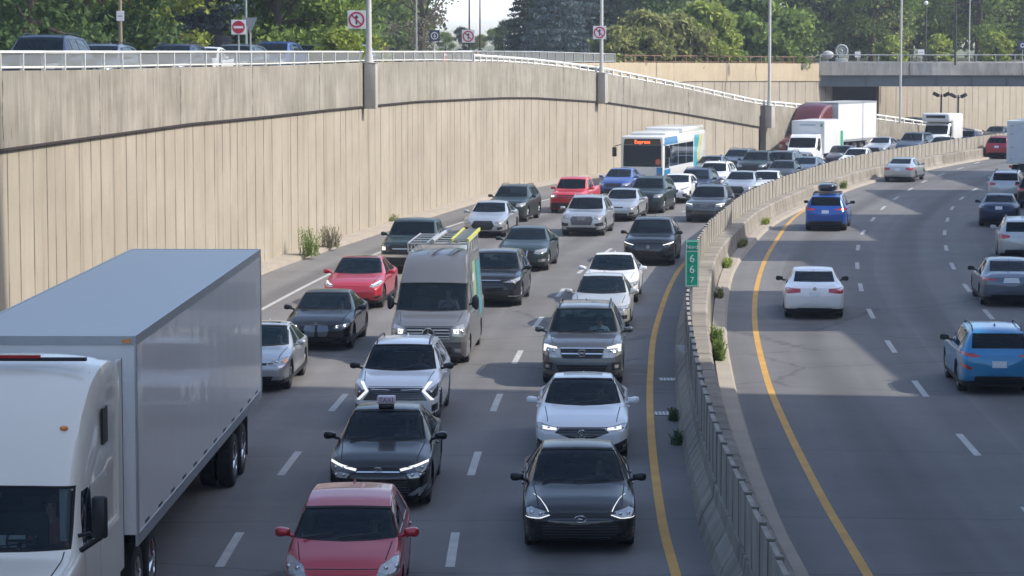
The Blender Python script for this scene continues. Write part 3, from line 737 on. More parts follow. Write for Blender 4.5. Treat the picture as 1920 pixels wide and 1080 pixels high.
TR = [ # key, leaf, px, distance, scale, label
 (KA, L_DARK, -40, 118, 1.0, "dark leafy tree at the far left edge behind the parked dark van"),
 (KC_, L_DARK, 60, 104, 0.8, "dark tree with lit green sprays right behind the dark van"),
 (KB_, L_MID, 95, 128, .9, "mid green tree between the two dark trees above the dark van"),
 (KA, L_DARK, 165, 112, .95, "deep shadowed tree left of the wooden pole with the small sign"),
 (KB_, L_MID, 215, 135, 1.0, "leafy tree standing behind the wooden pole with the small sign"),
 (KC_, L_LIGHT, 292, 116, .72, "bright yellow green tree left of the blue spruce"),
 (KA, L_MID, 262, 150, 1.0, "tall green tree behind the bright yellow green tree"),
 (KA, L_DARK, 345, 150, 1.05, "dark tree rising behind the left blue spruce"),
 (KA, L_DARK, 465, 140, 1.0, "dark tree behind the no entry sign"),
 (KB_, L_MID, 520, 122, .9, "green tree right of the no entry sign"),
 (KC_, L_DARK, 545, 150, 1.0, "dark tree between the no entry sign and the tall white pole"),
 (KC_, L_MID, 610, 126, .8, "green tree just left of the tall white pole"),
 (KB_, L_LIGHT, 655, 136, .66, "yellow green tree with low branches behind the tall white pole"),
 (KA, L_MID, 590, 165, 1.0, "tall tree at the back left of the tall white pole"),
 (KA, L_MID, 700, 232, 1.3, "tall green tree rising behind the glass kiosk, left side"),
 (KC_, L_MID, 748, 240, 1.15, "leafy tree directly behind the glass kiosk"),
 (KC_, L_DARK, 720, 262, 1.5, "dark tree at the very back above the kiosk roof"),
 (KSP, L_BROWN, 792, 218, .95, "sparse brownish tree whose branches reach into the patch of sky"),
 (KSP, L_BROWN, 752, 235, 1.15, "thin leaved brownish tree above the kiosk"),
 (KA, L_DARK, 1190, 226, 1.2, "dark leafy tree right of the large blue spruce"),
 (KB_, L_DARK, 1260, 245, 1.4, "dark green tree behind the olive shrubs"),
 (KA, L_DARK, 1345, 235, 1.3, "dark tree left of the lamp pole rising from the wall end"),
 (KC_, L_DARK, 1420, 250, 1.35, "dark tree behind the lamp pole rising from the wall end"),
 (KB_, L_MID, 1505, 244, 1.2, "green tree behind the round shrub by the bridge"),
 (KA, L_DARK, 1560, 250, 1.2, "dark tree behind the white spiral sculpture"),
 (KC_, L_MID, 1635, 246, 1.15, "sunlit green tree right of the white spiral sculpture"),
 (KA, L_DARK, 1600, 275, 1.5, "tall dark tree at the back behind the spiral sculpture"),
 (KB_, L_MID, 1700, 258, 1.25, "green tree behind the tall pale pole by the bridge"),
 (KSP, L_OLIVE, 1680, 244, 1.15, "thin olive tree just left of the black lamp post on the bridge"),
 (KA, L_MID, 1765, 262, 1.3, "broad green tree between the two black lamp posts on the bridge"),
 (KC_, L_DARK, 1740, 285, 1.5, "dark tree far behind the two black lamp posts on the bridge"),
 (KC_, L_MID, 1835, 256, 1.25, "bright green tree right of the black lamp posts"),
 (KB_, L_LIGHT, 1890, 262, 1.0, "yellow green tree near the blue sign on the bridge"),
 (KA, L_DARK, 1905, 282, 1.5, "tall dark tree at the far right edge"),
 (KB_, L_MID, 1955, 262, 1.3, "green tree cut by the right edge of the picture"),
 (KA, L_DARK, 1130, 262, 1.45, "dark tree rising behind the no left turn pole"),
 (KA, L_DARK, 1050, 275, 1.05, "low dark tree at the back beside the patch of sky"),
]
for key, mt, px, D, sc, lab in TR: tree(key, mt, at_px(px, D), D, lab, sc)
# far background trees seen low in the sky gap and closing the back of the wood
for i, (px, D, sc, mt) in enumerate(((835, 300, .30, L_MID), (868, 310, .36, L_DARK), (900, 300, .27, L_OLIVE), (928, 290, .33, L_MID), (952, 280, .42, L_DARK))):
    tree(KB_, mt, at_px(px, D), D, ("low %s tree in the distance below the patch of sky, %s of the five" % (("green", "dark", "olive", "pale green", "deep green")[i], ("first", "second", "middle", "fourth", "rightmost")[i])), sc)
vv = []
rg = np.random.default_rng(5)
def wood(px0, px1, D, H, n):
    c = np.c_[rg.uniform((px0 - 960) / F_PX * D, (px1 - 960) / F_PX * D, n), D + rg.uniform(0, 14, n), PLAT + H * rg.uniform(0, 1, n) ** .8]
    c[:, 2] -= 0.12 * H * np.sin(c[:, 0] * 0.9) * (c[:, 2] > PLAT + H * .6)
    vv.append(c)
wood(-250, 700, 172, 15, 15000); wood(640, 800, 300, 20, 6000); wood(985, 2150, 300, 24, 17000)
o = link("wood", quad_mesh("wood", quads(np.vstack(vv), 0.55, 9), L_DARK)); props(o, "dense dark wood closing the background behind the single trees", "wood", kind='stuff')
KCN = ('c', 21, 9.5, 2.9); KCN2 = ('c', 22, 10, 3.3)
for px, D, sc, mt, lab in ((378, 124, .72, L_BLUE, "blue spruce between the yellow green tree and the no entry sign"), (420, 136, .8, L_BLUE, "second blue spruce just left of the no entry sign, further back"),
        (1045, 208, .98, L_BLUE, "large blue spruce left of the no left turn sign on its tall pole"), (985, 214, .8, L_CON, "dark conifer at the right edge of the patch of sky"),
        (1008, 226, 1.05, L_CON, "tall dark conifer behind the large blue spruce"), (1098, 222, 1.1, L_BLUE, "spruce right behind the large blue spruce"), (1150, 215, .9, L_CON, "dark conifer right of the no left turn sign")):
    tree(KCN if mt is L_CON else KCN2, mt, at_px(px, D), D, lab, sc)
# shrubs overhanging the far wall
for i, (px, sc, mt, lab) in enumerate(((1205, .95, L_OLIVE, "leftmost olive shrub spilling over the far wall"), (1255, 1.1, L_OLIVE, "second olive shrub from the left on the far wall"),
        (1310, 1.25, L_OLIVE, "olive shrub in the middle of the far wall with brown stems"), (1362, 1.3, L_LIGHT, "yellowish shrub next to the lamp pole on the far wall"),
        (1400, 1.0, L_MID, "small green shrub behind the lamp pole on the far wall"), (1480, 1.65, L_MID, "tall rounded green shrub beside the bridge end"))):
    p = min(BW, key=lambda q: abs(proj(q.x, q.y, 7)[0] - px)); q = p + Vector((-1.3, 1.6)) * (1.2 if sc < 1.4 else 1.5)
    tree(KBU if i % 2 else KBU2, mt, q.x, q.y, lab, sc, z=PLAT - 0.3, cat="shrub", name="shrub")
tree(KBU, L_LIGHT, at_px(640, 118), 118, "low yellow green shrub behind the tall white pole", .55, cat="shrub", name="shrub")
for px, D, sc, lab in ((1672, 232, .7, "low bright shrub beyond the bridge left of the tall pale pole"), (1760, 240, .75, "low green shrub beyond the bridge railing between the lamp posts"), (1862, 240, .8, "low yellowish shrub beyond the bridge near the blue sign")):
    tree(KBU2, L_LIGHT, at_px(px, D), D, lab, sc, cat="shrub", name="shrub")
# weeds
def weed(X, Y, z, h, w, nb, label, mat, dirx=0.0):
    bm = bmesh.new(); rg = random.Random(int(X * 97 + Y * 13))
    for k in range(nb):
        a = rg.uniform(0, 6.28); r = w * rg.random() ** .6; x, y = r * math.cos(a), r * math.sin(a) * 1.6; hh = h * rg.uniform(.45, 1.0); lx, ly = rg.uniform(-.25, .25) * h, rg.uniform(-.25, .25) * h
        prev = Vector((x, y, 0)); wd = 0.012 + 0.01 * rg.random()
        for s in range(3):
            t = (s + 1) / 3; nx = Vector((x + lx * t * t, y + ly * t * t, hh * t))
            u = Vector((math.cos(a + 1.5), math.sin(a + 1.5), 0)) * wd * (1 - .25 * s)
            bm.faces.new([bm.verts.new(q) for q in (prev - u, prev + u, nx + u * .8, nx - u * .8)])
            for q in range(3):
                c = prev.lerp(nx, rg.random()); d = Vector((rg.uniform(-1, 1), rg.uniform(-1, 1), rg.uniform(.1, 1))).normalized() * rg.uniform(.05, .12) * (h ** .5); e = d.cross(Vector((0, 0, 1))).normalized() * .022
                bm.faces.new([bm.verts.new(p) for p in (c, c + d * .5 + e, c + d, c + d * .5 - e)])
            prev = nx
    r = thing("weed_clump", label, "weeds", (X, Y, z))
    from_bm("leaves", bm, mat, r); return r
p = P(580, 478, .15); weed(p.x, p.y, .12, 1.1, .38, 80, "tall weeds growing at the foot of the left wall", L_MID)
p = P(606, 468, .15); weed(p.x + .2, p.y + 1.5, .12, .9, .4, 80, "smaller reddish weeds beside the tall weeds at the left wall", L_BROWN)
p = P(735, 415, .15); weed(p.x, p.y, .12, .4, .35, 50, "small tuft at the left curb beside the dark pickup", L_OLIVE)
wd = []
for k, (D, h, nb, lab, mt, ln) in enumerate(((68.5, .62, 150, "tall green weeds on the road side of the median below the green marker", L_MID, 1.7), (72.5, .5, 110, "bushy weeds along the median just below the green marker", L_MID, 1.6),
        (86, .28, 90, "dry weeds along the median foot behind the green marker", L_OLIVE, 3.0), (98, .36, 120, "yellowish weeds on the median curve behind the green marker", L_LIGHT, 3.6),
        (108, .32, 110, "long strip of dry weeds at the median foot opposite the white sedan", L_OLIVE, 4.0), (121, .34, 90, "weed patch left of the blue car with roof box", L_LIGHT, 2.6), (151, .5, 90, "weeds by the far median near the silver sedan", L_MID, 1.5))):
    i = min(range(len(FENCE)), key=lambda q: abs(FENCE[q].y - D)); t_ = FT[i]; q = FENCE[i] + Vector((t_.y, -t_.x)) * .80
    o = weed(q.x, q.y, .08, h, .22, nb, lab, mt); o.scale = (.75, ln, 1); o.rotation_euler = (0, 0, math.atan2(t_.y, t_.x) - math.pi / 2)
for D, lab in ((58.2, "dark weeds at the foot of the left side of the median"), (54.5, "second clump of dark weeds left of the median, nearer")):
    i = min(range(len(FENCE)), key=lambda q: abs(FENCE[q].y - D)); q = FENCE[i] + Vector((FT[i].y, -FT[i].x)) * -.45; weed(q.x, q.y, 0, .3, .12, 45, lab, L_DARK)

# ------------------------------------------------------------------ poles, lamps, signs
def wall_at(px, c=MW):
    return min((k for k in range(len(c)) if c[k].y > 50), key=lambda k: abs(proj(c[k].x, c[k].y, 6)[0] - px))
def lamp_arm(root, z, L_, mat, ang=0.0):
    bm = bmesh.new(); d = Vector((math.cos(ang), math.sin(ang), 0))
    cyl_between(bm, (0, 0, z), d * L_ * .5 + Vector((0, 0, z + .45)), .05, .045, 8); cyl_between(bm, d * L_ * .5 + Vector((0, 0, z + .45)), d * L_ + Vector((0, 0, z + .6)), .045, .04, 8)
    from_bm("arm", bm, mat, root, 50)
    bm = bmesh.new(); box(bm, -.4, .4, -.14, .14, -.08, .08, bev=.05); bmesh.ops.transform(bm, matrix=Matrix.Translation(d * (L_ + .3) + Vector((0, 0, z + .58))) @ Matrix.Rotation(ang, 4, 'Z'), verts=bm.verts)
    from_bm("lamp_head", bm, mat, root, 50)
def street_lamp(X, Y, z0, H, r, mat, label, arm=2.0, name="street_lamp", ang=0.0):
    root = thing(name, label, "street lamp", (X, Y, z0))
    bm = bmesh.new(); cyl_between(bm, (0, 0, .35), (0, 0, H), r, r * .6, 12); from_bm("pole", bm, mat, root, 50)
    bm = bmesh.new(); cyl_between(bm, (0, 0, 0), (0, 0, .36), r * 1.5, r * 1.35, 12); cyl_between(bm, (0, 0, -.0), (0, 0, .05), r * 2.1, r * 2.1, 12); from_bm("base", bm, mat, root, 50)
    if arm: lamp_arm(root, H, arm, mat, ang)
    return root
POLEM = plain("pale_galvanised_pole", (0.50, 0.49, 0.45), 0.55, noise=0.2, scale=1.0)
for px, pil_w, rr, lab in ((682, .46, .13, "tall pale lamp post standing on the grey wall pilaster nearest the camera"), (1125, .5, .12, "tall pale lamp post carrying the no through sign on the wall crest"), (1433, .5, .12, "tall pale lamp post at the end of the upper wall band above the box truck")):
    i = wall_at(px); p = MW[i]; n_ = Vector((MT[i].y, -MT[i].x)); ang = math.atan2(MT[i].y, MT[i].x); zt = M_TOP[i]
    street_lamp(*(p + n_ * 0.28), zt - 0.02, 12.5, rr, POLEM, lab, 2.6, ang=ang - math.pi / 2)
    pil = thing("pilaster", "grey concrete pilaster carrying " + ("the nearest tall lamp post" if px == 682 else "the lamp post with the no through sign" if px == 1125 else "the lamp post at the end of the wall band"), "pilaster", (*(p + n_ * .3), 0), ang)
    bm = bmesh.new(); zl = M_LINE[min(i, KL - 1)]; box(bm, -pil_w / 2, pil_w / 2, -.32, .19, zl - .1, zt - .02, bev=.02); from_bm("shaft", bm, PILAST, pil, 40)
    bm = bmesh.new(); box(bm, -pil_w / 2 - .03, pil_w / 2 + .03, -.35, .2, zt - .0195, zt + .0, bev=0); from_bm("cap", bm, PILAST, pil)
def simple_pole(px, py_base, D, ztop, r, mat, label, name="pole", cat="pole"):
    X = at_px(px, D); zb = PLAT if py_base is None else z_at(D, py_base)
    root = thing(name, label, cat, (X, D, zb)); bm = bmesh.new(); cyl_between(bm, (0, 0, 0), (0, 0, ztop - zb), r, r * .75, 10); from_bm("shaft", bm, mat, root, 50); return root
r = simple_pole(1689, 232, 200, 19, .09, POLEM, "tall pale lamp post in front of the far wall right of the white trailer", "street_lamp", "street lamp"); lamp_arm(r, 16.5, 2, POLEM)
r = street_lamp(at_px(462, 108), 108, PLAT, 10.5, .06, plain("green_grey_pole", (.22, .27, .25), .5), "thin grey green lamp post just right of the no entry sign", 1.5)
r = street_lamp(at_px(781, 200), 200, PLAT, 10.5, .07, STEEL, "thin grey lamp post in front of the glass kiosk", 1.5)
r = street_lamp(at_px(880, 230), 230, PLAT, 11, .08, DSTEEL, "thick dark lamp post at the left of the patch of sky", 0)
r = street_lamp(at_px(900, 236), 236, PLAT, 6.8, .08, DSTEEL, "dark lamp post with hooked top in the patch of sky", .8)
for px, H, lab in ((1735, 4.6, "black lamp post on the bridge with small white globe, left one"), (1791, 5.6, "black lamp post on the bridge parapet with bright globe, right one")):
    rt = simple_pole(px, 122, 212.3 if px == 1791 else 219.5, 6.9 + H, .085, DSTEEL, lab, "street_lamp", "street lamp")
    bm = bmesh.new(); bmesh.ops.create_uvsphere(bm, u_segments=14, v_segments=8, radius=.17); bmesh.ops.translate(bm, vec=(0, 0, 6.9 + H - rt.location.z + .15), verts=bm.verts); from_bm("lamp_globe", bm, WHITEP, rt, 60)
simple_pole(1817, None, 230, 19, .05, POLEM, "thin white mast behind the black lamp posts on the bridge")
for px, y0, y1, D, lab in ((1766, 176, 252, 214, "black twin head floodlight mast, left of the pair by the far wall"), (1798, 178, 250, 210, "black twin head floodlight mast, right of the pair by the far wall")):
    zb, zt = 0.0, z_at(D, y0); rt = thing("floodlight_mast", lab, "floodlight mast", (at_px(px, D), D, zb))
    bm = bmesh.new(); cyl_between(bm, (0, 0, 0), (0, 0, zt), .09, .07, 10); from_bm("pole", bm, DSTEEL, rt, 50)
    for s in (-1, 1):
        bm = bmesh.new(); box(bm, -.26, .26, -.12, .12, -.14, .14, bev=.04); bmesh.ops.transform(bm, matrix=Matrix.Translation((s * .42, 0, zt - .05)) @ Matrix.Rotation(s * -.45, 4, 'Y'), verts=bm.verts); cyl_between(bm, (0, 0, zt - .25), (s * .3, 0, zt - .1), .035, .035, 6)
        from_bm("lamp_head", bm, DSTEEL, rt, 50)
SIGNW = plain("sign_white", (.68, .66, .68), .5, noise=.08); SIGNR = plain("sign_red", (.42, .02, .05), .5); SIGNB = plain("sign_blue_black", (.02, .035, .09), .5); SIGNK = plain("sign_black", (.015, .015, .02), .5); SIGNG = plain("sign_green", (.0, .30, .17), .45, noise=.08); SIGNBK = plain("sign_back_grey", (.22, .24, .25), .5)
def ring(bm, r0, r1, y, seg=28, mi=0):
    A = [[bm.verts.new((r * math.cos(t), y, r * math.sin(t))) for r in (r0, r1)] for t in [2 * math.pi * i / seg for i in range(seg)]]
    for i in range(seg): bm.faces.new((A[i][0], A[i][1], A[(i+1) % seg][1], A[(i+1) % seg][0])).material_index = mi
def poly(bm, pts, y, mi=0):
    f = bm.faces.new([bm.verts.new((a, y, b)) for a, b in pts]); f.material_index = mi; return f
def disc(bm, r, y, seg=28, mi=0): return poly(bm, [(r * math.cos(2 * math.pi * i / seg), r * math.sin(2 * math.pi * i / seg)) for i in range(seg)], y, mi)
def sign(px, py, D, size, kind, label, pole=True, polemat=STEEL, h=None, zfoot=None, px_off=0.0):
    X = at_px(px, D); z = z_at(D, py); zf = PLAT if zfoot is None else zfoot
    root = thing("road_sign", label, "road sign", (X, D, zf)); s = size; h = h or size
    bm = bmesh.new(); box(bm, -s / 2, s / 2, -.012, .012, -h / 2, h / 2, bev=.008)
    face = from_bm("sign_panel", bm, {'ahead': SIGNW, 'noentry': SIGNW, 'metro': SIGNB, 'box': SIGNW, 'blue': SIGNB, 'back': SIGNBK}[kind], root); face.location = (0, 0, z - zf)
    bm = bmesh.new(); mats = [SIGNR]
    if kind == 'ahead':
        mats = [SIGNR, SIGNK]; ring(bm, s * .34, s * .44, -.018)
        poly(bm, [(-.045*s, -.26*s), (.045*s, -.26*s), (.045*s, .12*s), (-.045*s, .12*s)], -.016, 1); poly(bm, [(-.13*s, .10*s), (.13*s, .10*s), (0, .27*s)], -.0165, 1)
        poly(bm, [(-.27*s, .21*s), (-.21*s, .27*s), (.27*s, -.21*s), (.21*s, -.27*s)], -.0175, 0)
    elif kind == 'noentry':
        mats = [SIGNR, SIGNW]; disc(bm, s * .44, -.016); poly(bm, [(-.33*s, -.08*s), (.33*s, -.08*s), (.33*s, .08*s), (-.33*s, .08*s)], -.019, 1)
    elif kind == 'metro':
        mats = [SIGNW]; ring(bm, s * .28, s * .37, -.016); poly(bm, [(-.04*s, -.05*s), (.04*s, -.05*s), (.04*s, .22*s), (-.04*s, .22*s)], -.016); poly(bm, [(-.15*s, .0), (0, -.22*s), (.15*s, .0)], -.0165)
    elif kind == 'box':
        mats = [SIGNK]; poly(bm, [(-.3*s, -.05*h), (.3*s, -.05*h), (.3*s, .02*h), (-.3*s, .02*h)], -.016)
    elif kind == 'blue':
        mats = [SIGNW]; ring(bm, s * .14, s * .24, -.016)
    if kind != 'back':
        bmesh.ops.recalc_face_normals(bm, faces=bm.faces); y_ = from_bm("sign_symbol", bm, mats, face)
    else: bm.free()
    if pole:
        bm = bmesh.new(); cyl_between(bm, (px_off, .045, 0), (px_off, .045, z - zf + h * .5), .03, .03, 8); from_bm("post", bm, polemat, root, 50)
    return root
sign(448, 51, 96, .52, 'noentry', "square white no entry sign with red disc and white bar")
simple_pole(227, None, 92, z_at(92, -30), .075, plain("weathered_wood", (.24, .19, .13), .9), "weathered wooden utility pole behind the dark cars", "utility_pole", "utility pole")
sign(227, 30, 91.7, .26, 'box', "small white sign fixed to the wooden pole", pole=False, h=.34)
bm = bmesh.new(); 
rt = thing("road_sign", "back of a grey triangular sign just right of the no entry sign", "road sign", (at_px(470, 100), 100, PLAT)); zc = z_at(100, 48)
f = [bm.verts.new(q) for q in ((-.27, 0, zc - PLAT + .3), (.27, 0, zc - PLAT + .3), (0, 0, zc - PLAT - .3))]; bm.faces.new(f)
g = bmesh.ops.extrude_face_region(bm, geom=bm.faces[:]); bmesh.ops.translate(bm, vec=(0, .02, 0), verts=[q for q in g['geom'] if isinstance(q, bmesh.types.BMVert)]); from_bm("sign_panel", bm, SIGNBK, rt)
bm = bmesh.new(); cyl_between(bm, (0, .05, 0), (0, .05, zc - PLAT + .3), .03, .03, 8); from_bm("post", bm, STEEL, rt, 50)
rt = thing("notice_board", "dark rounded board standing in front of the left blue spruce", "notice board", (at_px(418, 112), 112, PLAT)); bm = bmesh.new(); box(bm, -.36, .36, -.04, .04, 1.0, 1.9, bev=.03); from_bm("board", bm, SIGNK, rt, 40)
bm = bmesh.new(); cyl_between(bm, (0, .08, 0), (0, .08, 1.85), .04, .04, 8); from_bm("post", bm, DSTEEL, rt, 50)
sign(669, 37, 118, .80, 'ahead', "no through traffic sign half hidden behind the nearest tall lamp post", px_off=-.33)
sign(878, 68, 200, .95, 'ahead', "square no through traffic sign below the patch of sky", polemat=DSTEEL)
i = wall_at(1124); p = MW[i] + Vector((MT[i].y, -MT[i].x)) * .28
sign(1124, 61, p.y - .17, .82, 'ahead', "square no through traffic sign fixed high on the tall lamp post at the wall crest", pole=False)
sign(815, 67, 190, .72, 'metro', "square dark blue sign with white ring and downward arrow beside the kiosk", polemat=SIGNW, h=.8)
sign(1727, 98, 218, .5, 'box', "small white notice on the bridge below the left black lamp post", h=.45)
sign(1608, 102, 216, .45, 'box', "small white sign beside the spiral sculpture", h=.45)
sign(1917, 85, 222, .8, 'blue', "blue sign in a grey frame at the right end of the bridge", h=.7)
# kilometre marker
zt = .8; D = 65.8; Xk = at_px(1299, D); mk = thing("kilometre_marker", "tall narrow green kilometre marker reading 66 7 on the median fence", "road sign", (Xk, D, 2.12), math.radians(4))
bm = bmesh.new(); box(bm, -.17, .17, -.04, .04, 0.12, 1.28, bev=.012); from_bm("sign_panel", bm, SIGNG, mk)
bm = bmesh.new(); ring_ = [(-.155, .14), (.155, .14), (.155, 1.26), (-.155, 1.26)]; inn = [(-.138, .157), (.138, .157), (.138, 1.243), (-.138, 1.243)]
for k in range(4): bm.faces.new([bm.verts.new((q[0], -.043, q[1])) for q in (ring_[k], ring_[(k+1) % 4], inn[(k+1) % 4], inn[k])])
bm.faces.new([bm.verts.new(q) for q in ((-.13, -.044, 1.0), (.13, -.044, 1.0), (.13, -.044, 1.015), (-.13, -.044, 1.015))]); from_bm("border", bm, SIGNW, mk)
for s_, z_, sz in (("Nord", 1.11, .13), ("6", .82, .27), ("6", .55, .27), ("7", .29, .2)): text_obj(s_, sz, SIGNW, mk, (0, -.045, z_), (math.pi / 2, 0, 0))
bm = bmesh.new(); box(bm, -.03, .03, .04, .08, -1.38, 1.2); from_bm("post", bm, STEEL, mk)
# glass kiosk
D = 235; kx = at_px(770, D); kz = PLAT; Wk = 2.9; zt = z_at(D, 36) - PLAT
k = thing("entrance_kiosk", "small grey kiosk with glass front and dark roof band behind the railing", "kiosk", (kx, D, kz))
bx("floor_slab", (-Wk/2, Wk/2, 0, 3.4, -.02, .12), DECKC, k)
bx("roof", (-Wk/2 - .15, Wk/2 + .15, -.15, 3.5, zt - .95, zt), plain("kiosk_fascia", (.06, .055, .065), .6), k)
bx("wall", (-Wk/2, -Wk/2 + .12, .05, 3.3, .12, zt - .953), STEEL, k); bx("wall", (Wk/2 - .5, Wk/2, .05, 3.3, .12, zt - .953), STEEL, k); bx("wall", (-Wk/2 + .12, Wk/2 - .5, 3.18, 3.3, .12, zt - .953), DSTEEL, k)
for a, b in ((-Wk/2 + .15, -.55), (-.45, .3), (.38, Wk/2 - .53)):
    bx("window", (a, b, .1, .13, .2, zt - 1.0), DGLASS, k)
for a in (-.5, .34): bx("mullion", (a - .03, a + .03, .06, .16, .12, zt - .953), STEEL, k)
k2 = thing("entrance_kiosk", "dark low canopy left of the glass kiosk", "canopy", (at_px(725, D + 2), D + 2, PLAT)); bx("roof", (-1.0, .95, 0, 3, zt - 1.3, zt - .25), plain("dark_fascia", (.03, .03, .05), .6), k2)
for a in (-.9, .8): bx("post", (a - .05, a + .05, .1, .2, 0, zt - 1.303), DSTEEL, k2)
# spiral sculpture beyond the bridge rail
sc_ = thing("spiral_sculpture", "white round spiral sculpture standing behind the bridge railing", "sculpture", (at_px(1578, 221), 221, PLAT))
SCW = plain("sculpture_white", (.33, .35, .34), .7, noise=.3, scale=4)
for r0, th in ((.46, .09), (.26, .07)):
    bm = bmesh.new(); n1, n2 = 26, 8
    V = [[bm.verts.new(((r0 + th * math.cos(b)) * math.cos(a), th * math.sin(b), (r0 + th * math.cos(b)) * math.sin(a) + 1.05)) for b in [2*math.pi*j/n2 for j in range(n2)]] for a in [2*math.pi*i/n1 for i in range(n1)]]
    for i in range(n1):
        for j in range(n2): bm.faces.new((V[i][j], V[i][(j+1) % n2], V[(i+1) % n1][(j+1) % n2], V[(i+1) % n1][j]))
    o = from_bm("ring", bm, SCW, sc_, 60)
bm = bmesh.new(); bmesh.ops.create_uvsphere(bm, u_segments=14, v_segments=8, radius=.13); bmesh.ops.translate(bm, vec=(0, 0, 1.05), verts=bm.verts); from_bm("hub", bm, SCW, sc_, 60)
bx("foot", (-.5, .5, -.2, .2, 0, .42), SCW, sc_, bev=.06)
rk = thing("white_dish", "low white rounded hut roof left of the spiral sculpture", "shelter", (at_px(1552, 219), 219, PLAT)); bm = bmesh.new()
bmesh.ops.create_uvsphere(bm, u_segments=16, v_segments=8, radius=.5); bmesh.ops.scale(bm, vec=(1, .7, .7), verts=bm.verts); bmesh.ops.translate(bm, vec=(0, 0, .72), verts=bm.verts); from_bm("dome", bm, SCW, rk, 60); bx("post", (-.06, .06, -.06, .06, 0, .7), SCW, rk)
# hexagon sign shape hanging in front of far wall and orange cones etc.
for px, D, lab in ((832, 205, "orange traffic drum beside the kiosk"), (893, 205, "red traffic drum under the no through traffic sign")):
    dr = thing("traffic_drum", lab, "traffic drum", (at_px(px, D), D, PLAT)); bm = bmesh.new(); cyl_between(bm, (0, 0, .05), (0, 0, 1.0), .25, .2, 14); from_bm("drum", bm, plain("drum_orange", (.6, .07, .03), .5), dr, 50)
    bm = bmesh.new(); cyl_between(bm, (0, 0, .7), (0, 0, .85), .252, .245, 14); from_bm("band", bm, SIGNW, dr, 50); bx("base", (-.32, .32, -.32, .32, 0, .06), RUBBER, dr)
# drain grates and small litter on the shoulder
for px, py, lab in ((1246, 776, "dark drain grate in the shoulder, nearer one"), (1254, 712, "dark drain grate in the shoulder, farther one")):
    p = P(px, py); g_ = thing("drain_grate", lab, "drain grate", (p.x, p.y, .0)); bx("frame", (-.24, .24, -.3, .3, 0.004, .012), DSTEEL, g_)
    for q in range(5): bx("bar", (-.2 + q * .085, -.17 + q * .085, -.26, .26, .0125, .018), STEEL, g_)
p = P(1292, 700); cb = thing("concrete_block", "pale broken concrete block leaning on the left foot of the median", "concrete block", (p.x - .02, p.y, 0), .05)
bm = bmesh.new(); vs = box(bm, -.22, .12, -1.2, .9, 0, .62, bev=.03)
for v_ in bm.verts:
    if v_.co.z > .3 and v_.co.y < 0: v_.co.x += .1; v_.co.z *= .8
from_bm("block", bm, plain("pale_concrete", (.36, .35, .33), .9, noise=.25, bump=.4), cb, 40)
from mathutils.bvhtree import BVHTree

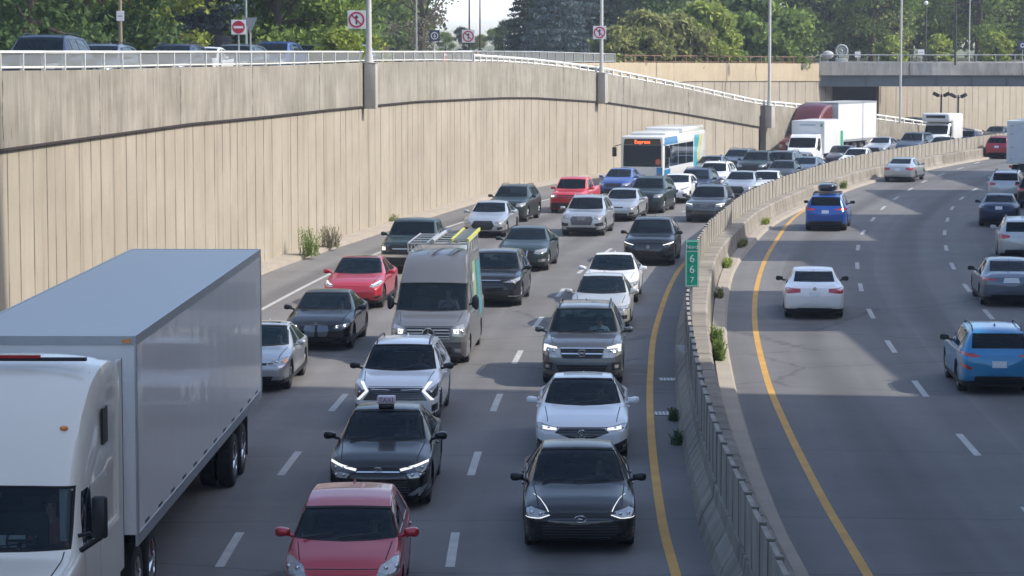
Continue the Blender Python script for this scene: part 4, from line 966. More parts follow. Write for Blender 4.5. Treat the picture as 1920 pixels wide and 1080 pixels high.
# ------------------------------------------------------------------ vehicles: a lofted shell cut into panels, glass and lamps
# local axes: front bumper at x = 0, body runs to x = L; the car's own left side is at -y; z up
def sm(tab, x, w=0.10):
    return sum(interp(tab, x + w * k) for k in (-1, -.5, 0, .5, 1)) / 5
PLAN = [(0, .80), (.05, .86), (.16, .925), (.4, .975), (.85, 1.0)]
def shell(S):
    L, W, H = S['L'], S['W'], S['H']; hw = W / 2
    top, belt, cab = S['top'], S['belt'], S['cab']
    plan = S.get('plan', PLAN); pr = S.get('plan_r', [(0, .84), (.05, .89), (.15, .94), (.4, .98), (.8, 1.0)])
    zb0 = S.get('zb', 0.19); crown = S.get('crown', .055); bz = S.get('bulge', .05)
    xs = sorted(set([round(q, 3) for q in [0, .02, .05, .09, .14, .2, .28, .36, .46] + [L - q for q in (0, .02, .05, .09, .14, .2, .28, .36, .46)] + [.46 + (L - .92) * i / 44 for i in range(1, 44)]]))
    bm = bmesh.new(); rings = []; rows = []
    def section(x):
        w = hw * min(interp(plan, x), interp(pr, L - x)); zt = sm(top, x, S.get('sm', .09)); zs = min(sm(belt, x), zt - .04)
        zb = zb0 + max(0, .12 - x) * .5 + max(0, .12 - (L - x)) * .9
        wt = min(hw * sm(cab, x), w * .97); cr_ = min(crown, (zt - zs) * .5)
        zm = zb + (zs - zb) * .52
        up = max(0.0, min(1.0, (zt - zs - .12) / .2))
        ym, zmid = w * .955 + (wt - w * .955) * .5 + .018 * up, zs + (zt - cr_ - zs) * .5
        ctl = [(0, zb), (w * .6, zb), (w * .93, zb + .015), (w * .985, zb + .10), (w, zm), (w * .992, zs - .10 * min(1, (zs - zb))), (w * .955, zs), (ym, zmid), (wt, zt - cr_), (wt * .86, zt - cr_ * .42), (wt * .5, zt - cr_ * .1), (0, zt)]
        out = []; p = [Vector(q) for q in ctl]; p = [Vector((-ctl[1][0], ctl[1][1]))] + p + [Vector((-ctl[-2][0], ctl[-2][1]))]
        for i in range(1, len(p) - 2):
            for k in range(3):
                t = k / 3; q = 0.5 * ((2 * p[i]) + (-p[i-1] + p[i+1]) * t + (2*p[i-1] - 5*p[i] + 4*p[i+1] - p[i+2]) * t*t + (-p[i-1] + 3*p[i] - 3*p[i+1] + p[i+2]) * t**3); out.append(q)
        out.append(Vector(ctl[-1])); out[0].x = 0
        return out
    def ring(pts, x):
        half = [bm.verts.new((x, q.x, q.y)) for q in pts]
        other = [bm.verts.new((x, -q.x, q.y)) for q in pts[1:-1]]
        return half + other[::-1]
    for x in xs: rows.append((x, section(x)))
    def capset(pts, x, sgn):
        zc = (pts[0].y + pts[-1].y) / 2; res_ = []
        for r_ in (.97, .88, .7, .45, .2):
            res_.append(([Vector((q.x * r_, zc + (q.y - zc) * r_)) for q in pts], x - sgn * bz * (1 - r_ ** 2.2)))
        return res_
    allr = [(p_, x_) for p_, x_ in capset(rows[0][1], rows[0][0], 1)][::-1] + [(p_, x_) for x_, p_ in rows] + capset(rows[-1][1], rows[-1][0], -1)
    R_ = [ring(p_, x_) for p_, x_ in allr]; n = len(R_[0])
    for a, b in zip(R_, R_[1:]):
        for i in range(n): bm.faces.new((a[i], a[(i+1) % n], b[(i+1) % n], b[i]))
    bm.faces.new(R_[0]); bm.faces.new(R_[-1][::-1])
    # let the nose lean: pull the top of the front back, the chin too
    rk = S.get('rake', .10); zr = interp(top, 0.0)
    for v in bm.verts:
        if v.co.x < .55:
            t = max(0, (v.co.z - .55) / max(.1, zr - .4)); v.co.x += rk * min(t, 1.2) ** 1.5 * (1 - max(0, v.co.x) / .55)
            if v.co.z < .38: v.co.x += (.38 - v.co.z) * .35 * (1 - max(0, v.co.x) / .55)
        if v.co.x > L - .5:
            rr = S.get('rake_r', .10); t = max(0, (v.co.z - .75) / .5); v.co.x -= rr * min(t, 1.3) * (1 - max(0, L - v.co.x) / .5)
            if v.co.z < .42: v.co.x -= (.42 - v.co.z) * .4 * (1 - max(0, L - v.co.x) / .5)
    bmesh.ops.recalc_face_normals(bm, faces=bm.faces)
    return bm
AX = {'x': (1, 2), 'y': (0, 2), 'z': (0, 1)}
def inside(pt, poly_):
    c = False; n = len(poly_); j = n - 1
    for i in range(n):
        xi, yi = poly_[i]; xj, yj = poly_[j]
        if (yi > pt[1]) != (yj > pt[1]) and pt[0] < (xj - xi) * (pt[1] - yi) / (yj - yi) + xi: c = not c
        j = i
    return c
def cut(bm, lay, axis, poly_, pid, test):
    a, b = AX[axis]; mg = .012
    lo = (min(p[0] for p in poly_) - mg, min(p[1] for p in poly_) - mg); hi = (max(p[0] for p in poly_) + mg, max(p[1] for p in poly_) + mg)
    cand = []
    for f in bm.faces:
        c = f.calc_center_median()
        if not test(c, f.normal): continue
        A = [v.co[a] for v in f.verts]; B = [v.co[b] for v in f.verts]
        if max(A) < lo[0] or min(A) > hi[0] or max(B) < lo[1] or min(B) > hi[1]: continue
        cand.append(f)
    if not cand: return
    for i in range(len(poly_)):
        p, q = poly_[i], poly_[(i + 1) % len(poly_)]
        co = [0, 0, 0]; co[a], co[b] = p; no = [0, 0, 0]; no[a], no[b] = q[1] - p[1], p[0] - q[0]
        if abs(no[a]) + abs(no[b]) < 1e-6: continue
        es = list({e for f in cand for e in f.edges}); vs = list({v for f in cand for v in f.verts})
        r = bmesh.ops.bisect_plane(bm, geom=cand + es + vs, plane_co=co, plane_no=no, dist=1e-4)
        cand = list({f for f in r['geom'] if isinstance(f, bmesh.types.BMFace)} | {f for f in cand if f.is_valid})
    for f in cand:
        if f.is_valid:
            c = f.calc_center_median()
            if inside((c[a], c[b]), poly_): f[lay] = pid
def mir(poly_): return [(-p[0], p[1]) for p in poly_]
def circle(cx, cz, r, n=18): return [(cx + r * math.cos(2*math.pi*i/n), cz + r * math.sin(2*math.pi*i/n)) for i in range(n)]
WHEELS = {}
def wheel_meshes(r, w, rim):
    k = (round(r, 3), round(w, 3), rim.name)
    if k in WHEELS: return WHEELS[k]
    seg = 28; bm = bmesh.new()
    prof = [(r * .62, -w / 2 + .02), (r * .7, -w / 2), (r * .93, -w / 2 + .005), (r, -w / 2 + .035), (r, w / 2 - .035), (r * .93, w / 2 - .005), (r * .7, w / 2), (r * .62, w / 2 - .02)]
    V = [[bm.verts.new((pr_ * math.cos(a), py_, pr_ * math.sin(a))) for pr_, py_ in prof] for a in [2 * math.pi * i / seg for i in range(seg)]]
    for i in range(seg):
        for j in range(len(prof) - 1): bm.faces.new((V[i][j], V[i][j+1], V[(i+1) % seg][j+1], V[(i+1) % seg][j]))
    bmesh.ops.recalc_face_normals(bm, faces=bm.faces); t = bpy.data.meshes.new("wheel"); bm.to_mesh(t); bm.free(); t.materials.append(RUBBER); smooth_mesh(t, 45)
    bm = bmesh.new(); R = r * .64
    cyl_between(bm, (0, -w * .36, 0), (0, w * .1, 0), R, R, 24, mi=1)
    prof = [(R, -w * .47), (R * .93, -w * .49), (R * .90, -w * .40)]
    V = [[bm.verts.new((pr_ * math.cos(a), py_, pr_ * math.sin(a))) for pr_, py_ in prof] for a in [2 * math.pi * i / 24 for i in range(24)]]
    for i in range(24):
        for j in range(2): bm.faces.new((V[i][j], V[i][j+1], V[(i+1) % 24][j+1], V[(i+1) % 24][j]))
    for q in range(5):
        a0 = 2 * math.pi * q / 5
        for da in (-.17, .17):
            p0 = Vector((math.cos(a0) * R * .12, -w * .42, math.sin(a0) * R * .12)); p1 = Vector((math.cos(a0 + da) * R * .93, -w * .44, math.sin(a0 + da) * R * .93))
            cyl_between(bm, p0, p1, R * .10, R * .07, 5)
    cyl_between(bm, (0, -w * .36, 0), (0, -w * .47, 0), R * .2, R * .17, 12)
    bmesh.ops.recalc_face_normals(bm, faces=bm.faces)
    rm = bpy.data.meshes.new("rim"); bm.to_mesh(rm); bm.free(); rm.materials.append(rim); rm.materials.append(BLACK); smooth_mesh(rm, 40)
    WHEELS[k] = (t, rm); return t, rm
def add_wheels(root, S, xs, r, w, rim, ytrack=None, dual=False):
    t, rm = wheel_meshes(r, w, rim)
    for x in xs:
        for sgn in (-1, 1):
            o = link("wheel", t, root); o.location = (x, sgn * ((ytrack if ytrack else S['W'] / 2 - w / 2 - .03)), r); o.rotation_euler = (0, 0, 0 if sgn < 0 else math.pi)
            rr = link("rim", rm, o)
def quadface(bm, pts, mi=0):
    f = bm.faces.new([bm.verts.new(p) for p in pts]); f.material_index = mi; return f
def emblem(kind, mat, parent, loc, size=.12):
    """the badge as it looks, standing a little proud of the nose"""
    bm = bmesh.new(); s = size
    def bar(y0, z0, y1, z1, w): cyl_between(bm, (0, y0 * s, z0 * s), (0, y1 * s, z1 * s), w * s, seg=6)
    def oval(ry, rz, w, n=18):
        for i in range(n):
            a, b = 2*math.pi*i/n, 2*math.pi*(i+1)/n; bar(ry*math.cos(a), rz*math.sin(a), ry*math.cos(b), rz*math.sin(b), w)
    if kind == 'hwide': bar(-.32, -.38, -.38, .38, .09); bar(.32, -.38, .38, .38, .09); bar(-.32, 0, .32, 0, .08); [bar(*q, .06) for q in ((-.55, .5, .55, .5), (.55, .5, .45, -.5), (.45, -.5, -.45, -.5), (-.45, -.5, -.55, .5))]
    elif kind == 'hoval': oval(.85, .5, .08); bar(-.4, -.32, -.25, .32, .09); bar(.25, -.32, .4, .32, .09); bar(-.3, -.06, .3, .06, .08)
    elif kind == 'caliper': oval(.5, .55, .07); bar(-.28, -.42, -.06, .4, .08); bar(.28, -.42, .06, .4, .08); bar(-.18, -.12, .18, -.12, .05)
    elif kind == 'star': oval(.6, .6, .06); bar(0, 0, 0, .58, .08); bar(0, 0, .5, -.29, .08); bar(0, 0, -.5, -.29, .08)
    elif kind == 'ovals': oval(.7, .45, .07); oval(.22, .42, .06); bar(-.55, .22, .55, .22, .06)
    elif kind == 'rings': [[bar(c + .3*math.cos(2*math.pi*i/12), .3*math.sin(2*math.pi*i/12), c + .3*math.cos(2*math.pi*(i+1)/12), .3*math.sin(2*math.pi*(i+1)/12), .05) for i in range(12)] for c in (-.66, -.22, .22, .66)]
    elif kind == 'disc': cyl_between(bm, (-.01, 0, 0), (.01, 0, 0), .5 * s, seg=14)
    elif kind == 'chev': bar(-.5, .2, 0, -.2, .08); bar(0, -.2, .5, .2, .08)
    o = from_bm("emblem", bm, mat, parent, 50); o.location = loc; return o
DRIVERS = []
def build_person():
    """seated driver: one skinned body, arms forward to the wheel; hair is a child"""
    bm = bmesh.new()
    J = {'pel': (.12, 0, .0, .15), 'wst': (.10, 0, .18, .135), 'chs': (.06, 0, .38, .155), 'nck': (.05, 0, .56, .062), 'hd0': (.03, 0, .64, .085), 'hd1': (.025, 0, .74, .095), 'hd2': (.045, 0, .81, .07),
         'sl': (.07, -.19, .47, .07), 'el': (-.12, -.27, .27, .047), 'wl': (-.34, -.17, .34, .033), 'hl': (-.40, -.15, .38, .036), 'sr': (.07, .19, .47, .07), 'er': (-.12, .27, .27, .047), 'wr': (-.34, .17, .34, .033), 'hr': (-.40, .15, .38, .036),
         'kl': (-.35, -.12, .08, .085), 'fl': (-.62, -.12, -.2, .055), 'kr': (-.35, .12, .08, .085), 'fr': (-.62, .12, -.2, .055)}
    E = [('pel', 'wst'), ('wst', 'chs'), ('chs', 'nck'), ('nck', 'hd0'), ('hd0', 'hd1'), ('hd1', 'hd2'), ('chs', 'sl'), ('sl', 'el'), ('el', 'wl'), ('wl', 'hl'), ('chs', 'sr'), ('sr', 'er'), ('er', 'wr'), ('wr', 'hr'), ('pel', 'kl'), ('kl', 'fl'), ('pel', 'kr'), ('kr', 'fr')]
    names = list(J); me = bpy.data.meshes.new("p"); me.from_pydata([J[k][:3] for k in names], [(names.index(a), names.index(b)) for a, b in E], [])
    o = bpy.data.objects.new("p", me); C.objects.link(o); md = o.modifiers.new("s", 'SKIN')
    for i, k in enumerate(names): me.skin_vertices[0].data[i].radius = (J[k][3] * .8, J[k][3] * (1.0 if k[:2] != 'ch' else 1.15)); 
    me.skin_vertices[0].data[0].use_root = True
    o.modifiers.new("u", 'SUBSURF').levels = 1
    bpy.context.view_layer.update()
    res_ = bpy.data.meshes.new_from_object(o.evaluated_get(bpy.context.evaluated_depsgraph_get())); bpy.data.objects.remove(o)
    bm.from_mesh(res_)
    for f in bm.faces:
        c = f.calc_center_median(); f.material_index = 1 if (c.z > .55 or (c.x < -.2 and c.z > .3)) else (2 if c.z < .12 and c.x < .05 else 0)
    for z_, dy in ((.745, .034), (.745, -.034)):
        q = bmesh.ops.create_uvsphere(bm, u_segments=8, v_segments=6, radius=.012); bmesh.ops.translate(bm, vec=(-.048, dy, z_), verts=q['verts'])
        for v in q['verts']:
            for f in v.link_faces: f.material_index = 2
    q = bmesh.ops.create_cone(bm, segments=6, radius1=.02, radius2=.006, depth=.035, cap_ends=True); bmesh.ops.transform(bm, matrix=Matrix.Translation((-.06, 0, .705)) @ Matrix.Rotation(math.radians(-70), 4, 'Y'), verts=q['verts'])
    for v in q['verts']:
        for f in v.link_faces: f.material_index = 1
    for sg in (-1, 1):       # fingers closed on the rim of the steering wheel
        for k in range(4):
            a = (-.40 - .012 * k, sg * (.155 + .003 * k), .395 - .022 * k); cyl_between(bm, a, (a[0] - .035, a[1] - sg * .012, a[2] + .006), .011, .009, 6, mi=1); cyl_between(bm, (a[0] - .035, a[1] - sg * .012, a[2] + .006), (a[0] - .03, a[1] - sg * .04, a[2]), .009, .007, 6, mi=1)
        cyl_between(bm, (-.39, sg * .135, .385), (-.42, sg * .115, .41), .012, .009, 6, mi=1)
    body = bpy.data.meshes.new("person"); bm.to_mesh(body); bm.free(); smooth_mesh(body, 60)
    bm = bmesh.new(); bmesh.ops.create_uvsphere(bm, u_segments=14, v_segments=10, radius=.104)
    bmesh.ops.delete(bm, geom=[v for v in bm.verts if v.co.z < -.02 and v.co.x < .02], context='VERTS'); bmesh.ops.translate(bm, vec=(.045, 0, .775), verts=bm.verts)
    hair = bpy.data.meshes.new("hair"); bm.to_mesh(hair); bm.free(); hair.materials.append(HAIR); smooth_mesh(hair, 60)
    return body, hair
PBODY, PHAIR = build_person()
def driver(root, x, y, z, shirt, label, sc=1.0):
    me = PBODY.copy(); me.materials.append(plain("shirt", shirt, .8)); me.materials.append(SKIN); me.materials.append(plain("trousers", (.03, .035, .05), .8))
    M_ = Matrix.Translation(root.location) @ Matrix.Rotation(root.rotation_euler.z, 4, 'Z') @ Matrix.Translation((x, y, z))
    o = link("person", me); o.matrix_world = M_; o.matrix_basis = M_; props(o, label, "person")
    h = link("hair", PHAIR, o); return o
def make_vehicle(name, S, body_mat, label, cat, loc, rz, group=None, near=False):
    """S: shape table -> thing with body, windows, lamps, wheels"""
    L, W, H = S['L'], S['W'], S['H']; hw = W / 2
    bm = shell(S); bvh = BVHTree.FromBMesh(bm); lay = bm.faces.layers.int.new("pid")
    parts = [None]; 
    def pid(nm, mat, depth=.0, par=None): parts.append((nm, mat, depth, par)); return len(parts) - 1
    bm.normal_update()
    wr, wf, wb = S.get('wr', .34), S['wx'][0], S['wx'][1]
    zbelt = lambda x: sm(S['belt'], x)
    # wheel openings
    for wx in S['wx']:
        hole = pid('HOLE', None)
        cut(bm, lay, 'y', circle(wx, wr, wr + .055), hole, lambda c, n: abs(c.y) > hw * .70 and c.z < wr * 2 + .3)
    rear = lambda c, n: n.x > .12 and c.x > L * .5
    front = lambda c, n: n.x < -.12 and c.x < L * .45
    roofy = lambda c, n: n.z > .5
    side = lambda c, n: abs(n.y) > .4
    if 'cladding' in S:
        p_ = pid('cladding', BLACK)
        cut(bm, lay, 'y', [(.0, 0), (L, 0), (L, .34), (L - .75, .34), (L - .8, .38), (wf + .55, .34), (.3, .34), (0, .30)], p_, lambda c, n: abs(c.y) > .2 or c.x < .4 or c.x > L - .4)
    # windshield
    (xc, zc), (xh, zh) = S['ws']; fb = sm(S['cab'], xc) * hw - .015; ft_ = sm(S['cab'], xh) * hw - .02
    wsp = [(-fb, zc), (-fb * .5, zc - .02), (0, zc - .028), (fb * .5, zc - .02), (fb, zc), (ft_, zh), (ft_ * .5, zh + .015), (0, zh + .02), (-ft_ * .5, zh + .015), (-ft_, zh)]
    if near:
        sm0 = pid('SEAM', None)
        cut(bm, lay, 'x', [(y * 1.02 + math.copysign(.012, y) * (y != 0), z + (-.022 if z < (zc + zh) / 2 else .02)) for y, z in wsp], sm0, lambda c, n: n.x < -.1 and xc - .5 < c.x < xh + .5 and c.z > zc - .09)
    p_ = pid('windshield', GLASS if near else S.get('glass', DGLASS), .012); cut(bm, lay, 'x', wsp, p_, lambda c, n: n.x < -.1 and xc - .5 < c.x < xh + .5 and c.z > zc - .06)
    if 'rw' in S:
        (xr0, zr0), (xr1, zr1) = S['rw']; rb = sm(S['cab'], xr1) * hw * S.get('rwk', .95); rt = sm(S['cab'], xr0) * hw * S.get('rwk', .95)
        p_ = pid('rear_window', DGLASS, .01); cut(bm, lay, 'x', [(-rb, zr1), (rb, zr1), (rt, zr0), (-rt, zr0)], p_, lambda c, n: n.x > .1 and c.x > xr0 - .3 and c.z > zr1 - .05)
    for q in S.get('swin', []):
        for sg in (-1, 1):
            p_ = pid('side_window', DGLASS, .008)
            cut(bm, lay, 'y', q, p_, (lambda s_: (lambda c, n: n.y * s_ > .35 and c.y * s_ > 0))(sg))
    def feats(lst, test):
        for nm, mat, pl, both in lst:
            for k, pp in enumerate((pl, mir(pl)) if both else (pl,)):
                p_ = pid(nm, mat, -.004 if nm in ('daytime_light', 'trim') else .006); cut(bm, lay, 'x', pp, p_, test)
    feats(S.get('front', []), front); feats(S.get('rear', []), rear)
    for nm, mat, pl, sg in S.get('sidefeat', []):
        p_ = pid(nm, mat, -.003); cut(bm, lay, 'y', pl, p_, (lambda s_: (lambda c, n: n.y * s_ > .4 and c.y * s_ > 0))(sg))
    for nm, mat, pl, both in S.get('roof', []):
        for pp in ((pl, [(p[0], -p[1]) for p in pl]) if both else (pl,)):
            p_ = pid(nm, mat, .003); cut(bm, lay, 'z', pp, p_, roofy)
    if near:
        zn = interp(S['top'], .07) - .035
        sm2 = pid('SEAM', None)
        cut(bm, lay, 'x', [(-hw * .62, zn), (hw * .62, zn), (hw * .62, zn - .011), (-hw * .62, zn - .011)], sm2, front)
        cut(bm, lay, 'x', [(-hw * .96, .235), (hw * .96, .235), (hw * .96, .222), (-hw * .96, .222)], sm2, front)
    if S.get('seams', True):
        sm_ = pid('SEAM', None)
        for x in S.get('doors', ()):
            cut(bm, lay, 'y', [(x, .34), (x + .014, .34), (x + .014, zbelt(x) - .0), (x, zbelt(x) - .0)], sm_, lambda c, n: abs(n.y) > .5 and abs(c.y) > hw * .8)
        if near:
            hy = hw * .80
            for sg in (-1, 1):
                cut(bm, lay, 'z', [(.30, sg * hy * .90), (xc - .04, sg * hy * 1.0), (xc - .04, sg * (hy + .016)), (.30, sg * (hy * .9 + .016))], sm_, lambda c, n: n.z > .5 and c.x < xc)
            ry = ft_ + .015
            for sg in (-1, 1):
                cut(bm, lay, 'z', [(xh + .05, sg * ry), (L * .80, sg * ry * .98), (L * .80, sg * (ry * .98 - .018)), (xh + .05, sg * (ry - .018))], sm_, lambda c, n: n.z > .6 and c.z > H - .2)
    bm.faces.ensure_lookup_table()
    root = thing(name, label, cat, loc, rz, group)
    # split into objects
    holes = {i for i, p in enumerate(parts) if p and p[0] == 'HOLE'}; seam = {i for i, p in enumerate(parts) if p and p[0] == 'SEAM'}
    byp = {}
    for f in bm.faces: byp.setdefault(f[lay], []).append(f)
    def build(fs, mi_f=None):
        vm = {}; b2 = bmesh.new()
        for f in fs:
            vs = []
            for v in f.verts:
                if v not in vm: vm[v] = b2.verts.new(v.co)
                vs.append(vm[v])
            try: nf = b2.faces.new(vs)
            except ValueError: continue
            if mi_f: nf.material_index = mi_f(f)
        return b2
    b2 = build([f for k, fs in byp.items() if k == 0 or k in seam for f in fs], lambda f: 1 if f[lay] in seam else 0)
    b2.normal_update()
    be = [e for e in b2.edges if e.is_boundary]
    nrm = {v: v.normal.copy() for e in be for v in e.verts}
    ex = bmesh.ops.extrude_edge_only(b2, edges=be)
    nv = [g for g in ex['geom'] if isinstance(g, bmesh.types.BMVert)]
    for v in nv:
        for e in v.link_edges:
            o_ = e.other_vert(v)
            if o_ in nrm: v.co -= nrm[o_] * .022; break
    body = from_bm("body", b2, [body_mat, SEAM], root, 32)
    for k, fs in byp.items():
        if k == 0 or k in seam or k in holes: continue
        nm, mat, depth, par = parts[k]; b3 = build(fs); b3.normal_update()
        if depth:
            for v in b3.verts: v.co -= v.normal * depth
        from_bm(nm, b3, mat, root, 30)
    bm.free()
    # underbody and liners
    b2 = bmesh.new(); yi = hw - .30
    box(b2, .25, L - .25, -yi, yi, S.get('zb', .19) + .02, .52)
    for x0, x1 in ((.12, wf - wr - .1), (wf + wr + .1, wb - wr - .1), (wb + wr + .1, L - .14)):
        if x1 > x0: box(b2, x0, x1, -hw * .90, hw * .90, S.get('zb', .19) + .03, .50)
    from_bm("underbody", b2, BLACK, root)
    add_wheels(root, S, S['wx'], wr, S.get('tw', .22), S.get('rim', RIM))
    # mirrors
    xm = S.get('xm', xc + .42); zm = zbelt(xm) + .10 + S.get('mz', 0)
    for sg in (-1, 1):
        b3 = bmesh.new(); bmesh.ops.create_uvsphere(b3, u_segments=14, v_segments=10, radius=.1)
        ms = S.get('ms', (.85, 1.15, .72))
        for v in b3.verts:
            c = v.co * 10; v.co = Vector([math.copysign(abs(q) ** .62, q) * .1 * m_ for q, m_ in zip(c, ms)])
            if v.co.y * sg < 0: v.co.z *= .8
        for v in b3.verts:
            if v.co.x > .03: v.co.x = .03
        bmesh.ops.translate(b3, vec=(xm, sg * (hw + .10), zm + .02), verts=b3.verts); cyl_between(b3, (xm, sg * (hw * .9), zm - .05), (xm, sg * (hw + .06), zm - .01), .028, .03, 6)
        from_bm("side_mirror", b3, S.get('mirror_mat', body_mat), root, 50)
    # cabin
    if near:
        b3 = bmesh.new(); box(b3, xc + .08, xc + .62, -hw * .78, hw * .78, .5, zc - .06, bev=.05); from_bm("dashboard", b3, SEATM, root, 40)
        xs_ = xh + .32; z0 = zh - 1.0
        for sg in (-1, 1):
            b3 = bmesh.new(); y_ = sg * .37
            box(b3, xs_ - .35, xs_ + .12, y_ - .24, y_ + .24, z0 - .1, z0 + .08, bev=.05); box(b3, 0, .12, -.23, .23, 0, .62, bev=.05, M=Matrix.Translation((xs_ + .08, y_, z0)) @ Matrix.Rotation(.2, 4, 'Y')); box(b3, 0, .09, -.12, .12, 0, .17, bev=.03, M=Matrix.Translation((xs_ + .22, y_, z0 + .66)) @ Matrix.Rotation(.1, 4, 'Y'))
            from_bm("seat", b3, SEATM, root, 40)
        b3 = bmesh.new(); n = 20; cx_, cz_ = xs_ - .52, z0 + .36
        for i in range(n):
            a, b_ = 2*math.pi*i/n, 2*math.pi*(i+1)/n; f_ = lambda q: (cx_ + .07 * math.sin(q), -.37 + .18 * math.cos(q), cz_ + .165 * math.sin(q)); cyl_between(b3, f_(a), f_(b_), .014, seg=6)
        cyl_between(b3, (cx_, -.37, cz_), (cx_ - .2, -.37, cz_ - .1), .03, .03, 8); cyl_between(b3, (cx_, -.55, cz_), (cx_, -.19, cz_), .02, .02, 6); from_bm("steering_wheel", b3, BLACK, root, 50)
        b3 = bmesh.new(); box(b3, xs_ + .6, xs_ + 1.2, -.6, .6, z0 - .2, z0 + .55, bev=.08); from_bm("rear_bench", b3, SEATM, root, 40)
        b3 = bmesh.new()
        for y0, y1 in ((-.52, .1), (.18, .62)): cyl_between(b3, (xc - .02, y1, zc - .01), (xc + .1, y0, zc + .045), .012, .009, 5)
        from_bm("wiper", b3, BLACK, root)
        b3 = bmesh.new(); box(b3, xh - .02, xh + .0, -.1, .1, zh - .11, zh - .05, bev=.01); from_bm("rear_view_mirror", b3, BLACK, root, 40)
        def sx(y, z):
            h = bvh.ray_cast(Vector((-2, y, z)), Vector((1, 0, 0))); return h[0].x if h[0] else None
        for nm, mat, pl, both in S.get('front', []):
            if nm in ('grille', 'lower_grille') and mat in (BLACK, GLOSSBLACK):
                zl, zh2 = min(q[1] for q in pl), max(q[1] for q in pl); b4 = bmesh.new(); k = 0; z = zl + .03; yl, yh = min(q[0] for q in pl), max(q[0] for q in pl)
                while z < zh2 - .02:
                    ys = [yl + (yh - yl) * i / 24 for i in range(25)]; ok = [y for y in ys if inside((y, z), pl)]
                    for y0, y1 in zip(ok, ok[1:]):
                        a_, b_ = sx(y0, z), sx(y1, z)
                        if a_ is not None and b_ is not None: cyl_between(b4, (a_ - .0, y0, z), (b_ - .0, y1, z), .006, seg=4, cap=False)
                    z += .048
                if len(b4.verts): from_bm("grille_slats", b4, S.get('slat', GSLAT), root)
                else: b4.free()
            if nm == 'headlight':
                for sg in (1, -1):
                    cy, cz = sum(q[0] for q in pl) / len(pl), sum(q[1] for q in pl) / len(pl)
                    for dy in (-.07, .07):
                        x_ = sx(sg * (cy + dy), cz)
                        if x_ is not None and inside((cy + dy, cz), pl):
                            b4 = bmesh.new(); bmesh.ops.create_uvsphere(b4, u_segments=10, v_segments=6, radius=.032); bmesh.ops.translate(b4, vec=(x_ + .012, sg * (cy + dy), cz), verts=b4.verts); from_bm("headlight_bulb", b4, CHROME, root, 60)
        for xd in S.get('doors', ())[1:]:
            for sg in (-1, 1):
                zc_ = zbelt(xd) - .11; h = bvh.ray_cast(Vector((xd - .16, sg * 2, zc_)), Vector((0, -sg, 0)))
                if h[0]:
                    y_ = h[0].y; b4 = bmesh.new(); box(b4, xd - .25, xd - .07, min(y_, y_ + sg * .028), max(y_, y_ + sg * .028), zc_ - .015, zc_ + .015, bev=.008); from_bm("door_handle", b4, body_mat, root, 40)
        root['seat'] = (xs_ - .06, -.37, z0 + .02)
    else:
        b3 = bmesh.new(); box(b3, xc + .2, S.get('xin', L - .9), -hw * .72, hw * .72, .5, min(zc, zbelt(L * .5)) - .02); from_bm("cabin_lining", b3, SEATM, root)
    if S.get('rails'):
        x0, x1 = S['rails']; y_ = sm(S['cab'], (x0 + x1) / 2) * hw * .92
        for sg in (-1, 1):
            b3 = bmesh.new(); n = 8; P_ = [(x0 + (x1 - x0) * i / n, sg * y_, sm(S['top'], x0 + (x1 - x0) * i / n) + (.035 if 0 < i < n else -.03)) for i in range(n + 1)]
            for a, b_ in zip(P_, P_[1:]): cyl_between(b3, a, b_, .018, .018, 6)
            from_bm("roof_rail", b3, S.get('rail_mat', BLACK), root, 50)
    if S.get('fin', True):
        b3 = bmesh.new(); xf = S.get('finx', L * .74); zf = sm(S['top'], xf) - .012
        vs = [b3.verts.new(q) for q in ((xf - .1, -.02, zf), (xf + .1, -.03, zf), (xf + .09, 0, zf + .075), (xf + .1, .03, zf), (xf - .1, .02, zf))]
        for q in ((0, 1, 2), (4, 2, 3), (0, 2, 4), (1, 3, 2)): b3.faces.new([vs[k] for k in q])
        from_bm("roof_antenna", b3, body_mat, root)
    for k_, m_, x_, z_, s_ in S.get('emblems', []): emblem(k_, m_, root, (x_, 0, z_), s_)
    for fn in S.get('extra', []): fn(root, S, body_mat)
    return root

# ---- outlines
def sedan(L=4.80, W=1.85, H=1.45, hood=.80, **k):
    d = dict(L=L, W=W, H=H, top=[(0, hood - .13), (.07, hood - .06), (.2, hood), (.6, hood + .09), (1.28, hood + .165), (1.42, hood + .19), (2.16, H - .06), (2.42, H - .012), (2.8, H), (3.25, H - .025), (3.5, H - .075), (L - .62, hood + .30), (L - .2, hood + .25), (L - .04, hood + .19), (L, hood + .13)],
             belt=[(0, hood - .18), (.5, hood - .03), (1.4, hood + .08), (3.0, hood + .12), (L - .7, hood + .17), (L, hood + .08)],
             cab=[(0, .72), (.3, .80), (1.2, .83), (1.45, .815), (2.2, .675), (2.8, .65), (3.4, .64), (L - .62, .72), (L, .74)],
             ws=((1.42, hood + .215), (2.16, H - .075)), rw=((3.5, H - .085), (L - .66, hood + .295)), wx=(.92, L - .98), wr=.335, doors=(1.52, 2.62, 3.62), cladding=True)
    b = hood + .15; r = H - .115
    d['swin'] = [[(1.78, b), (2.0, b + .1), (2.36, r - .01), (2.66, r + .015), (2.66, b)], [(2.74, b), (2.74, r + .015), (3.2, r - .01), (3.55, r - .12), (3.68, b + .02)]]
    d.update(k); return d
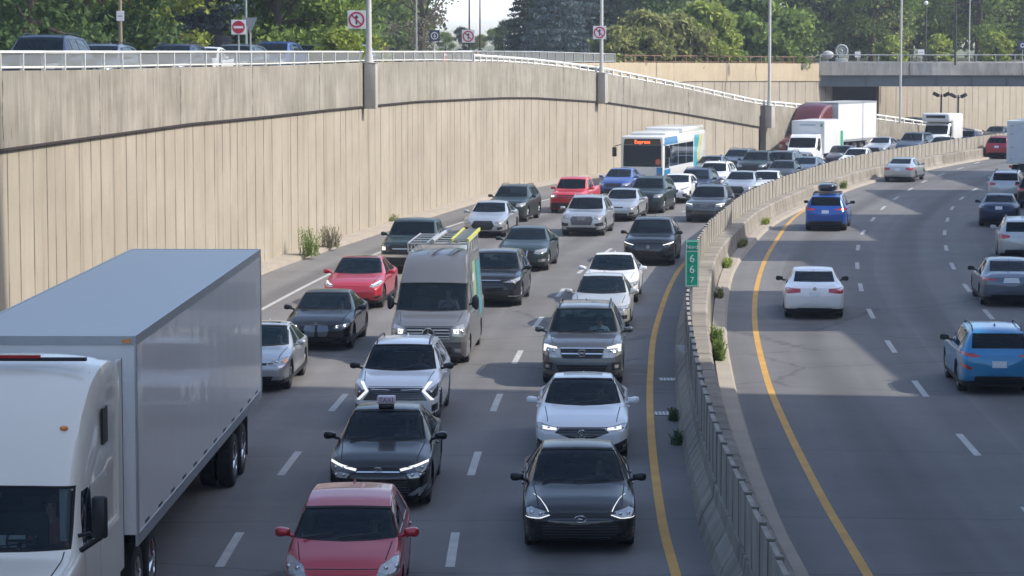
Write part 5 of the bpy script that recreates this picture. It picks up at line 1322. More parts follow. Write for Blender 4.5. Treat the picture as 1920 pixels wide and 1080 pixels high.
def suv(L=4.6, W=1.87, H=1.66, hood=1.0, **k):
    d = dict(L=L, W=W, H=H, top=[(0, hood - .15), (.07, hood - .07), (.22, hood), (.7, hood + .065), (1.16, hood + .10), (1.28, hood + .125), (1.95, H - .085), (2.2, H - .02), (2.7, H), (3.6, H - .03), (L - .42, H - .085), (L - .28, H - .16), (L - .10, hood + .14), (L - .03, hood + .05), (L, hood - .08)],
             belt=[(0, hood - .2), (.5, hood - .05), (1.3, hood + .03), (3.0, hood + .06), (L - .4, hood + .10), (L, hood - .1)],
             cab=[(0, .74), (.3, .83), (1.1, .85), (1.32, .835), (2.0, .70), (2.8, .685), (L - .5, .665), (L - .1, .74), (L, .78)],
             ws=((1.28, hood + .15), (1.95, H - .10)), rw=((L - .34, H - .135), (L - .12, hood + .15)), wx=(.88, L - .92), wr=.365, tw=.24, doors=(1.42, 2.42, 3.36), cladding=True, rails=(2.1, L - .55), bulge=.04, rake_r=.02)
    b = hood + .10; r = H - .135
    d['swin'] = [[(1.66, b), (1.85, b + .12), (2.12, r - .01), (2.44, r + .01), (2.44, b)], [(2.52, b), (2.52, r + .01), (3.34, r), (3.34, b + .01)], [(3.42, b + .015), (3.42, r), (L - .72, r - .04), (L - .52, b + .12)]]
    d.update(k); return d
def hatch(L=4.2, W=1.72, H=1.50, hood=.86, **k):
    d = dict(L=L, W=W, H=H, top=[(0, hood - .16), (.08, hood - .07), (.22, hood), (.6, hood + .09), (.98, hood + .16), (1.1, hood + .19), (1.95, H - .06), (2.2, H - .012), (2.6, H), (3.2, H - .03), (L - .48, H - .11), (L - .16, hood + .20), (L - .04, hood + .12), (L, hood)],
             belt=[(0, hood - .2), (.5, hood - .04), (1.1, hood + .07), (2.8, hood + .11), (L - .4, hood + .16), (L, hood)],
             cab=[(0, .70), (.3, .78), (1.0, .83), (1.15, .82), (2.0, .68), (2.8, .66), (L - .5, .64), (L - .1, .72), (L, .76)],
             ws=((1.1, hood + .215), (1.95, H - .075)), rw=((L - .44, H - .14), (L - .16, hood + .24)), wx=(.82, L - .78), wr=.31, tw=.2, doors=(1.3, 2.3, 3.2), cladding=True)
    b = hood + .14; r = H - .12
    d['swin'] = [[(1.5, b), (1.75, b + .12), (2.14, r - .01), (2.4, r + .01), (2.4, b)], [(2.47, b), (2.47, r + .01), (3.1, r - .02), (3.3, b + .02)]]
    d.update(k); return d
# simple faces used by the farther cars
def face_sedan(h=.80, w=.92, lamp=LAMP, grille=BLACK, kind=0):
    z = h - .10; F = []
    F.append(('headlight', lamp, [(w * .56, z - .12), (w * .62, z - .01), (w * .98, z + .03), (w * 1.02, z - .07), (w * .8, z - .15)], True))
    if kind == 0: F.append(('grille', grille, [(-.42, z + .01), (.42, z + .01), (.46, z - .12), (.36, z - .19), (-.36, z - .19), (-.46, z - .12)], False))
    elif kind == 1: F.append(('grille', grille, [(-.38, z + .01), (.38, z + .01), (.50, z - .2), (.36, z - .38), (-.36, z - .38), (-.50, z - .2)], False))
    else: F.append(('grille', grille, [(-.3, z + .0), (.3, z + .0), (.34, z - .06), (-.34, z - .06)], False))
    if kind != 1: F.append(('lower_grille', BLACK, [(-.55, z - .30), (.55, z - .30), (.48, z - .42), (-.48, z - .42)], False))
    F.append(('fog_light', BLACK, [(w * .66, z - .27), (w * .92, z - .24), (w * .92, z - .36), (w * .7, z - .38)], True))
    return F
def face_suv(h=1.0, w=.93, lamp=LAMP, grille=BLACK, kind=0):
    z = h - .10; F = []
    F.append(('headlight', lamp, [(w * .54, z - .15), (w * .58, z - .01), (w * .98, z + .03), (w * 1.0, z - .10), (w * .85, z - .17)], True))
    if kind == 0: F.append(('grille', grille, [(-.46, z + .01), (.46, z + .01), (.48, z - .17), (.38, z - .26), (-.38, z - .26), (-.48, z - .17)], False))
    else: F.append(('grille', grille, [(-.42, z + .02), (.42, z + .02), (.50, z - .16), (.38, z - .44), (-.38, z - .44), (-.50, z - .16)], False))
    F.append(('lower_grille', BLACK, [(-.6, z - .48), (.6, z - .48), (.5, z - .60), (-.5, z - .60)], False))
    F.append(('fog_light', BLACK, [(w * .64, z - .38), (w * .94, z - .34), (w * .94, z - .50), (w * .68, z - .52)], True))
    return F
def back_sedan(h=.80, w=.92, plate_z=.70):
    z = h + .08
    return [('tail_light', TAIL, [(w * .50, z - .02), (w * .96, z + .02), (w * 1.0, z - .10), (w * .86, z - .15), (w * .55, z - .13)], True), ('licence_plate', PLATE, [(-.16, plate_z), (.16, plate_z), (.16, plate_z + .16), (-.16, plate_z + .16)], False),
            ('rear_valance', BLACK, [(-.6, .18), (.6, .18), (.52, .34), (-.52, .34)], False)]
def back_suv(h=1.0, w=.93, plate_z=.80):
    z = h + .02
    return [('tail_light', TAIL, [(w * .55, z), (w * .98, z + .05), (w * 1.0, z - .08), (w * .8, z - .14), (w * .55, z - .10)], True), ('licence_plate', PLATE, [(-.16, plate_z), (.16, plate_z), (.16, plate_z + .16), (-.16, plate_z + .16)], False),
            ('rear_valance', BLACK, [(-.7, .18), (.7, .18), (.66, .48), (-.66, .48)], False)]
# paints
PT = {k: paint("paint_" + k, c, m_, r_, d_, .22 if max(c) < .08 else .65) for k, (c, m_, r_, d_) in dict(
    black=((.010, .011, .013), .2, .25, .03), darkgrey=((.045, .048, .055), .55, .35, .05), gunmetal=((.09, .095, .10), .6, .35, .05), silver=((.42, .44, .46), .65, .35, .05), beige=((.50, .50, .47), .5, .38, .06),
    white=((.74, .76, .78), .0, .35, .04), pearl=((.68, .70, .72), .1, .35, .06), red=((.42, .018, .035), .25, .35, .04), brightred=((.50, .02, .03), .1, .35, .03), wine=((.30, .02, .04), .45, .3, .04), blue=((.03, .08, .30), .45, .32, .04), navy=((.018, .028, .07), .5, .3, .04),
    azure=((.01, .19, .40), .3, .32, .04), royal=((.015, .085, .36), .4, .3, .04), dgreen=((.03, .05, .048), .5, .35, .05), vangrey=((.115, .118, .125), .15, .42, .05), maroon=((.12, .015, .02), .3, .3, .04), slate=((.10, .13, .17), .6, .35, .05)).items()}
def place_front(px, py, S, toward=True):
    """front bumper (or rear bumper when seen from behind) over the measured picture point -> location, rotation"""
    p = P(px, py); t, _ = heading(p.x, p.y)
    if toward: return (p.x, p.y, 0), math.atan2(t.y, t.x)
    q = p.xy + t * S['L']; return (q.x, q.y, 0), math.atan2(-t.y, -t.x)
def py_for(py, top, S):
    """ground line from the bumper line and the roof line, whichever the photo shows"""
    if top is None: return py
    xr = S['L'] * .5; s_ = (top - Y_H) / (CAM_H - S['H']); D = F_PX / s_ - xr; y2 = Y_H + CAM_H * F_PX / D
    return y2 if py is None else (py * 2 + y2) / 3

# ---- special outlines
PICK = dict(L=5.6, W=1.98, H=1.86, top=[(0, 1.0), (.06, 1.10), (.2, 1.16), (.7, 1.22), (1.3, 1.26), (1.42, 1.29), (2.0, 1.76), (2.2, 1.83), (2.6, 1.86), (3.3, 1.84), (3.5, 1.80), (3.62, 1.40), (3.7, 1.34), (5.5, 1.34), (5.6, 1.2)],
            belt=[(0, .98), (1.4, 1.2), (3.5, 1.24), (5.6, 1.2)], cab=[(0, .80), (1.3, .86), (1.45, .85), (2.1, .76), (3.3, .75), (3.62, .86), (5.6, .9)], ws=((1.42, 1.32), (2.0, 1.74)), wx=(.95, 4.55), wr=.40, tw=.26,
            swin=[[(1.85, 1.26), (2.0, 1.45), (2.2, 1.70), (2.6, 1.71), (2.6, 1.26)], [(2.68, 1.26), (2.68, 1.71), (3.3, 1.70), (3.38, 1.26)]], doors=(1.6, 2.64, 3.5), bulge=.03, rake=.03, rake_r=.0, fin=False, xin=3.4,
            roof=[('truck_bed', BLACK, [(3.8, -.8), (3.8, .8), (5.45, .8), (5.45, -.8)], False)], front=[('grille', BLACK, [(-.56, 1.06), (.56, 1.06), (.52, .72), (-.52, .72)], False), ('headlight', DLAMP, [(.62, 1.06), (.92, 1.06), (.92, .80), (.62, .80)], True),
            ('daytime_light', HIGH, [(.74, .98), (.88, .98), (.88, .86), (.74, .86)], True), ('lower_grille', BLACK, [(-.6, .56), (.6, .56), (.6, .36), (-.6, .36)], False), ('trim', CHROME, [(-.9, .70), (.9, .70), (.9, .60), (-.9, .60)], False), ('trim', CHROME, [(-.5, .92), (.5, .92), (.5, .89), (-.5, .89)], False)])
def variant(d, **k): q = dict(d); q.update(k); return q
RANGER = variant(PICK, L=5.0, W=1.76, H=1.70, top=[(0, .88), (.06, .97), (.2, 1.02), (.7, 1.07), (1.2, 1.1), (1.3, 1.13), (1.82, 1.60), (2.0, 1.67), (2.3, 1.70), (3.0, 1.68), (3.15, 1.62), (3.25, 1.25), (3.35, 1.2), (4.9, 1.2), (5.0, 1.1)], belt=[(0, .86), (1.3, 1.04), (5, 1.08)],
                 ws=((1.3, 1.16), (1.82, 1.58)), wx=(.85, 3.95), wr=.36, swin=[[(1.7, 1.10), (1.85, 1.3), (2.0, 1.54), (2.6, 1.55), (2.6, 1.10)], [(2.66, 1.1), (2.66, 1.55), (2.98, 1.54), (3.0, 1.1)]], doors=(1.42, 2.63), cab=[(0, .80), (1.2, .85), (1.32, .84), (1.9, .75), (3.0, .74), (3.25, .86), (5.0, .9)],
                 roof=[('truck_bed', BLACK, [(3.42, -.72), (3.42, .72), (4.88, .72), (4.88, -.72)], False)], front=[('grille', PT['brightred'], [(-.4, .92), (.4, .92), (.4, .72), (-.4, .72)], False), ('grille', BLACK, [(-.36, .90), (.36, .90), (.36, .86), (-.36, .86)], False), ('grille', BLACK, [(-.36, .79), (.36, .79), (.36, .75), (-.36, .75)], False),
                 ('headlight', LAMP, [(.46, .93), (.80, .93), (.80, .74), (.46, .74)], True), ('daytime_light', HIGH, [(.56, .88), (.72, .88), (.72, .80), (.56, .80)], True), ('lower_grille', BLACK, [(-.75, .52), (.75, .52), (.70, .26), (-.70, .26)], False)])
SPRINT = dict(L=6.9, W=2.02, H=2.75, sm=.13, plan=[(0, .84), (.06, .91), (.2, .96), (.5, .99), (.9, 1)], top=[(0, 1.0), (.08, 1.08), (.3, 1.17), (.85, 1.28), (1.0, 1.34), (1.66, 2.02), (1.8, 2.17), (2.1, 2.44), (2.4, 2.62), (2.9, 2.73), (3.6, 2.75), (6.6, 2.73), (6.84, 2.6), (6.9, 2.4)],
              belt=[(0, .94), (.6, 1.12), (1.2, 1.28), (6.9, 1.3)], cab=[(0, .74), (.5, .84), (.95, .91), (1.7, .87), (2.5, .80), (6.9, .80)], ws=((1.0, 1.37), (1.64, 1.98)), wx=(1.05, 5.0), wr=.36, tw=.24, crown=.10, doors=(1.35, 2.62, 3.9), bulge=.04, rake=.06, rake_r=.02,
              swin=[[(1.62, 1.36), (1.85, 1.75), (2.0, 1.92), (2.52, 1.92), (2.52, 1.36)]], mirror_mat=BLACK, ms=(.8, .95, 2.0), mz=.12, xm=1.45, fin=False, rw=((6.82, 2.3), (6.86, 1.6)), rwk=.5,
              front=[('grille', BLACK, [(-.56, .99), (.56, .99), (.52, .68), (-.52, .68)], False)] + [('trim', STEEL, [(-.54, z), (-.13, z), (-.13, z - .03), (-.54, z - .03)], True) for z in (.95, .87, .79, .73)] +
              [('headlight', LAMP, [(.60, 1.0), (.90, 1.08), (.97, .84), (.90, .76), (.62, .78)], True), ('daytime_light', HIGH, [(.64, .95), (.78, .97), (.78, .84), (.66, .84)], True), ('bumper', plain("grey_bumper", (.06, .06, .065), .5), [(-1.0, .62), (1.0, .62), (1.0, .2), (-1.0, .2)], False), ('lower_grille', BLACK, [(-.6, .5), (.6, .5), (.6, .32), (-.6, .32)], False), ('fog_light', LAMP, [(.68, .46), (.84, .46), (.84, .36), (.68, .36)], True)],
              sidefeat=[('side_decal', plain("teal_decal", (.04, .22, .26), .4), [(4.2, .9), (4.9, 2.3), (6.2, 2.3), (5.2, .9)], -1), ('side_decal', plain("green_decal", (.20, .34, .18), .4), [(2.9, 1.3), (3.6, 2.4), (4.6, 2.4), (3.9, 1.3)], -1), ('side_decal', plain("pale_decal", (.45, .5, .48), .4), [(3.1, 1.9), (3.3, 2.1), (4.0, 2.1), (3.8, 1.9)], -1)],
              emblems=[('star', CHROME, -.035, .84, .24)])
MINIVAN = suv(L=5.0, W=1.98, H=1.75, hood=1.0, rails=None)

SONATA = sedan(L=4.9, W=1.86, H=1.445, hood=.77, rim=DRIM, fin=True, mirror_mat=BLACK,
    front=[('headlight', LAMP, [(.50, .655), (.58, .70), (.80, .735), (.88, .70), (.90, .61), (.74, .585), (.6, .60)], True), ('daytime_light', DRL, [(.50, .648), (.66, .603), (.88, .598), (.88, .586), (.64, .59), (.49, .638)], True),
           ('grille', GLOSSBLACK, [(-.46, .60), (.46, .60), (.64, .50), (.66, .36), (.5, .25), (-.5, .25), (-.66, .36), (-.64, .50)], False), ('fog_light', GLOSSBLACK, [(.72, .42), (.90, .46), (.90, .30), (.74, .26)], True)],
    roof=[('daytime_light', DRL, [(.10, .505), (.10, .522), (.95, .768), (.95, .758)], True)], emblems=[('hoval', CHROME, -.045, .585, .11)])
TLX = sedan(L=4.94, W=1.87, H=1.447, hood=.80, rim=DRIM,
    front=[('grille', GLOSSBLACK, [(-.44, .69), (.44, .69), (.54, .60), (.05, .43), (-.05, .43), (-.54, .60)], False), ('headlight', LAMP, [(.47, .695), (.80, .75), (.93, .74), (.93, .65), (.72, .63), (.50, .635)], True), ('daytime_light', DRL, [(.50, .69), (.78, .715), (.78, .66), (.50, .645)], True),
           ('fog_light', BLACK, [(.50, .28), (.60, .36), (.86, .46), (.92, .44), (.92, .26)], True), ('trim', LAMP, [(.80, .36), (.86, .36), (.86, .31), (.80, .31)], True), ('lower_grille', BLACK, [(-.46, .34), (0, .28), (.46, .34), (.46, .25), (-.46, .25)], False)],
    roof=[('sunroof', DGLASS, [(2.50, -.40), (2.50, .40), (2.95, .40), (2.95, -.40)], False)], emblems=[('caliper', CHROME, -.045, .575, .15)])
PILOT = suv(L=4.95, W=1.99, H=1.79, hood=1.07, wr=.385, mirror_mat=PT['gunmetal'],
    front=[('grille', BLACK, [(-.54, .96), (.54, .96), (.46, .70), (-.46, .70)], False), ('trim', CHROME, [(-.54, .965), (.54, .965), (.53, .93), (-.53, .93)], False), ('trim', CHROME, [(-.50, .83), (.50, .83), (.49, .80), (-.49, .80)], False), ('headlight', LAMP, [(.53, .975), (.86, 1.03), (.95, 1.02), (.96, .80), (.72, .72), (.50, .72)], True),
           ('daytime_light', DRL, [(.84, 1.0), (.93, 1.0), (.93, .86), (.88, .86), (.85, .95), (.6, .93), (.6, .955)], True), ('bumper', PT['slate'], [(-.62, .60), (.62, .60), (.58, .55), (-.58, .55)], False), ('lower_grille', BLACK, [(-.62, .54), (.62, .54), (.55, .36), (-.55, .36)], False), ('fog_light', BLACK, [(.70, .60), (.93, .62), (.93, .42), (.72, .42)], True), ('trim', LAMP, [(.78, .55), (.88, .55), (.88, .47), (.78, .47)], True)],
    emblems=[('hwide', CHROME, -.04, .83, .15)])
SPORT = suv(L=4.6, W=1.87, H=1.66, hood=1.0, rail_mat=BLACK, mirror_mat=BLACK, rim=DRIM,
    front=[('grille', GLOSSBLACK, [(-.60, .87), (.60, .87), (.57, .82), (.57, .78), (.70, .60), (-.70, .60), (-.57, .78), (-.57, .82)], False), ('trim', PT['white'], [(-.5, .845), (-.12, .83), (-.12, .815), (-.55, .825)], True), ('headlight', DLAMP, [(.66, .80), (.90, .94), (.94, .80), (.90, .68), (.82, .64)], True),
           ('daytime_light', DRL, [(.70, .97), (.78, .97), (.64, .81), (.84, .61), (.77, .61), (.575, .80)], True), ('lower_grille', BLACK, [(-.6, .50), (.6, .50), (.5, .36), (-.5, .36)], False), ('fog_light', BLACK, [(.78, .50), (.93, .54), (.93, .38), (.78, .36)], True)])
def taxi_sign(root, S, bmat):
    b3 = bmesh.new(); box(b3, 2.30, 2.50, -.12, .16, S['H'] - .02, S['H'] + .05, bev=.015); from_bm("roof_sign_base", b3, BLACK, root, 40)
    b3 = bmesh.new(); box(b3, 2.32, 2.48, -.15, .19, S['H'] + .052, S['H'] + .20, bev=.025); o = from_bm("roof_sign", b3, plain("sign_lilac_white", (.62, .56, .60), .4), root, 40)
    text_obj("TAXI", .12, plain("sign_purple", (.18, .05, .2), .5), o, (2.316, .02, S['H'] + .126), (math.pi / 2, 0, -math.pi / 2))
CROWN = sedan(L=4.98, W=1.84, H=1.54, hood=.87, wr=.37, rim=DRIM,
    front=[('headlight', DLAMP, [(.36, .745), (.86, .86), (.92, .84), (.92, .72), (.70, .66), (.42, .69)], True), ('daytime_light', DRL, [(.38, .745), (.86, .845), (.87, .815), (.40, .705)], True), ('trim', CHROME, [(-.38, .705), (.38, .705), (.38, .682), (-.38, .682)], False),
           ('headlight', LAMP, [(.50, .66), (.74, .70), (.84, .67), (.74, .60), (.56, .58)], True), ('grille', GLOSSBLACK, [(-.48, .64), (.48, .64), (.62, .30), (-.62, .30)], False), ('trim', CHROME, [(-.45, .285), (.5, .285), (.5, .262), (-.45, .262)], False), ('trim', CHROME, [(.52, .285), (.72, .42), (.88, .48), (.80, .36), (.74, .27), (.70, .27), (.72, .33), (.60, .262)], True)],
    emblems=[('ovals', CHROME, -.04, .745, .09)], extra=[taxi_sign])
REDH = hatch(L=4.1, W=1.70, H=1.52, hood=.86, mirror_mat=None, ws=((.90, 1.055), (1.52, 1.36)), cab=[(0, .70), (.3, .80), (.85, .90), (.92, .90), (1.55, .76), (2.8, .72), (3.6, .70), (4.0, .76), (4.1, .78)],
    top=[(0, .70), (.08, .79), (.22, .86), (.6, .95), (.8, 1.01), (.90, 1.03), (1.52, 1.38), (1.9, 1.475), (2.4, 1.52), (3.2, 1.49), (3.62, 1.41), (3.94, 1.10), (4.06, 1.02), (4.1, .9)],
    swin=[[(1.28, 1.04), (1.45, 1.16), (1.85, 1.37), (2.3, 1.41), (2.3, 1.04)], [(2.37, 1.04), (2.37, 1.41), (3.1, 1.38), (3.3, 1.06)]],
    front=[('headlight', LAMP, [(.50, .66), (.56, .79), (.74, .86), (.84, .84), (.86, .70), (.72, .60)], True), ('grille', BLACK, [(-.4, .66), (.4, .66), (.4, .60), (-.4, .60)], False), ('lower_grille', BLACK, [(-.5, .46), (.5, .46), (.45, .32), (-.45, .32)], False), ('fog_light', BLACK, [(.6, .42), (.8, .44), (.8, .32), (.64, .30)], True)], extra=[])
REDH.pop('mirror_mat')
CIVIC = sedan(L=4.5, W=1.75, H=1.43, hood=.80,
    front=[('headlight', LAMP, [(.40, .665), (.48, .74), (.80, .80), (.88, .78), (.88, .69), (.62, .63)], True), ('trim', AMBER, [(.76, .78), (.87, .775), (.87, .70), (.76, .68)], True), ('grille', BLACK, [(-.38, .70), (.38, .70), (.40, .655), (-.40, .655)], False), ('trim', CHROME, [(-.38, .72), (.38, .72), (.38, .705), (-.38, .705)], False), ('lower_grille', BLACK, [(-.55, .40), (.55, .40), (.48, .27), (-.48, .27)], False)],
    roof=[('sunroof', DGLASS, [(2.5, -.38), (2.5, .38), (2.85, .38), (2.85, -.38)], False)])
BMW = sedan(L=4.78, W=1.85, H=1.44, hood=.81, mirror_mat=BLACK, rim=DRIM,
    front=[('grille', PT['slate'], [(.025, .73), (.30, .72), (.34, .58), (.28, .40), (.05, .40)], True), ('headlight', DLAMP, [(.44, .64), (.50, .72), (.86, .76), (.90, .68), (.70, .60), (.48, .60)], True), ('daytime_light', HIGH, [(.53, .70), (.59, .70), (.59, .635), (.53, .635)], True), ('daytime_light', HIGH, [(.72, .72), (.78, .725), (.78, .66), (.72, .655)], True),
           ('lower_grille', GLOSSBLACK, [(-.6, .38), (.6, .38), (.52, .25), (-.52, .25)], False), ('fog_light', GLOSSBLACK, [(.66, .48), (.90, .50), (.90, .28), (.70, .26)], True), ('trim', CHROME, [(.40, .26), (.62, .26), (.62, .245), (.40, .245)], True)],
    emblems=[('disc', CHROME, -.04, .765, .08)])
TESLA = sedan(L=4.72, W=1.87, H=1.50, hood=.84, wr=.36, fin=False, mirror_mat=None, rim=DRIM,
    front=[('headlight', LAMP, [(.56, .71), (.62, .78), (.86, .89), (.92, .86), (.90, .76), (.72, .70)], True), ('daytime_light', DRL, [(.60, .77), (.66, .79), (.84, .865), (.86, .84), (.70, .76)], True), ('lower_grille', BLACK, [(-.6, .36), (.6, .36), (.5, .27), (-.5, .27)], False), ('fog_light', BLACK, [(.72, .42), (.90, .46), (.90, .36), (.76, .32)], True)],
    roof=[('glass_roof', DGLASS, [(2.4, -.5), (2.4, .5), (3.3, .5), (3.3, -.5)], False)])
TESLA.pop('mirror_mat')
LEXUS = suv(L=4.7, W=1.87, H=1.65, hood=.98, rails=None, front=[('grille', GLOSSBLACK, [(-.40, .78), (.40, .78), (.62, .46), (.55, .40), (-.55, .40), (-.62, .46)], False), ('headlight', LAMP, [(.36, .80), (.60, .86), (.92, .95), (.94, .86), (.66, .78)], True), ('trim', CHROME, [(-.3, .86), (.3, .86), (.3, .84), (-.3, .84)], False), ('fog_light', BLACK, [(.68, .56), (.92, .62), (.92, .40), (.72, .38)], True), ('trim', CHROME, [(.55, .38), (.88, .38), (.88, .355), (.55, .355)], True)])
XOVER = sedan(L=4.9, W=1.9, H=1.50, hood=.88, wr=.36, front=[('grille', BLACK, [(-.40, .80), (.40, .80), (.46, .66), (.30, .38), (-.30, .38), (-.46, .66)], False), ('trim', CHROME, [(-.02, .78), (.02, .78), (.02, .40), (-.02, .40)], False), ('trim', CHROME, [(-.24, .78), (-.20, .78), (-.17, .42), (-.20, .42)], True), ('headlight', LAMP, [(.46, .68), (.52, .80), (.90, .86), (.92, .72), (.66, .64)], True), ('fog_light', LAMP, [(.60, .46), (.88, .50), (.88, .40), (.64, .36)], True), ('lower_grille', BLACK, [(-.5, .34), (.5, .34), (.45, .26), (-.45, .26)], False)])
QX = suv(L=4.7, W=1.93, H=1.68, hood=1.0, rails=None, mirror_mat=BLACK, front=[('grille', GLOSSBLACK, [(-.48, .84), (.48, .84), (.56, .66), (.30, .44), (-.30, .44), (-.56, .66)], False), ('daytime_light', DRL, [(.54, .80), (.92, .90), (.92, .86), (.56, .775)], True), ('headlight', DLAMP, [(.56, .74), (.90, .80), (.90, .74), (.60, .69)], True), ('fog_light', BLACK, [(.60, .52), (.92, .60), (.92, .42), (.64, .38)], True), ('lower_grille', BLACK, [(-.5, .40), (.5, .40), (.45, .3), (-.45, .3)], False)], emblems=[('disc', CHROME, -.05, .72, .14)])
Q5 = suv(L=4.66, W=1.89, H=1.66, hood=.98, rail_mat=CHROME, mirror_mat=None, front=[('grille', plain("grey_grille", (.07, .07, .075), .4), [(-.42, .87), (.42, .87), (.50, .74), (.42, .50), (-.42, .50), (-.50, .74)], False), ('headlight', LAMP, [(.52, .74), (.54, .88), (.90, .92), (.93, .80), (.60, .73)], True), ('fog_light', BLACK, [(.56, .56), (.90, .62), (.92, .46), (.60, .44)], True), ('lower_grille', BLACK, [(-.7, .40), (.7, .40), (.6, .28), (-.6, .28)], False)], emblems=[('rings', CHROME, -.04, .78, .18)])
Q5.pop('mirror_mat'); Q7 = variant(Q5, front=[(a, (DLAMP if a == 'grille' else b), c, d) for a, b, c, d in Q5['front']] + [('daytime_light', DRL, [(.56, .86), (.90, .90), (.90, .87), (.56, .83)], True)])
SED0 = sedan(front=face_sedan(.80, .91, kind=0)); SED1 = sedan(L=4.7, H=1.46, hood=.83, front=face_sedan(.83, .91, kind=1)); SED2 = sedan(L=4.6, W=1.8, hood=.80, front=face_sedan(.80, .89, kind=2))
SUV0 = suv(front=face_suv(1.0, .92)); SUV1 = suv(L=4.8, W=1.92, H=1.72, hood=1.05, front=face_suv(1.05, .94, kind=1)); HAT0 = hatch(W=1.76, front=face_sedan(.86, .86, kind=0), L=4.25)
FOCUS = hatch(L=4.5, W=1.82, H=1.47, hood=.86, front=[('grille', BLACK, [(-.42, .74), (.42, .74), (.38, .58), (-.38, .58)], False), ('headlight', LAMP, [(.46, .76), (.84, .88), (.88, .80), (.60, .70)], True), ('fog_light', BLACK, [(.62, .52), (.84, .56), (.84, .40), (.66, .36)], True), ('lower_grille', BLACK, [(-.5, .34), (.5, .34), (.45, .26), (-.45, .26)], False)])
WAGON = suv(L=4.75, W=1.84, H=1.56, hood=.95, front=face_suv(.95, .9))

def put(nm, S, mat, px, py, top, label, cat, shirt=None, toward=True, near=None, group=None, rz=0.0):
    y = py_for(py, top, S); loc, a = place_front(px, y, S, toward)
    near = near if near is not None else (y > 560 and toward)
    r = make_vehicle(nm, S, mat, label, cat, loc, a + rz, group, near)
    if shirt and near:
        x_, y_, z_ = r['seat']; driver(r, x_, y_, z_, shirt, "driver with hands on the wheel inside the " + ('nearest black sedan' if 'slanting' in label else 'black sedan left of the grey van' if 'twin' in label else label.split(' with ')[0].split(' beside ')[0].split(' behind ')[0].split(' in the ')[0].split(' half')[0]), 1)
    if 'seat' in r.keys(): del r['seat']
    return r
G1 = "oncoming vehicles queuing in the left carriageway"; G2 = "vehicles driving away in the right carriageway"
# inner lane (beside the yellow line)
put("sedan", SONATA, PT['black'], 1088, 1040, None, "black sedan with slanting light lines, nearest car beside the yellow line", "car", (.05, .06, .09), group=G1)
put("sedan", TLX, PT['white'], 1091, 868, None, "white sedan with sunroof and pentagon grille behind the nearest black sedan", "car", (.3, .3, .32), group=G1)
put("suv", PILOT, PT['gunmetal'], 1091, 726, 568, "dark grey sport utility car with large bright headlights behind the white sunroof sedan", "car", (.62, .72, .74), group=G1)
put("hatchback", variant(HAT0, W=1.74, H=1.52), PT['beige'], 1124, 622, 515, "silver beige compact wagon behind the dark grey sport utility car", "car", (.35, .3, .3), near=True, group=G1)
put("sedan", variant(SED2, mirror_mat=PT['white']), PT['white'], 1143, 570, 475, "plain white sedan between the beige wagon and the black sport utility car", "car", near=True, group=G1)
put("suv", QX, PT['black'], 1215, 500, 405, "black sport utility car with thin white light bars near the yellow line", "car", group=G1)
put("suv", Q7, PT['gunmetal'], 1320, 418, 345, "dark grey sport utility car with ring emblem beside the slab fence", "car", group=G1)
put("sedan", SED1, PT['silver'], 1378, 372, 325, "silver sedan next to the slab fence behind the dark ring emblem car", "car", group=G1)
put("sedan", SED0, PT['pearl'], 1424, None, 319, "white sedan whose roof shows just above the slab fence, nearest such roof", "car", group=G1)
put("sedan", SED1, PT['darkgrey'], 1456, None, 300, "dark grey sedan half hidden by the slab fence in front of the white box truck", "car", group=G1)
put("hatchback", FOCUS, PT['slate'], 1498, None, 293, "blue grey hatchback right below the front of the white box truck", "car", group=G1)
put("sedan", SED0, PT['navy'], 1562, None, 272, "dark blue sedan behind the fence at the side of the white box truck", "car", group=G1)
put("sedan", SED2, PT['white'], 1592, None, 277, "white sedan roof behind the fence in front of the tractor trailer", "car", group=G1)
put("sedan", SED1, PT['silver'], 1637, None, 256, "silver sedan behind the fence just right of the big white trailer", "car", group=G1)
put("minivan", MINIVAN, PT['slate'], 1699, None, 247, "blue grey minivan behind the fence below the tall pale lamp post", "car", group=G1)
put("sedan", SED0, PT['dgreen'], 1752, None, 256, "dark green sedan in front of the far white camper truck", "car", group=G1)
put("sedan", SED0, PT['navy'], 1797, None, 244, "dark sedan roof behind the fence right of the far white camper truck", "car", group=G1)
put("sedan", SED1, PT['darkgrey'], 1852, None, 236, "farthest dark grey sedan behind the fence next to the white truck box", "car", group=G1)
# middle lane
put("hatchback", REDH, PT['red'], 640, 1165, None, "bright red hatchback in the foreground cut by the bottom edge", "car", (.30, .33, .38), group=G1)
put("taxi", CROWN, PT['black'], 709, 958, None, "black taxi sedan with pale roof sign behind the red hatchback", "taxi", (.16, .16, .2), group=G1)
put("suv", SPORT, PT['white'], 741, 803, None, "white sport utility car with boomerang lights behind the black taxi", "car", (.25, .25, .27), group=G1)
van = put("van", SPRINT, PT['vangrey'], 803, 687, None, "tall grey delivery van with roof rack and teal side decals", "van", (.5, .3, .3), group=G1)
put("suv", LEXUS, PT['black'], 920, 580, 462, "black sport utility car with wide dark grille right of the grey van", "car", near=True, group=G1)
put("sedan", XOVER, PT['dgreen'], 977, 513, 419, "dark green grey sedan with upright chrome striped grille in the middle lane", "car", group=G1)
put("suv", Q5, PT['silver'], 1090, 442, 368, "silver sport utility car with ring emblem in the middle lane", "car", group=G1)
put("sedan", SED2, PT['silver'], 1155, 413, 357, "silver sedan directly behind the silver ring emblem car", "car", group=G1)
put("suv", SUV1, PT['dgreen'], 1205, 398, 335, "dark sport utility car left of the white hatchback", "car", group=G1)
put("hatchback", FOCUS, PT['white'], 1257, 382, 325, "white hatchback with trapezoid grille in front of the bus", "car", group=G1)
put("suv", SUV0, PT['navy'], 1293, None, 315, "dark blue sport utility car behind the white hatchback", "car", group=G1)
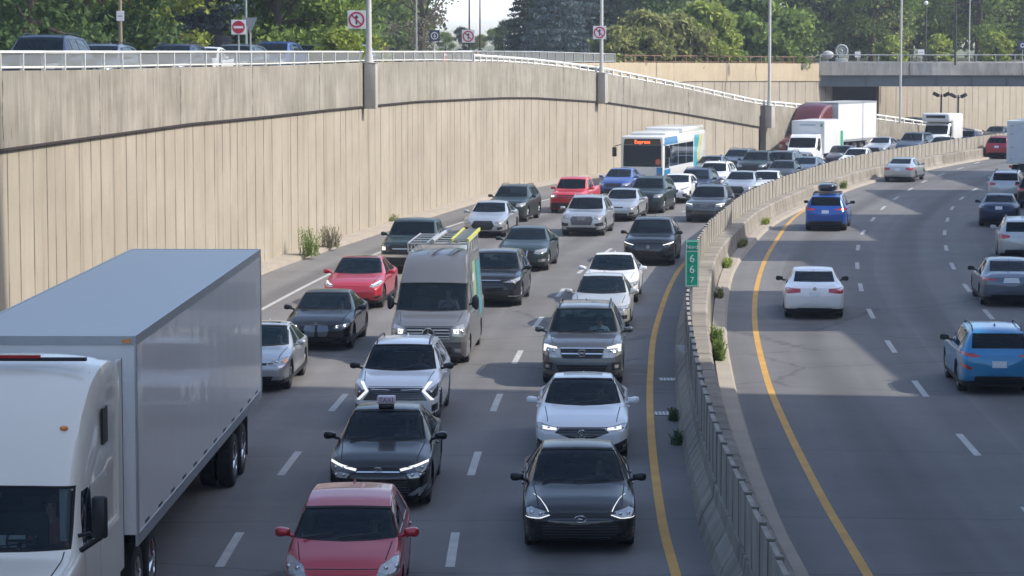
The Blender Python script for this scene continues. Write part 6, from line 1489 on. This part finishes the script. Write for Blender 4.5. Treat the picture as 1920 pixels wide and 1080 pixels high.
put("suv", SUV0, PT['white'], 1328, None, 302, "white sport utility car beside the rear of the bus", "car", group=G1)
put("suv", SUV1, PT['dgreen'], 1406, None, 282, "dark green sport utility car left of the white box truck, nearer one", "car", group=G1)
put("suv", WAGON, PT['slate'], 1368, None, 278, "blue grey wagon behind the bus in the middle lanes", "car", group=G1)
put("suv", SUV1, PT['gunmetal'], 1452, None, 282, "boxy grey sport utility car tucked left of the white box truck cab", "car", group=G1)
put("sedan", SED0, PT['slate'], 1318, None, 291, "grey sedan roof peeking out right behind the bus", "car", group=G1)
# outer lane
put("sedan", CIVIC, PT['silver'], 469, 737, None, "silver sedan half hidden behind the large white trailer", "car", (.2, .22, .3), group=G1)
put("sedan", BMW, PT['black'], 593, 659, None, "black sedan with twin kidney grille and four bright lamps", "car", (.1, .1, .12), group=G1)
put("sedan", TESLA, PT['red'], 658, 581, None, "deep red smooth nosed sedan left of the grey van", "car", near=True, group=G1)
pk = put("pickup_truck", PICK, PT['dgreen'], 761, 512, 410, "dark pickup truck with lit square lamps behind the deep red sedan", "pickup truck", near=False, group=G1)
put("sedan", SED1, PT['silver'], 905, 448, 374, "silver sedan with thin dark grille in the outer lane", "car", group=G1)
put("suv", SUV0, PT['dgreen'], 947, 416, 348, "dark sport utility car next to the wall side shoulder behind the silver sedan", "car", group=G1)
put("pickup_truck", RANGER, PT['brightred'], 1060, 399, 332, "small bright red pickup truck in the outer lane", "pickup truck", group=G1)
put("hatchback", HAT0, PT['blue'], 1149, 368, 318, "vivid blue hatchback in front of the bus", "car", group=G1)
# right carriageway, seen from behind
BK = back_sedan(.80, .90); 
put("sedan", sedan(L=4.7, W=1.82, H=1.45, hood=.80, mirror_mat=BLACK, rear=[('tail_light', TAIL, [(.42, .94), (.80, .96), (.90, .94), (.90, .82), (.78, .79), (.42, .82)], True), ('licence_plate', PLATE, [(-.16, .68), (.16, .68), (.16, .83), (-.16, .83)], False), ('rear_valance', BLACK, [(-.62, .18), (.62, .18), (.52, .36), (-.52, .36)], False)],
    emblems=[('disc', CHROME, 4.69, .93, .12)]), PT['white'], 1527, 600, None, "white sedan driving away along the yellow edge line", "car", toward=False, group=G2)
nx = put("suv", suv(L=4.66, W=1.87, H=1.64, hood=.98, rails=(2.1, 3.9), mirror_mat=BLACK, rear=[('tail_light', TAIL, [(.40, .99), (.80, 1.06), (.92, 1.03), (.92, .96), (.72, .93), (.42, .95)], True), ('licence_plate', PLATE, [(-.16, .80), (.16, .80), (.16, .95), (-.16, .95)], False), ('rear_valance', BLACK, [(-.8, .18), (.8, .18), (.72, .46), (-.72, .46)], False)]), PT['royal'], 1547, 434, None, "bright blue sport utility car carrying a black roof box", "car", toward=False, group=G2)
put("sedan", sedan(rear=back_sedan(.80, .90)), PT['silver'], 1683, 342, None, "silver sedan driving away on the far bend near the median", "car", toward=False, group=G2)
put("suv", suv(rear=back_suv(1.0, .91)), PT['wine'], 1868, 298, None, "red sport utility car driving away left of the far white truck", "car", toward=False, group=G2)
put("suv", suv(L=4.5, W=1.84, rear=back_suv(1.0, .90)), PT['silver'], 1884, 380, None, "silver sport utility car driving away directly behind the far white truck", "car", toward=False, group=G2)
put("sedan", sedan(L=4.7, rear=[('licence_plate', PLATE, [(-.16, .80), (.16, .80), (.16, .95), (-.16, .95)], False), ('tail_light', DLAMP, [(.5, .90), (.88, .93), (.88, .86), (.5, .85)], True), ('rear_valance', BLACK, [(-.7, .18), (.7, .18), (.62, .36), (-.62, .36)], False)]), PT['navy'], 1872, 426, None, "dark blue sedan driving away with pale plate in the right lanes", "car", toward=False, group=G2)
put("suv", suv(L=4.6, rear=back_suv(1.0, .91)), PT['black'], 1940, 392, None, "black car cut by the right edge beside the dark blue sedan", "car", toward=False, group=G2)
put("suv", suv(L=4.6, W=1.86, H=1.64, rail_mat=CHROME, rear=back_suv(1.0, .91)), PT['silver'], 1918, 492, None, "silver sport utility car cut by the right edge above the grey sedan", "car", toward=False, group=G2)
put("sedan", sedan(L=4.75, rear=[('licence_plate', PLATE, [(-.26, .78), (.26, .78), (.22, .94), (-.22, .94)], False), ('tail_light', TAIL, [(.44, .90), (.90, .95), (.91, .86), (.5, .84)], True), ('rear_valance', BLACK, [(-.72, .18), (.72, .18), (.62, .40), (-.62, .40)], False)], mirror_mat=BLACK), PT['slate'], 1896, 577, None, "blue grey sedan driving away cut by the right edge", "car", toward=False, group=G2)
put("suv", suv(L=4.3, W=1.82, H=1.57, hood=.95, rear=[('tail_light', TAIL, [(.40, .93), (.60, .99), (.90, 1.02), (.91, .96), (.62, .90)], True), ('tail_light', TAIL, [(.62, .66), (.90, .76), (.91, .70), (.68, .60)], True), ('licence_plate', PLATE, [(-.17, .66), (.17, .66), (.17, .82), (-.17, .82)], False), ('rear_valance', BLACK, [(-.62, .18), (.62, .18), (.56, .46), (-.56, .46)], False)], mirror_mat=BLACK,
    front=face_suv(.95, .9)), PT['azure'], 1873, 742, None, "light blue compact sport utility car cut by the right edge in the foreground", "car", toward=False, group=G2)

# roof box on the blue car
def world_of(root, x, y, z): return Matrix.Translation(root.location) @ Matrix.Rotation(root.rotation_euler.z, 4, 'Z') @ Matrix.Translation((x, y, z))
w = world_of(nx, 2.95, 0, 1.70); rb = thing("roof_box", "glossy black roof box on the bright blue car", "roof box", w.translation, nx.rotation_euler.z)
bm = bmesh.new(); bmesh.ops.create_uvsphere(bm, u_segments=24, v_segments=14, radius=1)
for v in bm.verts:
    c = v.co; v.co = Vector((math.copysign(abs(c.x) ** .55, c.x) * .95, math.copysign(abs(c.y) ** .55, c.y) * .42, (math.copysign(abs(c.z) ** .7, c.z) * .19) + .19))
from_bm("shell", bm, GLOSSBLACK, rb, 60)
for x in (-.5, .5): bx("crossbar", (x - .03, x + .03, -.6, .6, -.06, -.02), BLACK, rb)
# roof rack and ladder on the grey van
bm = bmesh.new()
for x in (3.0, 3.9, 4.8, 5.7, 6.5):
    cyl_between(bm, (x, -.82, 2.93), (x, .82, 2.93), .022, seg=6)
    for s in (-1, 1): cyl_between(bm, (x, s * .8, 2.70), (x, s * .8, 2.93), .022, seg=6)
for y in (-.8, -.3, .3, .8): cyl_between(bm, (3.0, y, 2.95), (6.6, y, 2.95), .02, seg=6)
cyl_between(bm, (3.0, -.5, 2.99), (6.5, -.45, 2.99), .05, seg=8); cyl_between(bm, (2.9, .15, 3.0), (6.5, .1, 3.0), .06, seg=8)
from_bm("roof_rack", bm, STEEL, van, 50)
w = world_of(van, 4.6, -.62, 3.0); ld = thing("ladder", "aluminium ladder with yellow rails tied on the roof of the grey van", "ladder", w.translation, van.rotation_euler.z)
YEL = plain("yellow_rail", (.55, .55, .10), .5)
bx("side_rail", (-2.1, 2.3, -.24, -.19, .02, .10), YEL, ld); bx("side_rail", (-2.1, 2.3, .19, .24, .02, .10), YEL, ld)
for q in range(14): bx("rung", (-2.0 + q * .31, -1.965 + q * .31, -.19, .19, .045, .08), STEEL, ld)
# ---- boxes cut into panels
def cutbox(root, name, dims, mat, feats, bev=.06, seg=3):
    """box body whose faces are cut into windows, panels and lamps: feats = (name, material, axis, polygon, side sign)"""
    bm = bmesh.new(); box(bm, *dims); bmesh.ops.bevel(bm, geom=bm.edges[:], offset=bev, segments=seg, profile=.5, affect='EDGES')
    bm.normal_update(); lay = bm.faces.layers.int.new("pid"); parts = [None]
    for nm, m_, ax, pl, sg in feats:
        parts.append((nm, m_)); k = 'xyz'.index(ax); cut(bm, lay, ax, pl, len(parts) - 1, (lambda k_, s_: (lambda c, n: n[k_] * s_ > .35))(k, sg))
    byp = {}
    for f in bm.faces: byp.setdefault(f[lay], []).append(f)
    first = None
    for k, fs in sorted(byp.items()):
        vm = {}; b2 = bmesh.new()
        for f in fs:
            vs = []
            for v in f.verts:
                if v not in vm: vm[v] = b2.verts.new(v.co)
                vs.append(vm[v])
            try: b2.faces.new(vs)
            except ValueError: pass
        if k:
            b2.normal_update()
            for v in b2.verts: v.co -= v.normal * .004
        o = from_bm(name if k == 0 else parts[k][0], b2, mat if k == 0 else parts[k][1], root, 30)
    bm.free()
def rect(a, b, c, d): return [(a, c), (b, c), (b, d), (a, d)]
# bus
BUSW = paint("bus_white", (.72, .73, .70), 0, .35, .05); BUSB = paint("bus_blue", (.03, .25, .55), .1, .35, .03); BUST = plain("bus_turquoise", (.05, .38, .50), .35, coat=.6); BUSY = plain("bus_yellow", (.62, .58, .16), .35, coat=.6)
S_ = dict(L=12.2, W=2.55); loc, a = place_front(1204, 350, S_)
bus = thing("city_bus", "white and blue city bus with orange destination display", "bus", loc, a, G1)
cutbox(bus, "body", (0, 12.2, -1.275, 1.275, .32, 2.95), BUSW, [
    ('windshield', glass_mat("bus_glass", (.055, .095, .125), (.3, .36, .4)), 'x', [(-1.14, 1.16), (1.14, 1.16), (1.12, 2.42), (-1.12, 2.42)], -1), ('destination_display', GLOSSBLACK, 'x', [(-1.12, 2.43), (1.12, 2.43), (1.06, 2.78), (-1.06, 2.78)], -1),
    ('corner_panel', BUSB, 'x', rect(-1.2, -.85, .36, 1.12), -1), ('corner_panel', BUSB, 'x', rect(.85, 1.2, .36, 1.12), -1), ('bumper', BLACK, 'x', rect(-.82, .82, .33, .52), -1), ('headlight', LAMP, 'x', rect(-1.13, -.9, .6, .74), -1), ('headlight', LAMP, 'x', rect(.9, 1.13, .6, .74), -1),
    ('side_window', DGLASS, 'y', rect(.3, 1.5, 1.05, 2.35), -1), ('side_window', DGLASS, 'y', rect(1.56, 4.0, 1.12, 2.38), -1), ('side_window', DGLASS, 'y', rect(4.05, 6.3, 1.12, 2.38), -1), ('side_window', DGLASS, 'y', rect(6.35, 8.4, 1.12, 2.38), -1),
    ('side_panel', BUSB, 'y', [(.15, 2.42), (3.9, 2.42), (3.6, 2.86), (.15, 2.86)], -1), ('side_panel', BUSB, 'y', [(.15, .40), (1.6, .40), (1.9, 1.0), (.15, 1.0)], -1), ('side_panel', BUST, 'y', [(8.5, .8), (9.7, .8), (9.5, 1.6), (10.3, 2.75), (8.7, 2.75)], -1),
    ('side_panel', BUSY, 'y', [(9.78, .8), (10.6, .8), (10.2, 1.5), (11.3, 2.75), (10.4, 2.75), (9.6, 1.6)], -1), ('side_window', DGLASS, 'y', rect(.5, 11.3, 1.12, 2.38), 1)], bev=.13, seg=4)
text_obj("Express", .30, plain("orange_led", (.8, .1, .02), .5, emit=(1.0, .16, .05), es=1.3), bus, (.0 - .003, .0, 2.60), (math.pi / 2, 0, -math.pi / 2), ext=.002)
cutbox(bus, "roof_unit", (1.6, 5.4, -1.05, 1.05, 2.93, 3.12), BUSW, [], bev=.07); cutbox(bus, "roof_unit", (5.8, 12.0, -1.18, 1.18, 2.93, 3.28), BUSW, [], bev=.1)
bm = bmesh.new(); box(bm, .3, 11.8, -1.1, 1.1, .2, .5); from_bm("underbody", bm, BLACK, bus)
add_wheels(bus, dict(W=2.55), (2.6, 9.0), .48, .28, STEEL)
for s in (-1, 1):
    bm = bmesh.new(); cyl_between(bm, (.0, s * 1.25, 2.45), (-.25, s * 1.6, 2.35), .025, seg=6); box(bm, -.32, -.2, s * 1.6 - .13, s * 1.6 + .13, 1.75, 2.3, bev=.04); from_bm("side_mirror", bm, BLACK, bus, 40)
bm = bmesh.new(); cyl_between(bm, (-.006, -.95, 1.45), (-.002, -.95, 1.45), .17, .17, 18); from_bm("windshield_sticker", bm, plain("orange_sticker", (.6, .13, .06), .5), bus)
# white cab-over box truck
def cab_truck(label, px, py, toward, body, boxdims, mat, S, extra=None, cat="truck", name="box_truck"):
    loc, a = place_front(px, py, S, toward); r = make_vehicle(name, S, mat, label, cat, loc, a, G1 if toward else G2, False); return r
WHITEBOX = plain("truck_box_white", (.66, .68, .67), .4, coat=.3, noise=.06)
CABO = dict(L=2.5, W=2.02, H=2.28, sm=.08, plan=[(0, .9), (.05, .95), (.2, .99), (.4, 1)], pr=[(0, 1)], plan_r=[(0, 1), (.1, 1)], top=[(0, 1.1), (.05, 1.2), (.3, 1.33), (.45, 1.38), (.95, 2.08), (1.15, 2.24), (1.5, 2.28), (2.45, 2.28), (2.5, 2.2)], belt=[(0, 1.0), (.5, 1.25), (2.5, 1.3)], cab=[(0, .8), (.45, .93), (1.0, .90), (2.5, .88)],
            ws=((.47, 1.42), (.93, 2.04)), wx=(.75, 1.9), wr=.38, swin=[[(.95, 1.34), (1.1, 1.7), (1.25, 2.0), (1.9, 2.0), (1.9, 1.34)]], doors=(.7, 1.95), bulge=.02, rake=.02, rake_r=0, fin=False, mirror_mat=BLACK, ms=(.7, .8, 2.0), xm=.8, xin=2.2,
            front=[('grille', DLAMP, [(-.5, 1.0), (.5, 1.0), (.5, .86), (-.5, .86)], False), ('headlight', LAMP, [(.58, .98), (.92, 1.0), (.92, .78), (.6, .78)], True), ('bumper', STEEL, [(-.95, .62), (.95, .62), (.95, .3), (-.95, .3)], False), ('lower_grille', BLACK, [(-.5, .55), (.5, .55), (.5, .4), (-.5, .4)], False)])
CAB1 = variant(CABO, wx=(.75,) * 2)
bt_ = cab_truck("white box truck with large windshield standing behind the slab fence", 1499, 317, True, None, None, PT['white'], CAB1)
cutbox(bt_, "cargo_box", (2.2, 7.6, -1.14, 1.14, .95, 3.15), WHITEBOX, [('front_panel_mark', plain("faded_blue_mark", (.32, .40, .50), .5), 'x', rect(-.5, .55, 2.82, 2.92), -1), ('front_panel_mark', plain("green_corner_mark", (.12, .35, .15), .5), 'x', rect(-1.0, -.85, 2.75, 2.95), -1), ('side_stripe', plain("green_stripe", (.02, .30, .17), .5), 'y', rect(6.7, 7.45, 1.0, 2.35), -1)], bev=.03)
bx("chassis", (2.0, 7.4, -.5, .5, .5, .93), BLACK, bt_); add_wheels(bt_, dict(W=2.1), (5.6,), .38, .4, RIM)
# far white camper truck
ct = cab_truck("far white camper truck with raised cab over body near the floodlight masts", 1750, 286, True, None, None, PT['white'], CAB1, name="camper_truck")
cutbox(ct, "cargo_box", (1.6, 4.3, -1.12, 1.12, .9, 2.95), WHITEBOX, [], bev=.2); cutbox(ct, "overcab", (.5, 1.9, -1.1, 1.1, 2.32, 3.0), WHITEBOX, [('front_window', DGLASS, 'x', rect(-.75, .75, 2.62, 2.84), -1)], bev=.15)
add_wheels(ct, dict(W=2.1), (3.4,), .38, .4, RIM)
# white truck seen from behind on the right
S_ = dict(L=8.0); loc, a = place_front(1924, 338, S_, False)
rt_ = thing("box_truck", "white box truck driving away at the right edge with closed rear door", "truck", loc, a, G2)
cutbox(rt_, "cargo_box", (2.1, 8.0, -1.22, 1.22, 1.0, 3.62), WHITEBOX, [('rear_door', plain("rear_door_white", (.58, .64, .70), .35, coat=.4), 'x', rect(-1.06, 1.06, 1.12, 3.45), 1), ('side_marker', AMBER, 'y', rect(7.6, 7.8, 1.05, 1.12), -1)], bev=.025)
bm = bmesh.new()
for y in (-.9, .9):
    for z in (1.3, 2.0, 2.8, 3.3): box(bm, 8.001, 8.03, y - .1, y + .1, z - .03, z + .03)
box(bm, 8.001, 8.05, -.02, .02, 1.2, 3.4); from_bm("door_hardware", bm, STEEL, rt_)
cutbox(rt_, "cab", (0, 2.0, -1.0, 1.0, .6, 2.5), PT['white'], [('windshield', DGLASS, 'x', rect(-.85, .85, 1.5, 2.3), -1), ('side_window', DGLASS, 'y', rect(.5, 1.5, 1.5, 2.2), -1), ('side_window', DGLASS, 'y', rect(.5, 1.5, 1.5, 2.2), 1)], bev=.1)
bx("chassis", (.3, 7.95, -.5, .5, .55, .98), BLACK, rt_); bx("rear_bumper", (7.85, 8.0, -1.1, 1.1, .5, .62), DSTEEL, rt_)
for s in (-1, 1): bx("tail_light", (7.98, 8.02, s * .95 - .1, s * .95 + .1, .75, .9), TAIL, rt_)
add_wheels(rt_, dict(W=2.3), (1.0, 6.3), .44, .42, RIM)

# ---- tractor trailers
def trailer_panel():
    m = plain("trailer_white_panel", (.80, .80, .79), .34, metal=.0, coat=.4, noise=.04)
    n, l = m.node_tree.nodes, m.node_tree.links; b = n['Principled BSDF']; b.inputs['Coat Roughness'].default_value = .07
    tc = n.new("ShaderNodeTexCoord"); w = n.new("ShaderNodeTexWave"); w.bands_direction = 'X'; w.inputs['Scale'].default_value = .26; w.inputs['Distortion'].default_value = .6; w.inputs['Detail'].default_value = 3
    l.new(tc.outputs['Object'], w.inputs['Vector']); bp = n.new("ShaderNodeBump"); bp.inputs['Strength'].default_value = .12; bp.inputs['Distance'].default_value = .02
    l.new(w.outputs['Fac'], bp.inputs['Height']); l.new(bp.outputs[0], b.inputs['Coat Normal']); l.new(bp.outputs[0], b.inputs['Normal']); return m

def tractor(root, mat, L=5.0, near=False):
    S = dict(L=L, W=2.40, H=4.0, sm=.12, plan=[(0, .80), (.1, .88), (.4, .93), (1.8, .95), (2.2, .985), (2.8, 1)], plan_r=[(0, 1), (.1, 1)], zb=.45, crown=.22,
             top=[(0, 1.25), (.1, 1.42), (.4, 1.52), (1.2, 1.62), (1.95, 1.70), (2.05, 1.76), (2.45, 2.52), (2.52, 2.62), (2.75, 2.95), (3.2, 3.45), (3.7, 3.82), (4.2, 3.98), (L - .1, 4.0), (L, 3.96)], belt=[(0, 1.2), (1.9, 1.6), (2.2, 1.75), (L, 1.8)], cab=[(0, .72), (1.9, .86), (2.05, .86), (2.5, .84), (3.2, .86), (4.2, .93), (L, .95)],
             ws=((2.08, 1.80), (2.44, 2.50)), wx=(1.25, 1.25), wr=.50, tw=.3, swin=[[(2.45, 1.72), (2.55, 2.1), (2.72, 2.42), (3.2, 2.44), (3.25, 1.72)]], doors=(2.35, 3.4), bulge=.04, rake=.03, rake_r=0, fin=False, mirror_mat=BLACK, ms=(.0001, .0001, .0001),
             front=[('grille', CHROME, [(-.42, 1.3), (.42, 1.3), (.38, .75), (-.38, .75)], False), ('headlight', LAMP, [(.66, 1.1), (.98, 1.18), (.98, .88), (.7, .85)], True), ('bumper', DSTEEL, [(-1.0, .65), (1.0, .65), (1.0, .45), (-1.0, .45)], False)], seams=True)
    S['ms'] = (.2, .3, .5); S['mz'] = .1; S['xm'] = 2.35
    return S
TRAILW = trailer_panel(); TRAILR = plain("trailer_roof_aluminium", (.44, .47, .46), .45, .2, noise=.05); TRAILF = plain("trailer_frame_aluminium", (.42, .45, .48), .35, .5)
def trailer(root, x0, x1, hw, z0, z1, mat, roof=TRAILR, wheels=True, detail=True):
    bm = bmesh.new(); box(bm, x0, x1, -hw, hw, z0 + .16, z1 - .1); from_bm("trailer_panel", bm, mat, root)
    bx("trailer_roof", (x0 + .02, x1 - .02, -hw + .02, hw - .02, z1 - .099, z1 - .01), roof, root)
    bm = bmesh.new()
    for s in (-1, 1):
        box(bm, x0 - .01, x1 + .01, s * hw - (.03 if s > 0 else .006), s * hw + (.006 if s > 0 else .03), z1 - .14, z1 - .0); box(bm, x0 - .01, x1 + .01, s * hw - (.03 if s > 0 else .008), s * hw + (.008 if s > 0 else .03), z0, z0 + .17)
    for x in (x0, x1): box(bm, x - .012, x + .012, -hw + .031, hw - .031, z1 - .13, z1 - .002)
    for s in (-1, 1):
        for x in (x0, x1 - .1): box(bm, x - .013 if x == x0 else x, x + .1 if x == x0 else x + .113, s * hw - .012, s * hw + .012, z0 + .171, z1 - .141)
    from_bm("trailer_frame", bm, TRAILF, root)
    if detail:
        for k in range(12): bx("side_vent", (x0 + .7 + k * 1.3, x0 + 1.1 + k * 1.3, -hw - .005, -hw - .001, z0 + .20, z0 + .245), BLACK, root)
        for y in (-hw + .12, hw - .12): bx("marker_lamp", (x0 - .05, x0 - .013, y - .06, y + .06, z1 - .10, z1 - .04), AMBER, root)
    bx("trailer_chassis", (x0 + 1.0, x1 - .1, -.5, .5, z0 - .22, z0 - .004), DSTEEL, root)
    if wheels:
        add_wheels(root, dict(W=2 * hw), (x1 - 4.3, x1 - 2.95), .50, .30, CHROME); add_wheels(root, dict(W=2 * hw), (x1 - 4.3, x1 - 2.95), .50, .27, DRIM, ytrack=hw - .52)
        for s in (-1, 1):
            bm = bmesh.new(); box(bm, x0 + 2.7, x0 + 2.84, s * .75 - .07, s * .75 + .07, .18, z0 - .006); box(bm, x0 + 2.6, x0 + 2.94, s * .75 - .14, s * .75 + .14, .1, .18); cyl_between(bm, (x0 + 2.77, s * .68, .5), (x0 + 2.77, 0, .9), .03, seg=6); from_bm("landing_leg", bm, DSTEEL, root)
        for s in (-1, 1): bx("mud_flap", (x1 - 2.1, x1 - 2.08, s * (hw - .35) - .3, s * (hw - .35) + .3, .25, z0 - .1), RUBBER, root)
CREAM = paint("truck_cream_white", (.80, .775, .69), 0, .33, .03)
ang = math.radians(90 - .9)
Sx = tractor(None, None)
semi = make_vehicle("tractor_trailer", Sx, CREAM, "huge white tractor trailer filling the lower left of the picture", "truck", (-6.72, 31.6, 0), ang, G1, True); del semi['seat']
bx("dash_paper", (2.30, 2.31, -.42, -.05, 1.76, 1.92), WHITEP, semi); bx("curtain", (2.55, 2.6, -1.0, -.82, 1.8, 2.48), plain("cab_curtain", (.5, .52, .48), .8), semi)
trailer(semi, 5.9, 22.05, 1.30, 1.10, 4.11, TRAILW)
add_wheels(semi, dict(W=2.44), (6.6, 7.95), .5, .3, CHROME); add_wheels(semi, dict(W=2.44), (6.6, 7.95), .5, .27, DRIM, ytrack=.72)
bx("tractor_frame", (4.6, 8.6, -.45, .45, .55, .95), DSTEEL, semi)
for s in (-1, 1):
    bm = bmesh.new(); box(bm, 5.005, 5.35, s * 1.17 - .02, s * 1.17 + .02, .9, 3.85); from_bm("side_extender", bm, CREAM, semi); bx("extender_edge", (5.353, 5.40, s * 1.17 - .022, s * 1.17 + .022, .9, 3.85), BLACK, semi)
    bx("side_step", (2.5, 4.9, s * 1.1 - .1, s * 1.1 + .1, .35, .75), CREAM, semi, bev=.04)
    bm = bmesh.new(); cyl_between(bm, (2.25, s * 1.12, 1.72), (2.2, s * 1.42, 1.92), .035, .035, 8); box(bm, 2.16, 2.26, s * 1.40 - .10, s * 1.40 + .10, 1.9, 2.45, bev=.04); from_bm("side_mirror", bm, BLACK, semi, 45)
for y in (-.80, .80):
    bm = bmesh.new(); bmesh.ops.create_uvsphere(bm, u_segments=10, v_segments=6, radius=1); bmesh.ops.scale(bm, vec=(.05, .06, .04), verts=bm.verts); x_ = 2.86 + .18 * (abs(y) > .5); bmesh.ops.translate(bm, vec=(x_, y, sm(Sx['top'], x_, .12) - (.07 if abs(y) > .5 else 0)), verts=bm.verts); from_bm("marker_lamp", bm, AMBER, semi, 60)
for s in (-1,):
    bm = bmesh.new(); box(bm, 3.9, 4.3, s * 1.155 - .012, s * 1.155 + .012, 2.85, 3.35, bev=.01); from_bm("sleeper_window", bm, BLACK, semi)
wv = [bmesh.new()]
bx("wind_deflector_edge", (3.9, 4.0, -.95, .95, 3.985, 4.03), BLACK, semi)
bx("roof_marker", (3.86, 3.9, -.35, .25, 4.03, 4.07), TAIL, semi)
driver(semi, 3.0, -.62, 1.45, (.45, .12, .12), "driver in dark red inside the huge white tractor trailer")
# maroon tractor with white trailer far behind
Sm = tractor(None, None); px_, py_ = 1483, 300; loc, a = place_front(px_, py_, dict(L=5))
ms_ = make_vehicle("tractor_trailer", Sm, PT['maroon'], "tractor trailer with maroon cab fairing and white box behind the white box truck", "truck", loc, a - math.radians(6), G1, False)
trailer(ms_, 5.7, 13.6, 1.30, 1.10, 4.02, WHITEBOX, detail=False); add_wheels(ms_, dict(W=2.44), (6.6, 7.95), .5, .3, CHROME); bx("tractor_frame", (4.6, 8.6, -.45, .45, .55, .95), DSTEEL, ms_)

# ---- cars standing on the upper road
SRC = off(MW, MT, -3.0)
UP = [(55, suv(L=5.1, W=2.0, H=1.82, hood=1.05, front=face_suv(1.05, .95)), PT['navy'], "large dark blue van on the upper road at the far left, behind the railing"),
      (152, WAGON, PT['slate'], "blue grey wagon on the upper road right behind the large dark van"), (294, WAGON, PT['navy'], "dark blue car roof behind the railing, third vehicle of the upper row"),
      (352, SED2, PT['pearl'], "white roofed car behind the railing with open luggage bars, left of the dark rounded board"), (418, WAGON, PT['slate'], "slate car roof behind the railing left of the no entry sign"),
      (492, SUV0, PT['blue'], "blue car roof behind the railing right of the no entry sign"), (567, WAGON, PT['slate'], "grey blue car roof behind the railing, second from the tall lamp post"), (636, WAGON, PT['blue'], "blue car roof behind the railing just left of the nearest tall lamp post")]
for px, S, m_, lab in UP:
    i = wall_at(px, SRC); p = SRC[i]; t = MT[i]; pass
    r = make_vehicle("suv" if 'van' in lab else "car", S, m_, lab, "car", (p.x, p.y, PLAT + .006), math.atan2(t.y, t.x), "cars on the upper road behind the railing", False)
i = next(k for k, p in enumerate(BW) if proj(p.x, p.y, 6)[0] > 1095); q = MBACK[min(range(len(MW)), key=lambda k: (MW[k] - BW[i]).length)]
for px, D, m_, lab in ((1108, 174, PT['navy'], "dark blue car climbing the ramp behind the white railing"), (1640, 216, PT['darkgrey'], "dark car on the ramp right of the big white trailer")):
    k = min(range(len(MW)), key=lambda k: abs(MW[k].y - D * .985)); t = MT[k]; p = MW[k] + Vector((-t.y, t.x)) * 3.2
    make_vehicle("car", SED0, m_, lab, "car", (p.x, p.y, M_TOP[k] - .74), math.atan2(t.y, t.x), "cars on the ramp", False)

# ---- the thin summer haze between the viewpoint and the far trees
bm = bmesh.new(); box(bm, -140, 260, -60, 600, -1.1, 60)
hz = from_bm("haze", bm, None); hz['kind'] = 'stuff'; hz['label'] = "thin pale summer haze lying over the whole road trench"
hm = bpy.data.materials.new("haze"); hm.use_nodes = True; hn = hm.node_tree.nodes; hn.clear(); ho = hn.new("ShaderNodeOutputMaterial"); hv = hn.new("ShaderNodeVolumePrincipled")
hv.inputs['Color'].default_value = (.85, .9, 1.0, 1); hv.inputs['Density'].default_value = 0.00043; hv.inputs['Anisotropy'].default_value = 0.2
hm.node_tree.links.new(hv.outputs[0], ho.inputs['Volume']); hz.data.materials.append(hm)
